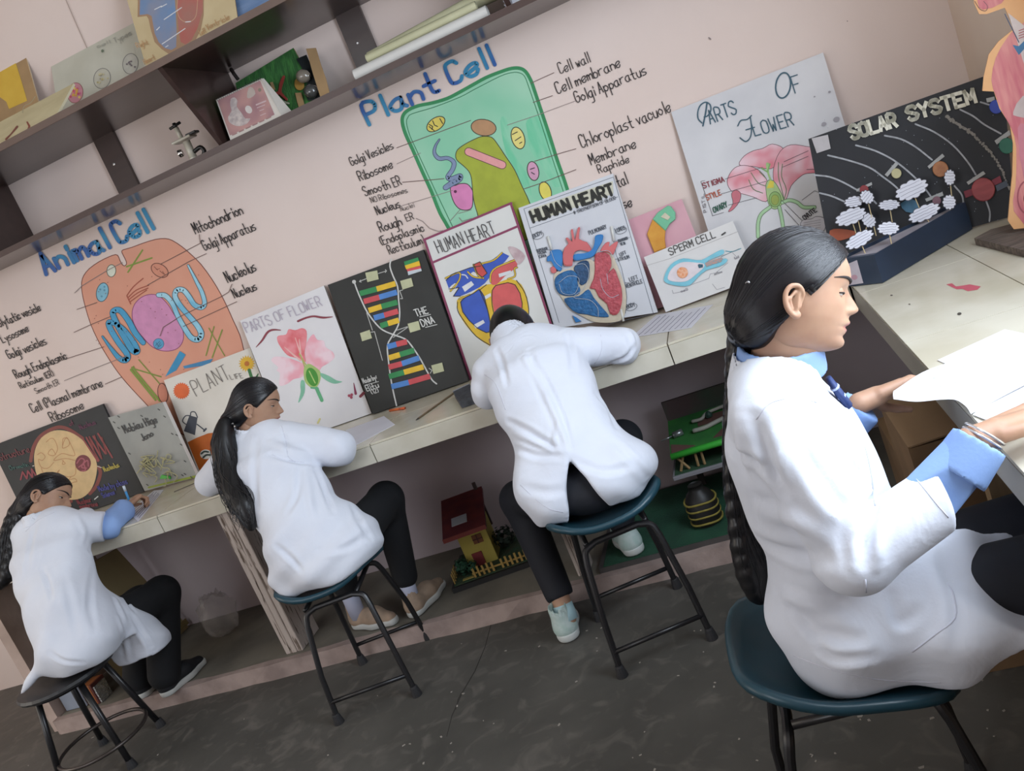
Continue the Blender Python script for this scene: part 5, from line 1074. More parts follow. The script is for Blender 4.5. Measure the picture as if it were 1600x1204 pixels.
# cream panel leaning at the left, orange box and folded papers beside it
t = thing('cream_panel', 'tall cream cardboard panel leaning under the worktop behind the leftmost girl', 'panel', (-3.33, 3.28, ZL))
MB().prism([(-3.255, 3.03, ZL), (-3.235, 3.53, ZL), (-3.30, 3.42, .62), (-3.31, 2.95, .66)], (-.012, 0, .0)).build('panel', mat('card_olive', '#ad9c72', .75, col2='#9d8c64', vscale=3), t)
MB().prism([(-3.243, 3.02, ZL+.02), (-3.225, 3.53, ZL+.02), (-3.232, 3.53, ZL+.05), (-3.25, 3.02, ZL+.05)], (.004, 0, .0)).build('fold_strip', mat('card_olive2', '#857549', .75), t)
t = thing('orange_box', 'small orange-brown box on the plinth behind the round black stool', 'box', (-3.33, 2.97, ZL))
MB().box((-3.40, 2.93, ZL), (-3.345, 3.02, ZL+.10), bev=.003).build('body', mat('box_orange', '#9a5a30', .6, var=.2), t)
MB().box((-3.3449, 2.93, ZL), (-3.335, 3.02, ZL+.10), bev=.002).build('spine', paint('#5d2a26'), t)
MB().box((-3.333, 2.935, ZL), (-3.325, 3.01, ZL+.085)).build('foil_strip', mat('foil', '#c9c9c9', .25, metal=.8, bump=.8, bscale=90), t)
t = thing('folded_papers', 'pale blue-grey papers stacked behind the seat of the round black stool', 'papers', (-3.46, 3.0, ZL))
for k in range(3): MB().box((-3.55+.01*k, 2.94, ZL+.11*k), (-3.42+.012*k, 3.06, ZL+.11*k+.105), bev=.004).build('bundle', mat('paper_bluegrey%d' % k, ('#8f97a6', '#a3a9b5', '#9a8f8c')[k], .7, var=.1), t)
MB().box((-3.555, 3.15, .40), (-3.50, 3.45, .52)).build('red_bundle', mat('bundle_red', '#8a4a35', .7, var=.2), t) if False else None
# house model
t = thing('house_model', 'yellow toy house with maroon roof and picket fence on a black base', 'model', (-1.36, 3.28, ZL))
B0 = np.array([-1.535, 3.075]); ux = np.array([.985, .17]); uy = np.array([-.17, .985])
def H(u, v, z): return np.array([*(B0+ux*u+uy*v), ZL+z])
def hbox(u0, u1, v0, v1, z0, z1): 
    b = MB(); v = [H(u0, v0, z0), H(u1, v0, z0), H(u1, v1, z0), H(u0, v1, z0), H(u0, v0, z1), H(u1, v0, z1), H(u1, v1, z1), H(u0, v1, z1)]
    return b.add(v, [(0, 3, 2, 1), (4, 5, 6, 7), (0, 1, 5, 4), (1, 2, 6, 5), (2, 3, 7, 6), (3, 0, 4, 7)])
hbox(0, .385, 0, .33, 0, .022).build('base', mat('base_black', '#1f1f20', .6), t)
hbox(.012, .375, .015, .318, .022, .026).build('lawn', mat('lawn_green', '#2b4a33', .9, col2='#3a3f2a', vscale=30, bump=.5), t)
hbox(.075, .205, .13, .27, .026, .20).build('house_wall', mat('house_yellow', '#b5a54f', .7, var=.08), t)
b = MB(); b.prism([H(.03, .075, .195), H(.225, .075, .195), H(.225, .31, .285), H(.03, .31, .285)], np.array([0, 0, .016])); b.build('roof', mat('roof_maroon', '#6b2c2c', .6, col2='#57232a', vscale=20), t)
b = MB(); b.prism([H(.03, .073, .195), H(.225, .073, .195), H(.225, .073, .214), H(.03, .073, .214)], (ux*0).tolist()+[0] if False else np.array([*(-uy*.004), 0])); b.build('roof_edge', paint('#7d352f'), t)
b = MB(); b.prism([H(.075, .13, .232), H(.145, .13, .232), H(.145, .175, .250), H(.075, .175, .250)], np.array([0, 0, .003])); b.build('roof_sign', paint('#aeb0b8'), t)
hbox(.19, .205, .30, .312, .12, .33).build('chimney', paint('#3a2624'), t)
hbox(.105, .15, .125, .130, .026, .088).build('door', paint('#7d2f33'), t)
hbox(.135, .178, .126, .130, .125, .165).build('window', paint('#7a4a2a'), t)
hbox(.154, .158, .124, .128, .125, .165).build('window_bar', paint('#4a1f22'), t); hbox(.135, .178, .124, .128, .143, .147).build('window_bar', paint('#4a1f22'), t)
M_pk_ = mat('picket_straw', '#a88a4a', .8, var=.15)
for k in range(13):
    u = .105+.021*k
    if 5 == k: continue
    hbox(u, u+.009, .022, .026, .026, .068+.004*(k % 2)).build('picket', M_pk_, t)
for k in range(4): hbox(.012, .016, .03+.028*k, .039+.028*k, .026, .072).build('picket', M_pk_, t)
hbox(.10, .37, .0262, .029, .04, .047).build('fence_rail', M_pk_, t); hbox(.0165, .019, .025, .13, .04, .047).build('fence_rail', M_pk_, t)
hbox(.05, .10, .03, .045, .026, .030).build('sand_patch', paint('#a3924f'), t)
def bush(c, r_, name, m, parent, seed, n=140):
    rr = random.Random(seed); b = MB()
    for k in range(n):
        d = np.array([rr.gauss(0, 1), rr.gauss(0, 1), rr.gauss(0, 1)]); d /= np.linalg.norm(d); p_ = c+d*r_*rr.uniform(.55, 1); s = r_*.22
        e1 = np.cross(d, [0, 0, 1.0]); e1 /= (np.linalg.norm(e1)+1e-6); e2 = np.cross(d, e1)
        b.add([p_-e1*s, p_+e2*s*.7+d*s*.3, p_+e1*s, p_-e2*s*.7], [(0, 1, 2, 3)])
    o = b.build(name, m, parent); o['kind'] = 'stuff'; return o
M_bush = mat('bush_green', '#24503a', .8, var=.3, vscale=60)
bush(H(.055, .10, .062), .04, 'bush', M_bush, t, 2); bush(H(.10, .075, .055), .03, 'bush', M_bush, t, 3); bush(H(.25, .2, .09), .05, 'bush', mat('bush_dark', '#1f2d24', .8), t, 6)
# green base board with striped pot, grey shelf board and green garden model
t = thing('felt_board', 'green felt covered base board with a worn edge on the plinth behind the third stool', 'board', (-.5, 3.2, ZL))
MB().box((-.86, 2.905, ZL), (.15, 3.50, ZL+.022)).build('board', mat('base_grey', '#4a4644', .7, var=.2), t)
MB().box((-.84, 2.91, ZL+.022), (.15, 3.48, ZL+.026)).build('felt', mat('felt_green', '#22513a', .9, col2='#1b4230', vscale=8, bump=.3, bscale=120), t)
pz = ZL+.0265; pc = onZ(1107, 815, pz); 
t = thing('striped_pot', 'black pot with yellow rope stripes under the grey shelf board', 'pot', pc)
MB().lathe(pc, (0, 0, 1), [(.045, 0), (.058, .01), (.062, .05), (.060, .095), (.045, .125), (.03, .14), (.028, .16)], 20).build('pot_body', mat('pot_black', '#1d1b1a', .5), t, smooth=True)
for k in range(4):
    z_ = .018+.027*k; MB().tube([pc+np.array([.0605*math.cos(q), .0605*math.sin(q), z_+.003*math.sin(3*q)]) for q in np.linspace(0, 6.283, 25)], .0042, 6, cap=False).build('rope_stripe', mat('rope_yellow', '#94863e', .8, var=.25, vscale=60), t, smooth=True)
sz = pz+.166
q0 = [onZ(*q, sz) for q in ((1053, 752), (1150, 722))]
yb_ = q0[0][1]
t = thing('grey_shelf_board', 'grey board raised on the striped pot, carrying the green garden model', 'board', ((q0[0][0]+.2), yb_+.15, sz))
MB().box((q0[0][0], yb_, sz), (q0[0][0]+.62, yb_+.34, sz+.016), bev=.002).build('board', mat('board_grey', '#8f8d92', .6, var=.1), t)
MB().box((q0[0][0]+.01, yb_+.012, sz+.016), (q0[0][0]+.61, yb_+.33, sz+.019)).build('moss', mat('moss_green', '#33553a', .9, var=.3, vscale=20), t)
for px_ in (q0[0][0]+.5, q0[0][0]+.05):
    MB().box((px_, yb_+.29, pz), (px_+.025, yb_+.315, sz)).build('post', mat('post_dark', '#2b2522', .7), t)
gz = sz+.0215
t = thing('garden_model', 'bright green tilted garden model with white pipes and brown beds', 'model', (q0[0][0]+.25, yb_+.15, gz))
gx = q0[0][0]+.02
slab = [(gx, yb_+.02, gz+.062), (gx+.40, yb_+.02, gz+.062), (gx+.40, yb_+.27, gz+.115), (gx, yb_+.27, gz+.115)]
MB().prism(slab, (0, 0, .014)).build('lawn_board', mat('lawn_bright', '#3f8a3a', .7, col2='#2f6a35', vscale=6), t)
MB().tube([(gx, yb_+.016, gz+.07), (gx+.40, yb_+.016, gz+.07)], .013, 8).build('green_edge', mat('edge_bright', '#3fb53c', .6), t, smooth=True)
MB().box((gx, yb_+.27, gz+.11), (gx+.40, yb_+.285, gz+.21)).build('back_board', mat('back_green', '#2b4a35', .8, col2='#4a3a3a', vscale=5), t)
def gp(u, v, dz=.0): return np.array([gx+u, yb_+.02+v, gz+.062+.014+v*.212+dz])
for P_ in ([(.005, .01), (.10, .015), (.005, .07)], [(.17, .03), (.30, .02), (.32, .09), (.22, .085)], [(.12, .14), (.36, .14), (.36, .20), (.12, .20)]): MB().prism([gp(*q, .0005) for q in P_], (0, 0, .002)).build('flower_bed', mat('bed_brown', '#6a4a42', .9, var=.2), t)
MB().tube(crom([gp(.10, .10, .012), (gp(.15, .10, .012)), gp(.22, .12, .014), gp(.36, .15, .016)], 4), .009, 8).build('pipe', paint('#a9a79c'), t, smooth=True)
MB().tube(crom([gp(.10, .17, .012), gp(.14, .165, .014), gp(.18, .19, .02), gp(.36, .21, .02)], 4), .007, 8).build('pipe', paint('#a9a79c'), t, smooth=True)
MB().tube([gp(.02, .11, .012), gp(.06, .115, .014)], .013, 10).build('motor', mat('motor_steel', '#9fa3a4', .3, metal=.7), t, smooth=True)
MB().tube([gp(-.03, .10, .01), gp(.02, .11, .012)], .003, 6).build('shaft', mat('motor_steel', '#9fa3a4', .3, metal=.7), t, smooth=True)
MB().lathe(gp(.17, .175, .008), (0, 0, 1), [(.014, 0), (.016, .01), (.008, .02), (.002, .024)], 10).build('small_fan', paint('#2f4a40'), t)
for a_, b_ in (((.015, 0), (.045, .05)), ((.05, 0), (.015, .05)), ((.085, 0), (.09, .055)), ((.11, 0), (.112, .04))):
    MB().tube([(gx+a_[0], yb_+.03, gz), (gx+b_[0], yb_+.03, gz+b_[1]+.012)], .0055, 6).build('popsicle_stick', mat('stick_wood', '#9a7f57', .8), t)
# cardboard boxes and a wooden leg under the right worktop
M_box = mat('carton_brown', '#7d6246', .8, col2='#6e553c', vscale=6); M_box2 = mat('carton_flap', '#8a6d4e', .8, var=.1)
def carton(label, x0, x1, y0, y1, z1, tilt=.0):
    t = thing('cardboard_box', label, 'box', ((x0+x1)/2, (y0+y1)/2, 0)); b = MB(); th = .006
    b.box((x0, y0, .001), (x1, y0+th, z1)); b.box((x0, y1-th, .001), (x1, y1, z1)); b.box((x0, y0+th, .001), (x0+th, y1-th, z1)); b.box((x1-th, y0+th, .001), (x1, y1-th, z1)); b.box((x0+th, y0+th, .001), (x1-th, y1-th, .008))
    b.build('carton', M_box, t)
    MB().prism([(x0, y0, z1+.001), (x0, y1, z1+.001), (x0+(x1-x0)*.48, y1, z1+.012), (x0+(x1-x0)*.48, y0, z1+.012)], (0, 0, .004)).build('flap', M_box2, t)
    MB().prism([(x1, y0, z1+.001), (x1, y1, z1+.001), (x0+(x1-x0)*.56, y1, z1+.02), (x0+(x1-x0)*.56, y0, z1+.02)], (0, 0, .004)).build('flap', M_box2, t)
carton('open brown cardboard box under the side worktop behind the girl\'s sleeve', .205, .62, 2.0, 2.34, .62)
carton('lower brown cardboard box behind the open one under the side worktop', .22, .70, 2.36, 2.78, .40)
t = wr
MB().box((.30, 1.75, 0), (.345, 1.80, ZC-.0785)).build('leg', mat('leg_pine', '#a58763', .7, var=.2, stretch=(8, 8, .7)), wr)
MB().box((.30, .45, 0), (.345, .50, ZC-.0785)).build('leg', mat('leg_pine', '#a58763', .7), wr)
# ------------------------------------------------------------------ soft-body modelling: distance fields -> surface nets
def _n(v): v = np.array(v, float); return v/np.linalg.norm(v)
def cap(a, b, ra, rb=None):
    a, b = np.array(a, float), np.array(b, float); rb = ra if rb is None else rb; ab = b-a; L2 = ab@ab+1e-12
    def f(P):
        t = np.clip(((P-a)@ab)/L2, 0, 1); d = P-a-t[:, None]*ab
        return np.sqrt((d*d).sum(1))-(ra+(rb-ra)*t)
    return f
def ell(c, r, ax=None):
    c, r = np.array(c, float), np.array(r, float); R = np.eye(3) if ax is None else np.array([_n(x) for x in ax])
    def f(P):
        q = (P-c)@R.T; k0 = np.sqrt(((q/r)**2).sum(1))+1e-9; k1 = np.sqrt(((q/(r*r))**2).sum(1))+1e-9
        return k0*(k0-1)/k1
    return f
def spine(nodes):
    """flattened body: nodes = (centre, lateral axis, half width, half depth)"""
    N = [(np.array(c, float), _n(l), a, b) for c, l, a, b in nodes]
    def f(P):
        out = None
        for (c0, l0, a0, b0), (c1_, l1, a1, b1) in zip(N[:-1], N[1:]):
            ab = c1_-c0; t = np.clip(((P-c0)@ab)/(ab@ab), 0, 1)[:, None]
            d = P-(c0+t*ab); l = l0+(l1-l0)*t; l = l/np.linalg.norm(l, axis=1)[:, None]
            u = (d*l).sum(1); dp = d-u[:, None]*l; a_ = (a0+(a1-a0)*t)[:, 0]; b_ = (b0+(b1-b0)*t)[:, 0]
            q = np.sqrt((u/a_)**2+((dp*dp).sum(1))/(b_*b_)); g = (q-1)*np.minimum(a_, b_)
            out = g if out is None else np.minimum(out, g)
        return out
    return f
def smin(k, *fs):
    def f(P):
        d = fs[0](P)
        for g in fs[1:]:
            e = g(P); h = np.clip(.5+.5*(e-d)/k, 0, 1); d = e+(d-e)*h-k*h*(1-h)
        return d
    return f
def union(*fs): return lambda P: np.minimum.reduce([g(P) for g in fs])
def inter(f, g): return lambda P: np.maximum(f(P), g(P))
def sub(f, g): return lambda P: np.maximum(f(P), -g(P))
def boxf(lo, hi):
    lo, hi = np.array(lo, float), np.array(hi, float); c, e = (lo+hi)/2, (hi-lo)/2
    def f(P):
        q = np.abs(P-c)-e; return np.sqrt((np.maximum(q, 0)**2).sum(1))+np.minimum(q.max(1), 0)
    return f
TOPB = boxf((-3.7, 2.878, ZC-.082), (.2755, 3.7, ZC+.0015)); TOPR = boxf((.274, .2, ZC-.085), (1.0, 2.9, ZC+.0015))
def half(p, n):
    p, n = np.array(p, float), _n(n); return lambda P: (P-p)@n       # keeps the side opposite to n
def fold(f, amp, k, direc, ph=0.0, mask=None):
    """soft cloth folds running across direction direc"""
    d = np.array(direc, float)
    def g(P):
        s = np.sin(P@d*k+ph+2.1*np.sin(P[:, 2]*11+ph)+1.3*np.sin(P[:, 0]*9+P[:, 1]*7))
        m_ = 1.0 if mask is None else mask(P)
        return f(P)-amp*s*m_
    return g
def near(c, r):
    c = np.array(c, float); return lambda P: np.exp(-((P-c)**2).sum(1)/(r*r))
def surfnet(f, lo, hi, h):
    lo, hi = np.array(lo, float), np.array(hi, float); n = np.ceil((hi-lo)/h).astype(int)+1
    ax = [lo[i]+h*np.arange(n[i]) for i in range(3)]
    # coarse pass first: only blocks close to the surface are evaluated finely
    Bk = 6; nb = np.ceil(n/Bk).astype(int)
    cx = [lo[i]+h*(Bk*np.arange(nb[i])+(Bk-1)/2) for i in range(3)]
    CG = np.stack(np.meshgrid(*cx, indexing='ij'), -1).reshape(-1, 3); cdv = f(CG)
    D = np.repeat(np.repeat(np.repeat(np.sign(cdv).reshape(nb), Bk, 0), Bk, 1), Bk, 2)
    hot = np.argwhere((np.abs(cdv) < Bk*h*.87*1.75+2*h).reshape(nb))
    if len(hot):
        o3 = np.stack(np.meshgrid(*[np.arange(Bk)]*3, indexing='ij'), -1).reshape(-1, 3)
        for s in range(0, len(hot), 900):
            I = (hot[s:s+900, None, :]*Bk+o3[None]).reshape(-1, 3); D[I[:, 0], I[:, 1], I[:, 2]] = f(lo+h*I)
    D = D[:n[0], :n[1], :n[2]].copy()
    D[0] = D[-1] = 1; D[:, 0] = D[:, -1] = 1; D[:, :, 0] = D[:, :, -1] = 1
    S = D < 0
    cs = np.zeros(n-1, int)
    for dx in (0, 1):
        for dy in (0, 1):
            for dz in (0, 1): cs += S[dx:n[0]-1+dx, dy:n[1]-1+dy, dz:n[2]-1+dz]
    act = (cs > 0) & (cs < 8); idx = np.argwhere(act)
    if len(idx) == 0: return np.zeros((0, 3)), []
    vid = -np.ones(n-1, int); vid[act] = np.arange(len(idx))
    acc = np.zeros((len(idx), 3)); cnt = np.zeros(len(idx))
    co = [(x, y, z) for x in (0, 1) for y in (0, 1) for z in (0, 1)]
    for a in co:
        for k in range(3):
            if a[k]: continue
            b = list(a); b[k] = 1
            da = D[idx[:, 0]+a[0], idx[:, 1]+a[1], idx[:, 2]+a[2]]; db = D[idx[:, 0]+b[0], idx[:, 1]+b[1], idx[:, 2]+b[2]]
            m_ = (da < 0) != (db < 0)
            t = np.where(m_, da/(da-db+1e-20), 0); p = np.array(a, float)[None]+np.zeros((len(idx), 3)); p[:, k] += t
            acc[m_] += p[m_]; cnt[m_] += 1
    V = lo+h*(idx+acc/np.maximum(cnt, 1)[:, None])
    F = []
    for k in range(3):
        u, v = (k+1) % 3, (k+2) % 3
        sl0 = [slice(None)]*3; sl1 = [slice(None)]*3; sl0[k] = slice(0, n[k]-1); sl1[k] = slice(1, n[k])
        A_, B_ = S[tuple(sl0)], S[tuple(sl1)]; ch = np.argwhere(A_ != B_)
        ch = ch[(ch[:, u] > 0) & (ch[:, v] > 0) & (ch[:, u] < n[u]-1) & (ch[:, v] < n[v]-1)]
        e = [ch.copy() for _ in range(4)]
        e[0][:, u] -= 1; e[0][:, v] -= 1; e[1][:, v] -= 1; e[3][:, u] -= 1
        q = np.stack([vid[x[:, 0], x[:, 1], x[:, 2]] for x in e], 1)
        fl = B_[ch[:, 0], ch[:, 1], ch[:, 2]]
        q[fl] = q[fl][:, ::-1]
        F.append(q)
    F = np.concatenate(F); F = F[(F >= 0).all(1)]
    return V, F
def relax(V, F, it=2, lam=.5):
    E = np.concatenate([F[:, [0, 1]], F[:, [1, 2]], F[:, [2, 3]], F[:, [3, 0]]]); n = len(V)
    a = np.concatenate([E[:, 0], E[:, 1]]); b = np.concatenate([E[:, 1], E[:, 0]]); c = np.maximum(np.bincount(a, minlength=n), 1)
    for _ in range(it):
        s = np.stack([np.bincount(a, weights=V[b, k], minlength=n) for k in range(3)], 1)
        V = V+lam*(s/c[:, None]-V)
    return V
def soft(name, f, lo, hi, h, m, parent, it=1, smooth=True):
    V, F = surfnet(f, lo, hi, h); V = relax(V, F, it) if it else V
    return obj(name, V, F, m, parent, smooth=smooth)
from mathutils.bvhtree import BVHTree
def bvh_of(o):
    off = wloc(o); me = o.data
    co = np.empty(len(me.vertices)*3); me.vertices.foreach_get('co', co); co = co.reshape(-1, 3)+off
    return BVHTree.FromPolygons(co.tolist(), [list(p.vertices) for p in me.polygons])
def seam(o, pts, r, name, m, parent, lift=.0, smooth=4, flat=.6):
    """thin raised line laid on the surface of o (path given in the photo frame, found on the surface itself)"""
    tr = bvh_of(o); P = []
    for x, y in (crom(pts, smooth) if smooth else pts):
        d = Vector(_n(ray(x, y))); hit = tr.ray_cast(Vector(CAM), d)
        if hit[0] is not None: P.append(np.array(hit[0])-np.array(d)*lift)
    if len(P) < 2: return None
    Q = [P[0]]
    for p in P[1:]:
        if np.linalg.norm(p-Q[-1]) > .06: break
        Q.append(p)
    if len(Q) < 2: return None
    return MB().tube(Q, r, 5).build(name, m, parent, smooth=True)
def foldlines(o, lines):
    """press creases (amp < 0) and ridges (amp > 0) into cloth along paths found on its surface"""
    off = wloc(o); me = o.data; n = len(me.vertices)
    co = np.empty(n*3); me.vertices.foreach_get('co', co); co = co.reshape(-1, 3)
    no = np.empty(n*3); me.vertices.foreach_get('normal', no); no = no.reshape(-1, 3)
    tr = bvh_of(o); W_ = co+off; D = np.zeros(n)
    for pts, wd, amp in lines:
        P = []
        for x, y in crom(pts, 5):
            d = Vector(_n(ray(x, y))); h = tr.ray_cast(Vector(CAM), d)
            if h[0] is not None: P.append(np.array(h[0]))
        if len(P) < 2: continue
        P = np.array(P); m_ = len(P); best = np.full(n, 9.0); tt = np.zeros(n)
        for i in range(m_-1):
            a, b = P[i], P[i+1]; ab = b-a; L2 = ab@ab+1e-12
            if L2 > .0025: continue
            t = np.clip(((W_-a)@ab)/L2, 0, 1); dd = np.linalg.norm(W_-a-t[:, None]*ab, axis=1); u = dd < best
            best[u] = dd[u]; tt[u] = (i+t[u])/(m_-1)
        tp = np.sin(np.pi*np.clip(tt, .04, .96))**.5
        q = best/wd; D += amp*tp*(np.exp(-q*q)-.45*np.exp(-((q-1.7)/.8)**2))
    co = co+no*D[:, None]
    me.vertices.foreach_set('co', co.reshape(-1)); me.update()
# ------------------------------------------------------------------ skin, cloth and hair materials
M_skin = mat('skin', '#ae8970', .5, col2='#a68069', vscale=30, sss=.12, spec=.35)
M_lip = mat('lip', '#a5695f', .45); M_brow = mat('brow', '#241c1a', .8); M_eyew = mat('eye_white', '#b3aaa4', .4); M_iris = mat('iris', '#1d1512', .2)
M_coat = mat('lab_coat_white', '#dadee8', .8, col2='#d4d8e3', vscale=6, bump=.05, bscale=220, sheen=.15)
def cloth_bump(m):
    nt = m.node_tree; b = nt.nodes['Principled BSDF']; old = [n for n in nt.nodes if n.type == 'BUMP'][0]; mp = [n for n in nt.nodes if n.type == 'MAPPING'][0]
    n = nt.nodes.new('ShaderNodeTexNoise'); n.inputs['Scale'].default_value = 9; n.inputs['Detail'].default_value = 2.5; n.inputs['Distortion'].default_value = 1.6
    nt.links.new(mp.outputs[0], n.inputs['Vector'])
    b2 = nt.nodes.new('ShaderNodeBump'); b2.inputs['Strength'].default_value = .17; b2.inputs['Distance'].default_value = .02
    nt.links.new(n.outputs['Fac'], b2.inputs['Height']); nt.links.new(old.outputs[0], b2.inputs['Normal']); nt.links.new(b2.outputs[0], b.inputs['Normal'])
cloth_bump(M_coat)
M_seam = mat('coat_seam', '#c9cad6', .8)
M_shirt = mat('shirt_blue', '#8aa9dc', .7, col2='#809fd3', vscale=8, bump=.05, bscale=200)
M_trou = mat('trousers_navy', '#14161f', .8, col2='#10121a', vscale=6)
M_trou2 = mat('trousers_black', '#0f1014', .85)
def hairmat():
    m = mat('hair_black', '#0d0c0f', .38, spec=.45)
    return m
M_hair = hairmat(); M_strand = mat('hair_strand', '#16151a', .30, spec=.6)
# ------------------------------------------------------------------ head
HP = dict(
 xf0=[(-.078, .035), (-.0747, .062), (-.0712, .075), (-.0665, .083), (-.060, .0868), (-.0504, .0860), (-.0348, .0885), (-.0215, .0912), (-.0043, .0905), (.0064, .091), (.017, .092), (.030, .0945), (.040, .0992), (.049, .1003), (.064, .0985), (.084, .091), (.10, .078), (.115, .055), (.124, .032), (.128, .012)],
 xf=[(-.078, .035), (-.0747, .0665), (-.0712, .0805), (-.0665, .0888), (-.060, .0912), (-.0558, .0900), (-.0504, .0868), (-.0455, .0915), (-.0397, .0955), (-.0348, .0905), (-.031, .0985), (-.0268, .1008), (-.0215, .0978), (-.016, .0992), (-.0125, .108), (-.0086, .1135), (-.0043, .1145), (.0064, .1085), (.017, .1015), (.030, .0952), (.040, .0996), (.049, .1008), (.064, .0987), (.084, .091), (.10, .078), (.115, .055), (.124, .032), (.128, .012)],
 xb=[(-.078, -.02), (-.06, -.038), (-.04, -.052), (-.02, -.066), (0, -.076), (.02, -.080), (.05, -.079), (.08, -.072), (.10, -.060), (.115, -.043), (.124, -.022), (.128, -.006)],
 w=[(-.078, .018), (-.074, .030), (-.068, .040), (-.06, .047), (-.05, .054), (-.035, .061), (-.02, .067), (0, .0715), (.02, .0735), (.05, .0735), (.08, .0685), (.10, .058), (.115, .043), (.124, .026), (.128, .010)],
 wn=[(-.078, .03), (-.06, .022), (-.05, .024), (-.04, .023), (-.0268, .022), (-.02, .014), (-.012, .0125), (-.004, .0105), (.006, .009), (.017, .008), (.03, .012), (.05, .03), (.128, .03)])
_HT = {}
_zg = np.linspace(-.085, .135, 881)
for _k, _a in HP.items():
    _v = np.interp(_zg, [p[0] for p in _a], [p[1] for p in _a]); _w = {'xf': 5, 'xf0': 14, 'xb': 16, 'w': 16, 'wn': 12}[_k]
    _ker = np.exp(-(np.arange(-3*_w, 3*_w+1)/_w)**2/2); _ker /= _ker.sum(); _p = np.pad(_v, 3*_w, mode='edge'); _HT[_k] = np.convolve(_p, _ker, 'valid')
def ip(k, z): return np.interp(z, _zg, _HT[k])
def face_x(y, z):
    """front surface of the face at lateral y, height z"""
    n = 1.9; w_ = ip('w', z); s = np.clip(np.abs(y)/w_, 0, 1); c = (1-s**n)**(1/n); x = .01+(ip('xf0', z)-.01)*c
    x = x+(ip('xf', z)-ip('xf0', z))*np.exp(-(y/ip('wn', z))**2)
    x = x-.0075*np.exp(-((np.abs(y)-.031)/.013)**2-((z-.021)/.0095)**2)
    x = x+.0055*np.exp(-((np.abs(y)-.0125)/.0045)**2-((z+.0085)/.0050)**2)
    x = x+.0025*np.exp(-((np.abs(y)-.044)/.014)**2-((z+.002)/.012)**2)
    return x
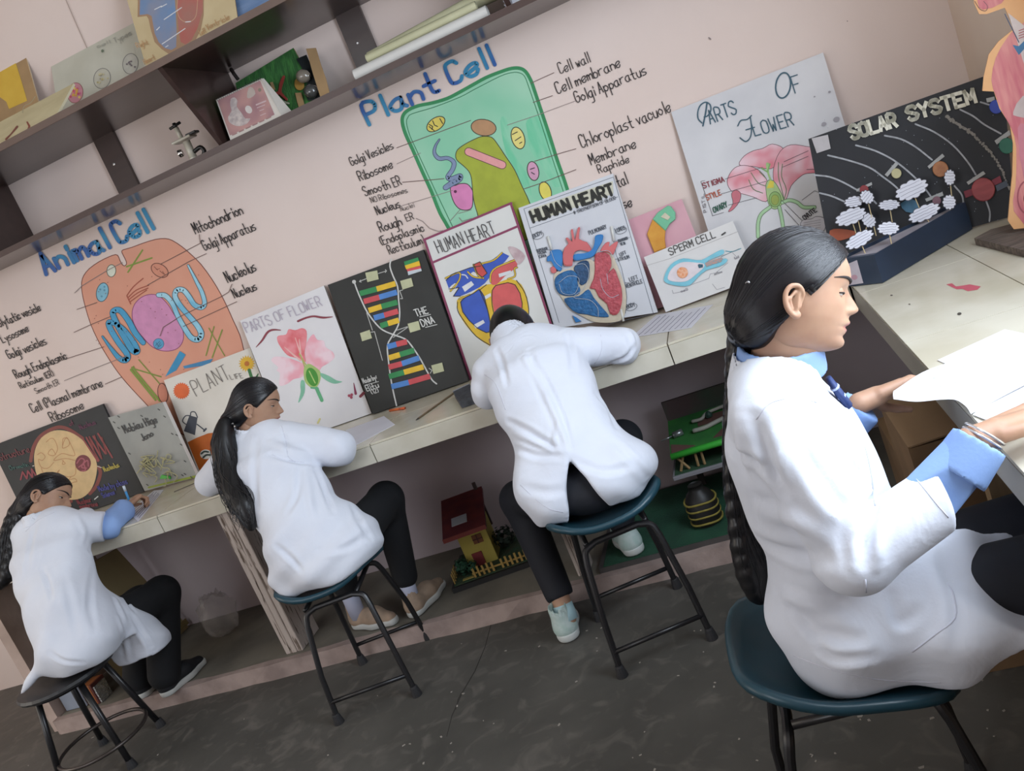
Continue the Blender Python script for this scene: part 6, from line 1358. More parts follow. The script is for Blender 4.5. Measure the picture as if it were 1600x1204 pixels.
def head_mesh():
    nz, nt = 110, 120
    zz = -.078+(.128+.078)*(.5-.5*np.cos(np.linspace(.06, math.pi-.04, nz)))
    zz = np.sort(np.concatenate([zz[::1], np.linspace(-.05, .045, 46)])); nz = len(zz)
    th = np.linspace(0, 2*math.pi, nt, endpoint=False)
    V = []
    for z in zz:
        c, s = np.cos(th), np.sin(th); n = np.where(c > 0, 1.9, 2.1)
        w_ = ip('w', z); y = w_*np.sign(s)*np.abs(s)**(2/n)
        xb_ = .01+(ip('xb', z)-.01)*np.abs(c)**(2/2.1)
        xf_ = face_x(y, z)
        V.append(np.stack([np.where(c > 0, xf_, xb_), y, np.full(nt, z)], 1))
    V = np.concatenate(V); F = []; FM = []
    for i in range(nz-1):
        for k in range(nt):
            q = [i*nt+k, i*nt+(k+1) % nt, (i+1)*nt+(k+1) % nt, (i+1)*nt+k]; F.append(q)
            c = V[q].mean(0); lip = c[0] > .08 and abs(c[1]) < .0225 and abs(c[2]+.0355) < .0105*(1-(c[1]/.0235)**2)
            FM.append(1 if lip else 0)
    F.append([k for k in range(nt)][::-1]); FM.append(0); F.append([(nz-1)*nt+k for k in range(nt)]); FM.append(0)
    V = V.tolist()
    def addm(v, f, fm):
        k = len(V); V.extend([list(map(float, x)) for x in v]); F.extend([[i+k for i in q] for q in f]); FM.extend(fm if isinstance(fm, list) else [fm]*len(f))
    for sgn in (-1, 1):
        # eye: ball with lowered lid
        ec = np.array([face_x(np.array([.0325]), np.array([.021]))[0]-.0082, sgn*.0325, .0205]); r_ = .0132; vv = []; ff = []; fm = []
        for i in range(15):
            a_ = math.pi*i/14
            for k in range(24):
                b_ = 2*math.pi*k/24; vv.append(ec+r_*np.array([math.sin(a_)*math.cos(b_), math.sin(a_)*math.sin(b_), math.cos(a_)]))
        for i in range(14):
            for k in range(24):
                ff.append([i*24+k, (i+1)*24+k, (i+1)*24+(k+1) % 24, i*24+(k+1) % 24]); zc = math.cos(math.pi*(i+.5)/14); b_ = 2*math.pi*(k+.5)/24; b_ = (b_+math.pi) % (2*math.pi)-math.pi
                fm.append(0 if zc > -.14 or zc < -.42 else (4 if abs(b_) < .45 else 3))
        addm(vv, ff, fm)
        b = MB(); b.tube([ec+(r_+.0008)*np.array([math.sqrt(1-.03)*math.cos(q), math.sqrt(1-.03)*math.sin(q), -.14+.02*abs(q)]) for q in np.linspace(-1.3, 1.3, 12)], [.0007+.0014*math.sin(math.pi*i/11) for i in range(12)], 5)
        addm(b.v, b.f, 2)
        b = MB(); by = np.linspace(.010, .060, 12); bz = .0360+.0080*np.sin((by-.008)/.052*2.3); bw = [.0014, .0026, .0033, .0034, .0033, .0031, .0029, .0026, .0023, .0019, .0013, .0007]
        b.tube([np.array([face_x(np.array([y]), np.array([z]))[0]+.0003, sgn*y, z]) for y, z in zip(by, bz)], bw, 6, flat=.9); addm(b.v, b.f, 2)
        # ear: rim, bowl and lobe
        e0 = np.array([-.006, sgn*.0715, .0]); o_ = sgn
        rim_ = crom([e0+np.array(q)*np.array([1, o_, 1]) for q in ((.010, .001, .004), (.012, .006, .016), (.004, .011, .026), (-.009, .014, .025), (-.0165, .015, .013), (-.016, .014, -.002), (-.010, .011, -.014), (-.001, .007, -.021), (.006, .003, -.019))], 3)
        fs = [cap(p, q, .0034, .0034) for p, q in zip(rim_[:-1], rim_[1:])]
        pl = ell(e0+np.array([-.003, o_*.006, .004]), (.016, .0055, .024), [(1, o_*.35, 0), (-.35*o_*o_, 1*o_, 0), (0, 0, 1)]) if False else cap(e0+np.array([-.004, o_*.005, .014]), e0+np.array([-.003, o_*.004, -.008]), .0125, .009)
        pl = inter(pl, half(e0+np.array([-.002, o_*.0075, 0]), (-.45, o_, 0)))
        anti = [cap(e0+np.array([-.001, o_*.010, .017]), e0+np.array([-.010, o_*.0125, .006]), .0028), cap(e0+np.array([-.010, o_*.0125, .006]), e0+np.array([-.006, o_*.010, -.010]), .003)]
        lobe = ell(e0+np.array([.002, o_*.004, -.019]), (.0075, .004, .008)); trag = cap(e0+np.array([.009, o_*.003, .003]), e0+np.array([.007, o_*.004, -.007]), .0035)
        f_ = smin(.003, smin(.003, *fs), pl, lobe, trag, *anti)
        v_, q_ = surfnet(f_, e0-np.array([.03, .03, .04]), e0+np.array([.03, .03, .04]), .0017); v_ = relax(v_, q_, 1); addm(v_, q_.tolist(), 0)
    return np.array(V), F, FM
HEADV, HEADF, HEADM = head_mesh()
HS = 1.0
class Frame:
    def __init__(self, o, fwd, up, s=1.0):
        self.o = np.array(o, float); self.x = _n(fwd); up = np.array(up, float); self.z = _n(up-self.x*(up@self.x)); self.y = np.cross(self.z, self.x); self.s = s
    def W(self, p): p = np.atleast_2d(np.array(p, float)); return self.o+self.s*(p[:, :1]*self.x+p[:, 1:2]*self.y+p[:, 2:3]*self.z)
    def w(self, *p): return self.W([p])[0]
    def L(self, P): d = (P-self.o)/self.s; return np.stack([d@self.x, d@self.y, d@self.z], 1)
def hand_sdf(wr, d, palm, side, curl, thumb=(.6, .5), spread=.10, s=1.0, back=.03):
    """five fingered hand; d = direction of the fingers, palm = palm normal, side=+1 thumb on +cross(palm,d)"""
    d = _n(d); pn = np.array(palm, float); pn = _n(pn-d*(pn@d)); lat = np.cross(pn, d)*side
    wr = np.array(wr, float); fs = []
    base = [(.030, .088), (.010, .092), (-.010, .088), (-.028, .080)]
    Ls = [(.038, .024, .020), (.043, .028, .021), (.040, .026, .020), (.031, .019, .018)]; rad = [.0082, .0084, .008, .0070]
    for i, ((lx, ly), L, r_) in enumerate(zip(base, Ls, rad)):
        k0 = wr+d*.012*s+lat*lx*.55*s; k1 = wr+d*ly*s+lat*lx*s; fs.append(cap(k0, k1, .0135*s, .0105*s))
        p = k1; ang = 0.0; dirl = _n(d+lat*spread*(1.5-i))
        for j, l in enumerate(L):
            ang += curl[i]*(.9, 1.0, .7)[j]; v = dirl*math.cos(ang)+pn*math.sin(ang); q = p+v*l*s
            fs.append(cap(p, q, r_*s*(1-.08*j), r_*s*(.92-.08*j))); p = q
    t0 = wr+d*.020*s+lat*.022*s+pn*.006*s; t1 = t0+_n(d*.75+lat*.75+pn*.35)*.042*s; fs.append(cap(t0, t1, .0135*s, .0105*s))
    v = _n(d*math.cos(thumb[0])+lat*math.sin(thumb[0])*.8+pn*.45); t2 = t1+v*.032*s; fs.append(cap(t1, t2, .0098*s, .0088*s))
    v = _n(d*math.cos(thumb[1]*.4)-lat*.12+pn*.55); t3 = t2+v*.026*s; fs.append(cap(t2, t3, .0088*s, .0068*s))
    fs.append(cap(wr-d*back*s, wr+d*.01*s, .0225*s, .021*s)); fs.append(cap(wr+d*.02*s, wr+d*.075*s, .018*s, .016*s))
    return smin(.006*s, *fs), wr, t3
def shoe(parent, heel, toe, m_up, m_sole, m_lace=None, s=1.0, ht=.06):
    heel, toe = np.array(heel, float), np.array(toe, float); d = _n(toe-heel); up = np.array([0, 0, 1.0]); up = _n(up-d*(up@d)); lat = np.cross(up, d); L = .245*s
    f = lambda a, b, c: heel+d*a*L+lat*b*s+up*c*s
    u_ = smin(.03, cap(f(.14, 0, .045), f(.14, 0, ht+.035), .036*s, .034*s), cap(f(.15, 0, .04), f(.55, 0, .045), .036*s, .037*s), cap(f(.55, .002, .038), f(.88, .004, .028), .038*s, .026*s))
    u_ = inter(u_, half(f(0, 0, .016), -up)); u_ = sub(u_, cap(f(.13, 0, ht+.03), f(.12, 0, ht+.12), .027*s))
    s_ = smin(.03, cap(f(.13, 0, .018), f(.55, 0, .018), .040*s, .040*s), cap(f(.55, 0, .018), f(.9, .003, .018), .041*s, .028*s))
    s_ = inter(inter(s_, half(f(0, 0, .030), up)), half(f(0, 0, 0.001), -up))
    c = (heel+toe)/2; R = np.array([.21, .21, .2])
    o = soft('shoe', u_, c-R, c+R+np.array([0, 0, .05]), .005, m_up, parent)
    soft('sole', s_, c-R, c+R, .005, m_sole, o)
    if m_lace is not None:
        for k in range(4):
            a_ = .36+.09*k; MB().tube(crom([f(a_, -.03, .062-.006*k), f(a_+.01, 0, .083-.007*k), f(a_, .03, .062-.006*k)], 3), .0028, 5).build('lace', m_lace, o, smooth=True)
    return o
def strands(name, curves, parent, r=.0009, m=None, sides=4):
    VV = []; FF = []; k0 = 0; ang = 2*np.pi*np.arange(sides)/sides; ca, sa = np.cos(ang), np.sin(ang)
    for c in curves:
        P = np.array(c, float); n = len(P); T = np.gradient(P, axis=0); T /= (np.sqrt((T*T).sum(1))[:, None]+1e-9)
        a = np.stack([-T[:, 1], T[:, 0], np.zeros(n)], 1)+1e-6; a /= (np.sqrt((a*a).sum(1))[:, None]+1e-9); b = np.cross(T, a)
        rr = r*(.55+.45*np.sin(np.pi*np.minimum(1, (np.arange(n)+.6)/n)))
        VV.append((P[:, None]+rr[:, None, None]*(a[:, None]*ca[None, :, None]+b[:, None]*sa[None, :, None])).reshape(-1, 3))
        i = np.arange(n-1)[:, None]*sides; k = np.arange(sides)[None]; k1 = (k+1) % sides
        FF.append((np.stack([i+k, i+k1, i+sides+k1, i+sides+k], -1).reshape(-1, 4)+k0)); k0 += n*sides
    o = obj(name, np.concatenate(VV), np.concatenate(FF), m or M_strand, parent, smooth=True); o['kind'] = 'stuff'; return o
# ------------------------------------------------------------------ people
def person(label, loc): return thing('person', label, 'person', loc)
def body_mesh(parent, fr, extra):
    """one skin mesh: head, ears and neck plus the given hand/arm fields"""
    V = [fr.W(HEADV)]; F = [list(q) for q in HEADF]; FM = list(HEADM); k = len(HEADV)
    for f, lo, hi, h in extra:
        v, q = surfnet(f, lo, hi, h); v = relax(v, q, 1)
        V.append(v); F += (q+k).tolist(); FM += [0]*len(q); k += len(v)
    return obj('body', np.concatenate(V), F, [M_skin, M_lip, M_brow, M_eyew, M_iris], parent, FM, smooth=True)
def hair_cap(parent, fr, h=.004, extra=None, nape=True, grow=1.0, loose=0.0):
    L = lambda g: (lambda P: g(fr.L(P))*fr.s)
    f = ell((.010, 0, .031), (.1015*grow, .0815*grow, .1045*grow))
    f = smin(.03, f, ell((-.05, 0, -.005), (.040, .062, .052)))
    f = inter(f, half((.094, 0, .086), (.71, 0, -.70)))
    # hairline sweeps back at the temples; ears stay free
    for s_ in (-1, 1):
        f = sub(f, ell((.004, s_*.084, -.006), (.024, .024, .030)))
    g = L(f)
    if extra: g = smin(.02, g, *extra)
    c = fr.w(0, 0, .02); R = np.array([.17]*3)
    return g, c, R
def comb(fr, hairobj, n, G, seed=1, span=1.0, r=.0009, parent=None, top=True):
    """combed strands lying on the hair from the hairline to the gathering point G (head frame)"""
    tr = bvh_of(hairobj); rr = random.Random(seed); C0 = np.array([.0, 0, .02]); cur = []
    G = np.array(G, float)
    for i in range(n):
        ph = rr.uniform(-1.45, 1.45)*span
        # hairline: intersection of the cut plane with the skull
        st = np.array([.0+.093*math.cos(ph)**1.0, .084*math.sin(ph), .020+.068*math.cos(ph)])+np.array([-.004, 0, .004])*rr.uniform(.2, 6)
        a = _n(st-C0); b_ = _n(G-C0); om = math.acos(np.clip(a@b_, -1, 1)); P = []
        if om < .2: continue
        nst = 14; wob = rr.uniform(-.02, .02)
        for k in range(nst+1):
            t = k/nst*rr.uniform(.96, 1.0) if k else 0.0
            dv = (math.sin((1-t)*om)*a+math.sin(t*om)*b_)/math.sin(om)+np.array([0, wob*math.sin(3*t), wob*math.cos(2*t)])
            o_ = fr.w(*C0); dw = Vector(_n(fr.w(*(C0+dv))-o_)); hit = tr.ray_cast(Vector(np.array(o_)+np.array(dw)*.30), -dw)
            if hit[0] is None: continue
            P.append(np.array(hit[0])+np.array(dw)*.0004)
        P = [p for k, p in enumerate(P) if k == 0 or np.linalg.norm(p-P[k-1]) < .05]
        if len(P) > 4: cur.append(P)
    return strands('strands', cur, parent, r)
def braid(path, rad, twist=3, phase=0.0):
    """field of a three-strand plait along a path"""
    P = crom(path, 8); fs = []; n = len(P); R0 = np.interp(np.linspace(0, 1, n), np.linspace(0, 1, len(rad)), rad)
    T = [P[min(i+1, n-1)]-P[max(i-1, 0)] for i in range(n)]; a = _n(np.cross(T[0], FWD)); out = []
    for j in range(3):
        pts = []
        for i in range(n):
            q = 2*math.pi*(twist*i/n+j/3)+phase; t = _n(T[i]); u = _n(np.cross(t, FWD)); v = np.cross(t, u)
            pts.append(P[i]+R0[i]*(.55*math.sin(q)*u+.30*math.sin(2*q)*v))
        fs += [cap(p, q, .62*R0[i], .62*R0[min(i+1, n-1)]) for i, (p, q) in enumerate(zip(pts[:-1], pts[1:]))]
    return smin(.006, *fs)
def tail(path, rad): 
    P = crom(path, 4); R0 = np.interp(np.linspace(0, 1, len(P)), np.linspace(0, 1, len(rad)), rad)
    return smin(.01, *[cap(p, q, R0[i], R0[i+1]) for i, (p, q) in enumerate(zip(P[:-1], P[1:]))])
def tail_strands(path, rad, n, seed, parent, r=.0011, wave=.006):
    rr = random.Random(seed); P = crom(path, 6); m_ = len(P); R0 = np.interp(np.linspace(0, 1, m_), np.linspace(0, 1, len(rad)), rad); cur = []
    for k in range(n):
        q = rr.uniform(0, 6.283); d = rr.uniform(.75, 1.04); pts = []; e = rr.randint(int(m_*.75), m_); ph = rr.uniform(0, 6)
        for i in range(rr.randint(0, 3), e):
            t = _n(P[min(i+1, m_-1)]-P[max(i-1, 0)]); u = _n(np.cross(t, FWD)); v = np.cross(t, u)
            pts.append(P[i]+R0[i]*d*(math.cos(q)*u+math.sin(q)*v)+u*wave*math.sin(i*.5+ph)*i/m_)
        if len(pts) > 3: cur.append(pts)
    return strands('strands', cur, parent, r)
BBpad = lambda pts, m_: (np.min(pts, axis=0)-m_, np.max(pts, axis=0)+m_)
def bb(pts, m_): a = np.array(pts, float); return a.min(0)-m_, a.max(0)+m_
# ================================================================== the girl in the foreground
g4 = person('girl in a white lab coat with a long black braid, seated nearest, turning pages', (-.075, 1.5, .46))
o4 = onY(1231.6, 479.5, 1.50); s4 = ((o4-CAM)@FWD)*929/FPX
f4 = Frame(o4, RGT-FWD*.10, UPV, s4)
sh4 = np.array([-.045, 1.375, 1.010]); el4 = np.array([.012, 1.305, .775]); ce4 = np.array([.163, 1.330, .826]); wr4 = np.array([.240, 1.352, .888])
shf = np.array([-.02, 1.655, 1.01]); elf = np.array([.0, 1.715, .79]); wrf = onY(1362, 622, 1.70)
hN, _, _ = hand_sdf(wr4+np.array([.012, .004, .004]), (.93, .30, -.04), (0, .1, -1), -1, (.25, .28, .30, .35), spread=.12, s=.98)
hF, _, _ = hand_sdf(wrf, onY(1442, 588, 1.76)-wrf, (.35, -.35, -.85), -1, (.22, .22, .25, .3), thumb=(.25, .4), spread=.05, s=.95)
nk = [cap(f4.w(-.012, 0, -.03), np.array([-.012, 1.51, 1.02]), .046, .054), cap(f4.w(.022, 0, -.05), np.array([.010, 1.51, 1.03]), .036, .042)]
neck = smin(.03, *nk)
bd4 = body_mesh(g4, f4, [(neck, *bb([f4.w(0, 0, -.02), (0, 1.51, .97)], .09), .006),
                   (hN, *bb([wr4, wr4+np.array([.17, .06, .0])], .07), .0028), (hF, *bb([wrf, onY(1446, 574, 1.80)], .09), .0028)])
# shirt, collar, tie
yax = (0, 1, 0)
shirt = smin(.03, cap((.01, 1.51, 1.03), (.030, 1.51, .95), .072, .06), cap(elf, wrf-(wrf-elf)*.12, .050, .040))
blueN = cap(ce4-(ce4-el4)*.35, wr4, .045, .037)
blueN = inter(blueN, half(wr4-np.array([.006, 0, .002]), wr4-ce4))
shirt = inter(shirt, half(wrf-(wrf-elf)*.14, wrf-elf))
axn = _n(f4.w(-.012, 0, -.03)-np.array([-.012, 1.51, 1.00]))
c0 = np.array([-.002, 1.51, 1.050])
col = sub(cap(c0-axn*.02, c0+axn*.06, .080, .067), cap(c0-axn*.05, c0+axn*.09, .070, .057)); col = inter(inter(col, half(c0+axn*.044, axn)), half(c0-axn*.008, -axn))
sh_o = soft('shirt', smin(.012, shirt, blueN), *bb([(-.09, 1.39, .74), wr4, (.15, 1.76, 1.10)], .05), .0055, M_shirt, g4)
soft('shirt_collar', col, *bb([c0], .12), .0038, M_shirt, g4, it=2)
cuff = inter(sub(cap(ce4, wr4, .047, .041), cap(ce4, wr4+(wr4-ce4)*.3, .036, .033)), half(wr4-np.array([.003, 0, .0]), wr4-ce4)); cuff = inter(cuff, half(ce4+(wr4-ce4)*.36, ce4-wr4))
soft('cuff', cuff, *bb([ce4, wr4], .07), .0045, mat('shirt_cuff', '#7f9dcf', .7, var=.05, bump=.05, bscale=200), g4)
a_ = onY(1294, 590, 1.505); b_ = onY(1325, 634, 1.505)
tie = MB().tube([a_, (a_+b_)/2, b_], [.011, .015, .017], 8, flat=.5).build('tie', mat('tie_navy', '#2a3c6e', .6, var=.1), g4, smooth=True)
for k in (.3, .62): MB().tube([a_+(b_-a_)*k, a_+(b_-a_)*(k+.06)], [.0148, .0152], 8, flat=.55).build('tie_stripe', paint('#b9c6e2'), tie, smooth=True)
# coat
tor = spine([((-.030, 1.50, .57), yax, .175, .115), ((-.032, 1.50, .72), yax, .160, .112), ((-.038, 1.51, .90), yax, .180, .108), ((-.024, 1.51, 1.015), yax, .160, .078)])
tor = smin(.05, tor, ell((.028, 1.455, .885), (.062, .075, .085)), ell((.028, 1.565, .885), (.062, .075, .085)), ell((.030, 1.51, .75), (.075, .135, .13)))
sl = smin(.02, cap(sh4, el4, .062, .058), cap(el4, ce4+(ce4-el4)*.3, .060, .048))
sl = inter(sl, half(ce4, ce4-el4+np.array([.03, -.01, -.05])))
slf = inter(smin(.02, cap(shf, elf, .066, .062), cap(elf, wrf, .062, .055)), half(elf+(wrf-elf)*.45, wrf-elf))
up_ = smin(.05, tor, cap(sh4, (-.025, 1.45, 1.025), .058, .056), cap(shf, (-.025, 1.58, 1.025), .058, .056))
vn = ell((.085, 1.51, 1.055), (.055, .050, .090)); nkh = cap(c0-axn*.03, c0+axn*.09, .074, .064)
up_ = sub(sub(up_, vn), nkh)
hip = ell((-.035, 1.515, .555), (.125, .160, .10))
skn = smin(.03, cap((-.06, 1.46, .565), (.12, 1.440, .562), .110, .116), cap((.12, 1.440, .562), (.34, 1.43, .580), .116, .100), cap((-.03, 1.44, .65), (.06, 1.44, .62), .085, .085))
skf = cap((-.05, 1.60, .55), (.16, 1.62, .57), .110, .100)
op = half((.125, 1.4, .685), (.60, -.35, .68))
skn = inter(inter(skn, op), half((.150, 1.40, .462), (.66, -.10, -.75)))
skf = inter(skf, half((.19, 1.6, .57), (1, 0, .1)))
ct = smin(.045, up_, hip); ct = smin(.03, ct, skn, skf)
ct = inter(ct, half((-.1, 1.40, .484), (-0.13, -.10, -1)))
msk = lambda P: np.clip((.98-P[:, 2])*4, 0, 1)
ct = fold(ct, .0055, 30, (.55, .25, .85), .4, msk); ct = fold(ct, .0040, 46, (.9, .1, -.5), 1.7, msk)
# long soft drag folds across back, waist and lap
def ridge(pts, r): P = [onY(*p) for p in pts]; return smin(.02, *[cap(a, b, r, r) for a, b in zip(P[:-1], P[1:])])
sl_f = fold(sl, .0035, 60, (.55, .2, -.6), .9, near(el4, .10)); sl_f = fold(sl_f, .0030, 85, (.3, .1, -.9), 2.2, near(el4+np.array([-.02, 0, .1]), .12))
cf = lambda P: np.minimum(np.minimum(ct(P), sl_f(P)), slf(P))
cf = smin(.010, ct, sl_f, slf)
coat4 = soft('lab_coat', sub(cf, TOPR), (-.32, 1.17, .42), (.40, 1.84, 1.13), .0066, M_coat, g4, it=1)
foldlines(coat4, [([(1180, 653), (1201, 726), (1222, 768)], .011, -.010), ([(1138, 690), (1173, 719), (1204, 742)], .012, -.008), ([(1150, 640), (1160, 700), (1185, 760)], .014, .006),
  ([(1180, 842), (1230, 862), (1290, 872)], .014, -.008), ([(1190, 800), (1240, 815), (1300, 850)], .016, .006), ([(1239, 953), (1277, 988), (1341, 1000)], .012, -.008), ([(1225, 930), (1280, 950), (1330, 975)], .014, .006), ([(1271, 1000), (1306, 1028), (1365, 1025)], .010, -.007),
  ([(1394, 930), (1406, 972), (1432, 955)], .010, -.006), ([(1512, 925), (1532, 975)], .010, -.006), ([(1489, 915), (1509, 997)], .012, -.007), ([(1460, 900), (1475, 960), (1470, 1010)], .012, .005),
  ([(1366, 785), (1362, 802), (1352, 832), (1347, 880)], .009, -.012), ([(1382, 815), (1374, 845), (1372, 885)], .009, .007), ([(1335, 800), (1332, 840), (1338, 880)], .010, .006), ([(1400, 800), (1388, 850)], .010, -.006), ([(1430, 770), (1425, 830)], .012, .004),
  ([(1237, 618), (1275, 627), (1305, 665), (1314, 700), (1360, 762)], .007, -.007), ([(1215, 690), (1262, 760), (1300, 830)], .016, .005), ([(1250, 700), (1300, 770), (1330, 800)], .014, -.005), ([(1196, 590), (1230, 575), (1262, 590)], .012, .004)])
lapel = sub(cap(c0-axn*.030, c0+axn*.034, .092, .078), cap(c0-axn*.06, c0+axn*.09, .084, .068)); lapel = inter(inter(lapel, half(c0+axn*.030, axn)), half((.050, 1.51, 1.03), (1, 0, .2)))
soft('coat_collar', lapel, *bb([c0], .13), .005, M_coat, g4)
for nm, pts, r_ in (('pocket_seam', [(1352, 905), (1356, 945), (1375, 985), (1396, 1012), (1425, 1018)], .0016), ('pocket_seam', [(1425, 1018), (1460, 992), (1492, 965), (1490, 930), (1480, 910)], .0016), ('shoulder_seam', [(1182, 655), (1200, 632), (1220, 624), (1245, 620), (1275, 628)], .0012), ('sleeve_hem', [(1432, 748), (1450, 770), (1466, 790), (1482, 808)], .0012), ('front_edge', [(1308, 622), (1335, 655), (1352, 700), (1362, 745), (1368, 790)], .0018), ('hem_seam', [(1240, 1024), (1300, 1046), (1380, 1062), (1470, 1066)], .0012)):
    seam(coat4, pts, r_, nm, M_seam, g4)
# trousers, shoes
trf = smin(.05, cap((-.05, 1.46, .56), (.40, 1.43, .585), .084, .074), cap((-.05, 1.58, .55), (.40, 1.60, .580), .088, .074), ell((-.07, 1.53, .56), (.08, .12, .06)))
shin = smin(.03, cap((.40, 1.395, .575), (.33, 1.38, .11), .070, .055), cap((.40, 1.60, .575), (.36, 1.61, .11), .070, .055))
soft('trousers', inter(smin(.03, trf, shin), half((0, 0, .462), (0, 0, -1))) if False else smin(.03, trf, shin), (-.24, 1.24, .06), (.52, 1.76, .70), .010, M_trou, g4)
M_soleg = mat('sole_white', '#b9b7b2', .7); M_blk = mat('shoe_black', '#15161b', .7)
for yy, xx in ((1.38, .26), (1.61, .29)): shoe(g4, (xx, yy, 0), (xx+.245, yy, 0), M_blk, M_soleg, s=.98)
# hair: combed back, plait hanging down the back
pth = [onY(1172, 505, 1.535), onY(1158, 555, 1.54), onY(1150, 610, 1.545), onY(1144, 670, 1.55), onY(1147, 730, 1.555), onY(1156, 790, 1.56), onY(1170, 850, 1.56), onY(1182, 895, 1.56), onY(1190, 932, 1.555)]
g, c, R = hair_cap(g4, f4, extra=[cap(f4.w(-.055, 0, -.02), onY(1168, 520, 1.53), .052, .034)])
hair4 = soft('hair', g, c-R-np.array([.06, 0, .05]), c+R, .0042, M_hair, g4)
comb(f4, hair4, 620, (-.075, 0, -.045), 3, 1.0, .00085, parent=hair4)
br = braid(pth, [.030, .024, .017, .015, .018, .024, .031, .034, .022], 6)
plait = soft('plait', br, *bb(pth, .05), .0055, M_hair, hair4)
tail_strands(pth, [.034, .026, .019, .017, .019, .026, .033, .036, .020], 90, 8, hair4, .0008, .004)
# loose flyaway hairs at the nape
fw = []
rr = random.Random(9)
for k in range(26):
    p0 = onY(rr.uniform(1138, 1160), rr.uniform(470, 560), 1.53); fw.append(crom([p0+np.array([.012, 0, .01]), p0, p0+np.array([-rr.uniform(.004, .014), 0, -rr.uniform(.01, .03)]), p0+np.array([-rr.uniform(0, .012), 0, -rr.uniform(.03, .06)])], 3))
strands('flyaway', fw, hair4, .0006)
MB().tube(crom([onY(1165, 443, 1.46), onY(1169, 440, 1.455), onY(1174, 447, 1.455), onY(1176, 455, 1.46)], 3), .0022, 6).build('hair_clip', mat('clip_steel', '#9a9a9e', .25, metal=1), hair4, smooth=True)
MB().lathe(f4.w(-.002, -.0775, -.021), -FWD, [(.0022, 0), (.0022, .001), (.001, .002)], 8).build('ear_stud', mat('stud', '#d6c9b0', .2, metal=1), g4)
bc = onY(1529, 690, 1.352); ax_ = _n(wr4-ce4); u_ = _n(np.cross(ax_, [0, 1, 0])); v_ = np.cross(ax_, u_)
for dd in (.004, .011): MB().tube([wr4+ax_*dd+.030*(math.cos(q)*u_+math.sin(q)*v_) for q in np.linspace(0, 6.283, 25)], .0021, 6, cap=False).build('bangle', mat('bangle_silver', '#d3cfcb', .25, metal=.8), g4, smooth=True)
# the booklet she turns
bk = thing('booklet', 'open white answer booklet with a lifted page in the foreground girl\'s hands', 'papers', (*onZ(1560, 600, ZC)[:2], ZC))
def sheet4(q, z, th=.0012):
    P = [onZ(*p_, z) for p_ in q]; P = [np.array([min(p_[0], .92), p_[1], p_[2]]) for p_ in P]; MB().prism(P[::-1], (0, 0, th)).build('page', M_pap2, bk)
sheet4([(1465, 563), (1570, 515), (1690, 540), (1600, 625)], ZC+.0008); sheet4([(1520, 648), (1600, 598), (1700, 610), (1640, 680), (1556, 662)], ZC+.0024)
top = [(1397, 610, .905), (1440, 582, .898), (1480, 567, .888), (1515, 555, .872), (1560, 548, .855), (1690, 560, .842)]
bot = [(1396, 623, .900), (1430, 627, .893), (1466, 624, .886), (1492, 624, .878), (1509, 634, .862), (1517, 646, .8395)]
T = crom([onZ(x, y, z) for x, y, z in top], 5); B = crom([onZ(x, y, z) for x, y, z in bot], 5); n = len(T); V = []; F = []
T = [np.array([min(p_[0], .92), p_[1], p_[2]]) for p_ in T]
for i in range(n):
    for k in range(7): p_ = B[i]+(T[i]-B[i])*k/6; V.append(p_+np.array([0, 0, .004*math.sin(math.pi*k/6)]))
for i in range(n-1):
    for k in range(6): F.append([i*7+k, (i+1)*7+k, (i+1)*7+k+1, i*7+k+1])
for i in range(len(V)): V.append(V[i]+np.array([0, 0, -.0008]))
m0 = n*7; F += [[m0+x for x in q[::-1]] for q in F]
pg = obj('lifted_page', V, F, M_pap2, bk, smooth=True)
# second fold of the page lying to the right
sheet4([(1517, 646), (1572, 566), (1690, 566), (1640, 600)], ZC+.004)
tr = bvh_of(pg); lines = MB()
for k in range(7):
    a_, b_ = (1448+5*k, 578+6.5*k), (1530-6*k+10, 560+8*k)
    P = []
    for t in np.linspace(0, 1, 12):
        d = Vector(_n(ray(a_[0]+(b_[0]-a_[0])*t, a_[1]+(b_[1]-a_[1])*t))); h_ = tr.ray_cast(Vector(CAM), d)
        if h_[0] is not None: P.append(np.array(h_[0])-np.array(d)*.0006+np.array([0, 0, random.uniform(-.0006, .0006)]))
    if len(P) > 3: lines.tube(P, .0005, 4)
o = lines.build('handwriting', mat('pen_blue', '#8a8fb0', .7), bk); o['kind'] = 'stuff'
# ================================================================== the third girl: bent over the worktop, back to us
g3 = person('girl in a white lab coat bent face down over the worktop, her back to us', (-.67, 2.57, .46))
lx = _n((.95, .30, .05))
f3 = Frame((-.872, 3.075, .995), (-.15, .75, -.62), (-.1, .62, .75), 1.03)
body_mesh(g3, f3, [(cap((-.845, 2.95, .99), f3.w(-.01, 0, -.03), .055, .05), *bb([(-.845, 2.95, .99), f3.w(0, 0, 0)], .08), .008)])
tor = spine([((-.675, 2.565, .56), lx, .180, .130), ((-.715, 2.625, .71), lx, .163, .118), ((-.765, 2.775, .885), lx, .180, .112), ((-.815, 2.90, .975), lx, .150, .075)])
shL, elL = np.array([-.945, 2.875, .935]), onY(762, 612, 2.86); shR, elR = np.array([-.640, 2.885, .930]), onY(972, 540, 2.90)
arms = smin(.02, cap(shL, elL, .070, .058), cap(elL, (-.90, 3.13, .890), .054, .046), cap(shR, elR, .070, .064), cap(elR, (-.62, 3.14, .890), .060, .046))
arms = fold(arms, .0035, 75, (.8, .4, .5), .3, near(elR, .16)); arms = fold(arms, .003, 80, (.4, -.3, .9), 1.0, near(elL, .14))
up_ = smin(.045, tor, cap(shL, (-.84, 2.88, .965), .058, .07), cap(shR, (-.78, 2.90, .975), .058, .07))
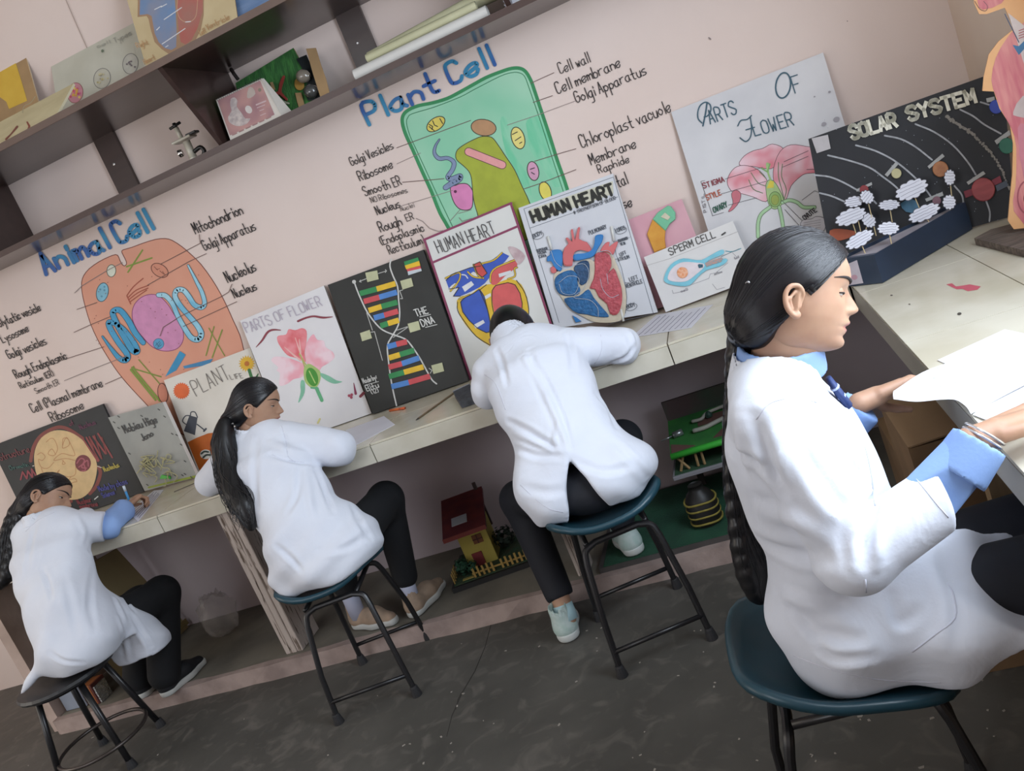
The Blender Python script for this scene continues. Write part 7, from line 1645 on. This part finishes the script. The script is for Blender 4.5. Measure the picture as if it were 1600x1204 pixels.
lobeL = smin(.04, ell((-.800, 2.52, .575), (.105, .095, .115)), cap((-.80, 2.56, .62), (-.79, 2.66, .56), .085)); lobeR = ell((-.60, 2.565, .575), (.150, .125, .10), [lx, (-.3, .95, 0), (0, 0, 1)])
sk = smin(.05, lobeL, lobeR)
ct = smin(.06, up_, sk)
# back slit: wedge from the waist down to the hem
sa = onY(885, 706, 2.42); s1, s2 = onY(889, 815, 2.38), onY(945, 785, 2.38)
d1, d2 = _n(s1-sa), _n(s2-sa); vw = _n(sa-CAM); n1 = np.cross(d1, vw); n2 = np.cross(vw, d2)
if n1@(d2) > 0: n1 = -n1
if n2@(d1) > 0: n2 = -n2
wedge = lambda P: np.maximum(np.maximum((P-sa)@n1, (P-sa)@n2), (P[:, 1]-2.58))
ct = sub(ct, wedge)
ct = inter(ct, half((-.66, 2.4, .492), (.0, -.05, -1))) 
msk = lambda P: np.clip((.95-P[:, 2])*5, .15, 1)
# the long back pleat and drag lines to the slit
P_ = [onY(800, 545, 2.80), onY(835, 610, 2.60), onY(862, 660, 2.49), onY(884, 704, 2.425)]
ct = fold(ct, .0045, 34, (.9, .2, .45), .5, msk); ct = fold(ct, .0035, 52, (-.6, .2, .8), 2.0, msk)
nh = cap((-.85, 2.95, 1.0), f3.w(-.01, 0, 0), .062, .06)
cf = smin(.012, sub(ct, nh), arms)
coat3 = soft('lab_coat', sub(cf, TOPB), (-1.12, 2.36, .47), (-.36, 3.22, 1.08), .0078, M_coat, g3)
cl = sub(cap((-.835, 2.915, .985), (-.865, 2.99, 1.035), .082, .070), cap((-.82, 2.89, .97), (-.88, 3.03, 1.06), .074, .061)); cl = inter(cl, half((-.86, 2.985, 1.03), (-.3, .75, .55))); cl = inter(cl, half((-.83, 2.91, .98), (.3, -.75, -.55)))
soft('coat_collar', cl, *bb([(-.85, 2.95, 1.01)], .12), .005, M_coat, g3)
foldlines(coat3, [([(794, 658), (824, 672), (878, 706)], .010, -.009), ([(800, 676), (840, 692), (880, 708)], .009, .006), ([(806, 700), (840, 712), (880, 712)], .010, -.008), ([(776, 546), (786, 570), (792, 600)], .010, -.007), ([(828, 546), (832, 575), (850, 620)], .012, -.005), ([(884, 510), (892, 545), (895, 580)], .012, -.006),
  ([(932, 538), (952, 566)], .009, -.009), ([(992, 540), (978, 558), (952, 568)], .008, -.008), ([(976, 510), (988, 526), (992, 545)], .010, .006), ([(932, 616), (950, 640), (962, 668)], .012, -.006), ([(872, 660), (868, 690), (884, 712)], .010, .006), ([(744, 624), (768, 630)], .008, -.007), ([(745, 600), (762, 622)], .009, .006),
  ([(890, 716), (940, 735), (985, 728)], .012, -.006), ([(895, 725), (930, 760)], .010, .005), ([(815, 760), (850, 768), (882, 765)], .014, -.005), ([(960, 690), (990, 720), (1010, 745)], .012, -.006), ([(812, 545), (848, 610), (872, 660), (886, 702)], .009, .008), ([(826, 545), (862, 610), (882, 655), (893, 700)], .008, -.007)])
for pts in ([(803, 530), (845, 618), (884, 702)], [(935, 500), (940, 545), (925, 575)], [(757, 585), (775, 600), (790, 640)], [(800, 745), (850, 790), (880, 800)]): seam(coat3, pts, .0012, 'seam', M_seam, g3)
tr3 = smin(.04, ell((-.665, 2.57, .545), (.155, .125, .085), [lx, (-.3, .95, 0), (0, 0, 1)]), cap((-.77, 2.60, .545), (-1.035, 2.88, .455), .085, .066), cap((-.60, 2.64, .545), (-.62, 3.03, .51), .085, .068))
tr3 = smin(.03, tr3, cap((-1.035, 2.88, .455), (-.965, 2.685, .150), .068, .052), cap((-.62, 3.03, .51), (-.725, 2.965, .225), .068, .050))
tr3 = inter(tr3, half((-.96, 2.67, .135), (.2, -.5, -1)))
soft('trousers', tr3, (-1.16, 2.40, .10), (-.42, 3.14, .66), .009, M_trou, g3)
M_mint = mat('sneaker_mint', '#a9bfb8', .7, col2='#bccac6', vscale=40); M_msole = mat('sneaker_sole', '#c3c7c4', .6); M_ank = mat('sock_mint', '#a8c6cc', .8)
hl, tl = onZ(905, 990, .0), onZ(865, 962, .0)
hl = np.array([-.965, 2.60, 0]); tl = np.array([-1.02, 2.84, 0])
shoe(g3, hl, tl, M_mint, M_msole, M_msole, s=1.05, ht=.075)
shoe(g3, np.array([-.705, 2.925, .0953]), np.array([-.80, 3.155, .0953]), M_mint, M_msole, M_msole, s=1.05, ht=.075)
soft('ankle', union(cap((-.965, 2.685, .17), (-.955, 2.64, .07), .034, .032), cap((-.725, 2.975, .26), (-.720, 2.955, .15), .034, .032)), (-1.04, 2.56, .02), (-.64, 3.04, .28), .006, M_skin, g3)
for p_, q_ in (((-.955, 2.64, .06), (-.960, 2.66, .115)), ((-.720, 2.957, .15), (-.722, 2.965, .21))): MB().tube([p_, q_], [.037, .036], 14).build('sock', M_ank, g3, smooth=True)
g, c, R = hair_cap(g3, f3, grow=1.03)
hair3 = soft('hair', g, c-R, c+R, .005, M_hair, g3); comb(f3, hair3, 160, (-.06, 0, -.05), 5, 1.0, .001, parent=hair3)
# ================================================================== the second girl: ponytail, in profile
g2 = person('girl in a white lab coat with a long ponytail, looking right, elbow on the worktop', (-1.72, 2.62, .46))
lx = _n((.97, .22, .0))
o2 = onY(397, 642, 2.88)
f2 = Frame(o2, RGT*.98+UPV*.04+FWD*.14, UPV, .97)
body_mesh(g2, f2, [(smin(.03, cap(f2.w(-.012, 0, -.03), (-1.935, 2.86, 1.0), .046, .055)), *bb([f2.w(0, 0, 0), (-1.93, 2.86, 1.0)], .08), .007)])
tor = spine([((-1.70, 2.605, .56), lx, .178, .125), ((-1.755, 2.65, .71), lx, .160, .112), ((-1.845, 2.76, .885), lx, .180, .108), ((-1.915, 2.84, .99), lx, .150, .075)])
shR, elR = np.array([-1.785, 2.845, .955]), onY(528, 700, 2.835); shL, elL = np.array([-2.065, 2.845, .955]), np.array([-2.245, 2.925, .890])
arms = smin(.02, cap(shR, elR, .078, .070), cap(elR, (-1.86, 3.06, .890), .060, .046), cap(shL, elL, .070, .060), cap(elL, (-2.09, 3.10, .885), .05, .045))
arms = fold(arms, .003, 70, (.8, .5, .4), .8, near(elR, .16))
up_ = smin(.045, tor, cap(shR, (-1.86, 2.84, .985), .058, .068), cap(shL, (-1.97, 2.84, .985), .058, .068))
hipf = smin(.05, ell((-1.665, 2.58, .565), (.165, .125, .105), [lx, (-.22, .97, 0), (0, 0, 1)]), cap((-1.72, 2.62, .66), (-1.62, 2.66, .56), .12, .11), cap((-1.80, 2.56, .64), (-1.835, 2.55, .555), .080, .070))
ct = smin(.06, up_, hipf); ct = inter(ct, half((-1.70, 2.5, .495), (.10, -.05, -1)))
ct = fold(ct, .0045, 32, (.85, .3, .45), 1.1, lambda P: np.clip((.98-P[:, 2])*5, .1, 1)); ct = fold(ct, .0035, 55, (-.5, .3, .85), .2, lambda P: np.clip((.95-P[:, 2])*5, .1, 1))
nh = cap((-1.93, 2.855, 1.0), f2.w(-.01, 0, -.01), .058, .054)
coat2 = soft('lab_coat', sub(smin(.012, sub(ct, nh), arms), TOPB), (-2.34, 2.40, .47), (-1.46, 3.20, 1.08), .0078, M_coat, g2)
axc = _n(f2.w(-.012, 0, -.03)-np.array([-1.935, 2.86, 1.0])); cc = np.array([-1.925, 2.855, 1.018])
cl = sub(cap(cc-axc*.02, cc+axc*.05, .078, .066), cap(cc-axc*.04, cc+axc*.08, .071, .058)); cl = inter(inter(cl, half(cc+axc*.042, axc)), half(cc-axc*.012, -axc))
soft('coat_collar', cl, *bb([cc], .12), .005, M_coat, g2)
foldlines(coat2, [([(422, 709), (457, 719), (492, 724)], .010, -.012), ([(425, 690), (460, 705), (495, 712)], .014, .006), ([(468, 727), (464, 772), (450, 800)], .011, -.007), ([(480, 728), (484, 775), (490, 810)], .012, .005), ([(492, 729), (508, 770), (520, 800)], .010, -.007), ([(415, 772), (440, 776)], .010, -.006), ([(450, 802), (438, 852)], .012, -.005), ([(432, 852), (455, 872), (470, 890)], .010, -.008),
  ([(520, 690), (540, 715)], .010, -.006), ([(400, 690), (398, 740), (402, 790)], .014, -.005), ([(500, 860), (540, 855), (575, 835)], .012, -.005), ([(550, 790), (565, 820), (578, 840)], .012, -.006), ([(440, 668), (447, 690), (450, 712)], .006, -.005)])
for pts in ([(440, 665), (447, 690), (450, 712), (462, 722)], [(425, 710), (445, 718), (475, 722)]): seam(coat2, pts, .0012, 'seam', M_seam, g2)
tr2 = smin(.04, ell((-1.69, 2.60, .55), (.155, .125, .085), [lx, (-.2, .95, 0), (0, 0, 1)]), cap((-1.63, 2.64, .56), (-1.61, 3.02, .565), .085, .070), cap((-1.79, 2.64, .555), (-1.86, 3.0, .53), .085, .070))
tr2 = smin(.03, tr2, cap((-1.61, 3.02, .565), (-1.665, 3.00, .235), .070, .052), cap((-1.86, 3.0, .53), (-1.93, 2.99, .27), .07, .052))
soft('trousers', tr2, (-2.04, 2.42, .18), (-1.42, 3.14, .68), .009, M_trou2, g2)
M_tan = mat('shoe_tan', '#a58d78', .8, col2='#94806e', vscale=30); M_wsole = mat('sole_offwhite', '#b9bab6', .6); M_sock = mat('sock_white', '#b9bcd0', .8)
shoe(g2, np.array([-1.985, 3.02, .0685]), np.array([-1.80, 2.955, .0685]), M_tan, M_wsole, None, s=1.0)
shoe(g2, np.array([-1.685, 2.95, .0685]), np.array([-1.62, 3.15, .0685]), M_tan, M_wsole, None, s=1.0)
for p_, q_ in (((-1.94, 2.995, .12), (-1.93, 2.99, .30)), ((-1.675, 2.985, .12), (-1.666, 3.0, .27))): MB().tube([p_, q_], [.034, .036], 14).build('sock', M_sock, g2, smooth=True)
pt = [onY(352, 660, 2.80), onY(350, 690, 2.765), onY(358, 730, 2.72), onY(370, 765, 2.66), onY(384, 792, 2.61), onY(393, 822, 2.575)]
g, c, R = hair_cap(g2, f2, extra=[cap(f2.w(-.06, 0, -.0), onY(355, 655, 2.82), .045, .026)])
hair2 = soft('hair', g, c-R-np.array([.05, .05, .03]), c+R, .005, M_hair, g2); comb(f2, hair2, 260, (-.085, 0, -.02), 6, 1.0, .001, parent=hair2)
soft('ponytail', tail(pt, [.026, .044, .050, .050, .044, .018]), *bb(pt, .07), .006, M_hair, hair2)
tail_strands(pt, [.027, .046, .053, .053, .048, .036], 200, 4, hair2, .0013, .024)
MB().tube([onY(352, 662, 2.80)+.027*(math.cos(q)*RGT*.9+math.sin(q)*FWD) for q in np.linspace(0, 6.283, 17)], .007, 7, cap=False).build('hair_tie', mat('tie_white', '#c9c6c0', .8, var=.4, vscale=70), hair2, smooth=True)
# ================================================================== the leftmost girl: writing, black trousers
g1 = person('leftmost girl in a white lab coat writing with a blue pen, blue sleeve showing', (-2.93, 2.56, .42))
lx = _n((.98, .18, 0))
o1_ = onY(68, 785, 2.85)
f1 = Frame(o1_, RGT-UPV*.10+FWD*.14, UPV*.86+FWD*.42, .98)
shR, elR = np.array([-2.825, 2.79, .920]), onY(172, 822, 2.885); wr = onY(199, 797, 3.03); wr[2] = max(wr[2], .882)
shL, elL = np.array([-3.13, 2.80, .925]), np.array([-3.235, 2.91, .89])
hd = onY(212, 779, 3.085)-wr
h1, _, tip = hand_sdf(wr, hd, (.2, .3, -.9), -1, (.95, 1.05, 1.1, 1.1), thumb=(.3, .6), spread=.02, s=.88)
body_mesh(g1, f1, [(cap(f1.w(-.012, 0, -.03), (-2.985, 2.80, .975), .046, .055), *bb([f1.w(0, 0, 0), (-2.985, 2.8, .975)], .08), .007), (h1, *bb([wr, wr+hd], .09), .0035)])
tor = spine([((-2.845, 2.545, .53), lx, .150, .120), ((-2.885, 2.61, .68), lx, .152, .110), ((-2.925, 2.705, .85), lx, .178, .106), ((-2.965, 2.785, .955), lx, .150, .075)])
armR = inter(cap(shR, elR, .068, .062), half(onY(164, 824, 2.87), RGT+FWD*.25))
arms = smin(.02, armR, cap(shL, elL, .064, .054), cap(elL, (-3.06, 3.10, .885), .05, .045))
arms = inter(arms, half(onY(166, 826, 2.885), elR-shR+np.array([.12, .0, .02]))) if False else arms
up_ = smin(.045, tor, cap(shR, (-2.90, 2.79, .955), .056, .066), cap(shL, (-3.03, 2.79, .955), .056, .066))
skt = smin(.06, ell((-2.835, 2.535, .535), (.155, .125, .112), [lx, (-.2, .97, 0), (0, 0, 1)]), cap((-2.855, 2.60, .68), (-2.785, 2.755, .36), .125, .112))
tl_ = cap(onY(85, 1000, 2.46), onY(34, 1082, 2.42), .030, .011)
ct = smin(.05, up_, skt); ct = smin(.03, ct, tl_)
hm = lambda P: np.maximum(-((P[:, 2]-.447)), -1)     # rests on the stool, hangs lower over the thigh
low = lambda P: np.where(P[:, 1] > 2.68, .325-P[:, 2], np.where(P[:, 0] < -2.97, .40-P[:, 2], .447-P[:, 2]))
ct = inter(ct, low); ct = inter(ct, half((-2.72, 2.90, .36), (.15, .95, -.25)))
ct = fold(ct, .0045, 33, (.9, .3, .3), .2, lambda P: np.clip((.98-P[:, 2])*5, .1, 1)); ct = fold(ct, .0035, 50, (-.6, .4, .7), 2.2, lambda P: np.clip((.98-P[:, 2])*5, .1, 1))
nh = cap((-2.985, 2.80, .975), f1.w(-.01, 0, -.01), .058, .054)
coat1 = soft('lab_coat', sub(smin(.012, sub(ct, nh), arms), TOPB), (-3.34, 2.34, .29), (-2.56, 3.20, 1.06), .0078, M_coat, g1)
axc = _n(f1.w(-.012, 0, -.03)-np.array([-2.985, 2.80, .975])); cc = np.array([-2.975, 2.795, .982])
cl = sub(cap(cc-axc*.02, cc+axc*.05, .080, .068), cap(cc-axc*.04, cc+axc*.08, .073, .060)); cl = inter(inter(cl, half(cc+axc*.04, axc)), half(cc-axc*.012, -axc))
soft('coat_collar', cl, *bb([cc], .12), .005, M_coat, g1)
foldlines(coat1, [([(108, 857), (135, 857)], .009, -.010), ([(138, 858), (158, 888), (186, 925), (210, 955)], .009, -.007), ([(66, 888), (76, 912), (80, 935)], .010, -.007), ([(150, 880), (175, 925), (200, 975)], .012, .006), ([(157, 972), (163, 1002)], .008, -.010), ([(205, 960), (222, 990), (235, 1010)], .010, -.007), ([(185, 965), (195, 1000), (200, 1030)], .011, .006), ([(95, 830), (110, 850)], .009, -.008), ([(120, 805), (132, 830), (128, 848)], .010, .005),
  ([(78, 1018), (100, 1032), (130, 1035)], .009, -.006), ([(75, 1030), (95, 1045)], .008, .005), ([(100, 900), (112, 950), (120, 990)], .014, -.005), ([(55, 820), (48, 850), (42, 890)], .012, -.005), ([(145, 890), (140, 940), (148, 985)], .013, -.005)])
for pts in ([(150, 885), (175, 925), (205, 965), (225, 985)], [(85, 800), (60, 812), (40, 830)]): seam(coat1, pts, .0012, 'seam', M_seam, g1)
s_end = elR+(wr-elR)*.80
slv = cap(elR, s_end, .055, .050); slv = fold(slv, .002, 90, (.5, .8, .2), .3)
soft('shirt_sleeve', sub(slv, TOPB), *bb([elR, wr], .08), .006, M_shirt, g1)
MB().tube([wr+.028*(math.cos(q)*_n(np.cross(hd, [0, 0, 1.0]))+math.sin(q)*np.array([0, 0, 1.0])) for q in np.linspace(0, 6.283, 21)], .0028, 6, cap=False).build('bangle', mat('bangle_cream', '#d9d0c2', .4), g1, smooth=True)
tr1 = smin(.04, ell((-2.88, 2.56, .505), (.155, .125, .075), [lx, (-.2, .95, 0), (0, 0, 1)]), cap((-2.82, 2.62, .515), (-2.775, 2.98, .475), .085, .072), cap((-2.92, 2.62, .515), (-2.90, 2.98, .46), .085, .072))
h_, t_ = onZ(258, 1090, .0685), onZ(316, 1040, .0685); h2, t2 = onZ(222, 1092, .0685), onZ(262, 1050, .0685)
aR = h_+(t_-h_)*.22+np.array([0, 0, .09]); aL = h2+(t2-h2)*.22+np.array([0, 0, .09])
tr1 = smin(.03, tr1, cap((-2.775, 2.98, .475), aR, .075, .070), cap((-2.90, 2.98, .46), aL, .075, .068))
soft('trousers', inter(tr1, half((0, 0, .10), (0, 0, -1))), (-3.2, 2.38, .08), (-2.62, 3.18, .62), .009, M_trou2, g1)
shoe(g1, h_, h_+_n(t_-h_)*.245, M_blk, M_wsole, None, s=1.0, ht=.045); shoe(g1, h2, h2+_n(t2-h2)*.245, M_blk, M_wsole, None, s=1.0, ht=.045)
pt = [onY(28, 800, 2.80), onY(18, 830, 2.76), onY(12, 865, 2.71), onY(5, 895, 2.67), onY(-4, 915, 2.65)]
g, c, R = hair_cap(g1, f1, extra=[cap(f1.w(-.06, 0, -.01), onY(26, 800, 2.80), .050, .034)])
hair1 = soft('hair', g, c-R-np.array([.05, .05, .05]), c+R, .005, M_hair, g1); comb(f1, hair1, 240, (-.08, 0, -.05), 7, 1.0, .001, parent=hair1)
soft('plait', braid(pt, [.034, .036, .040, .042, .022], 3), *bb(pt, .07), .006, M_hair, hair1)
tail_strands(pt, [.036, .038, .042, .042, .02], 60, 5, hair1, .001, .006)
# blue pen standing in her hand
a_, b_ = onY(205, 790, 3.07), onY(193, 759, 3.055)
pn = thing('pen', 'light blue pen with a white cap end held by the leftmost girl', 'pen', tuple(a_))
d = b_-a_
MB().tube([a_-d*.35, a_+d*.75], .0052, 10).build('barrel', paint('#3f93cf'), pn, smooth=True); MB().tube([a_+d*.75, b_], .0056, 10).build('end_cap', paint('#cfdbe6'), pn, smooth=True)
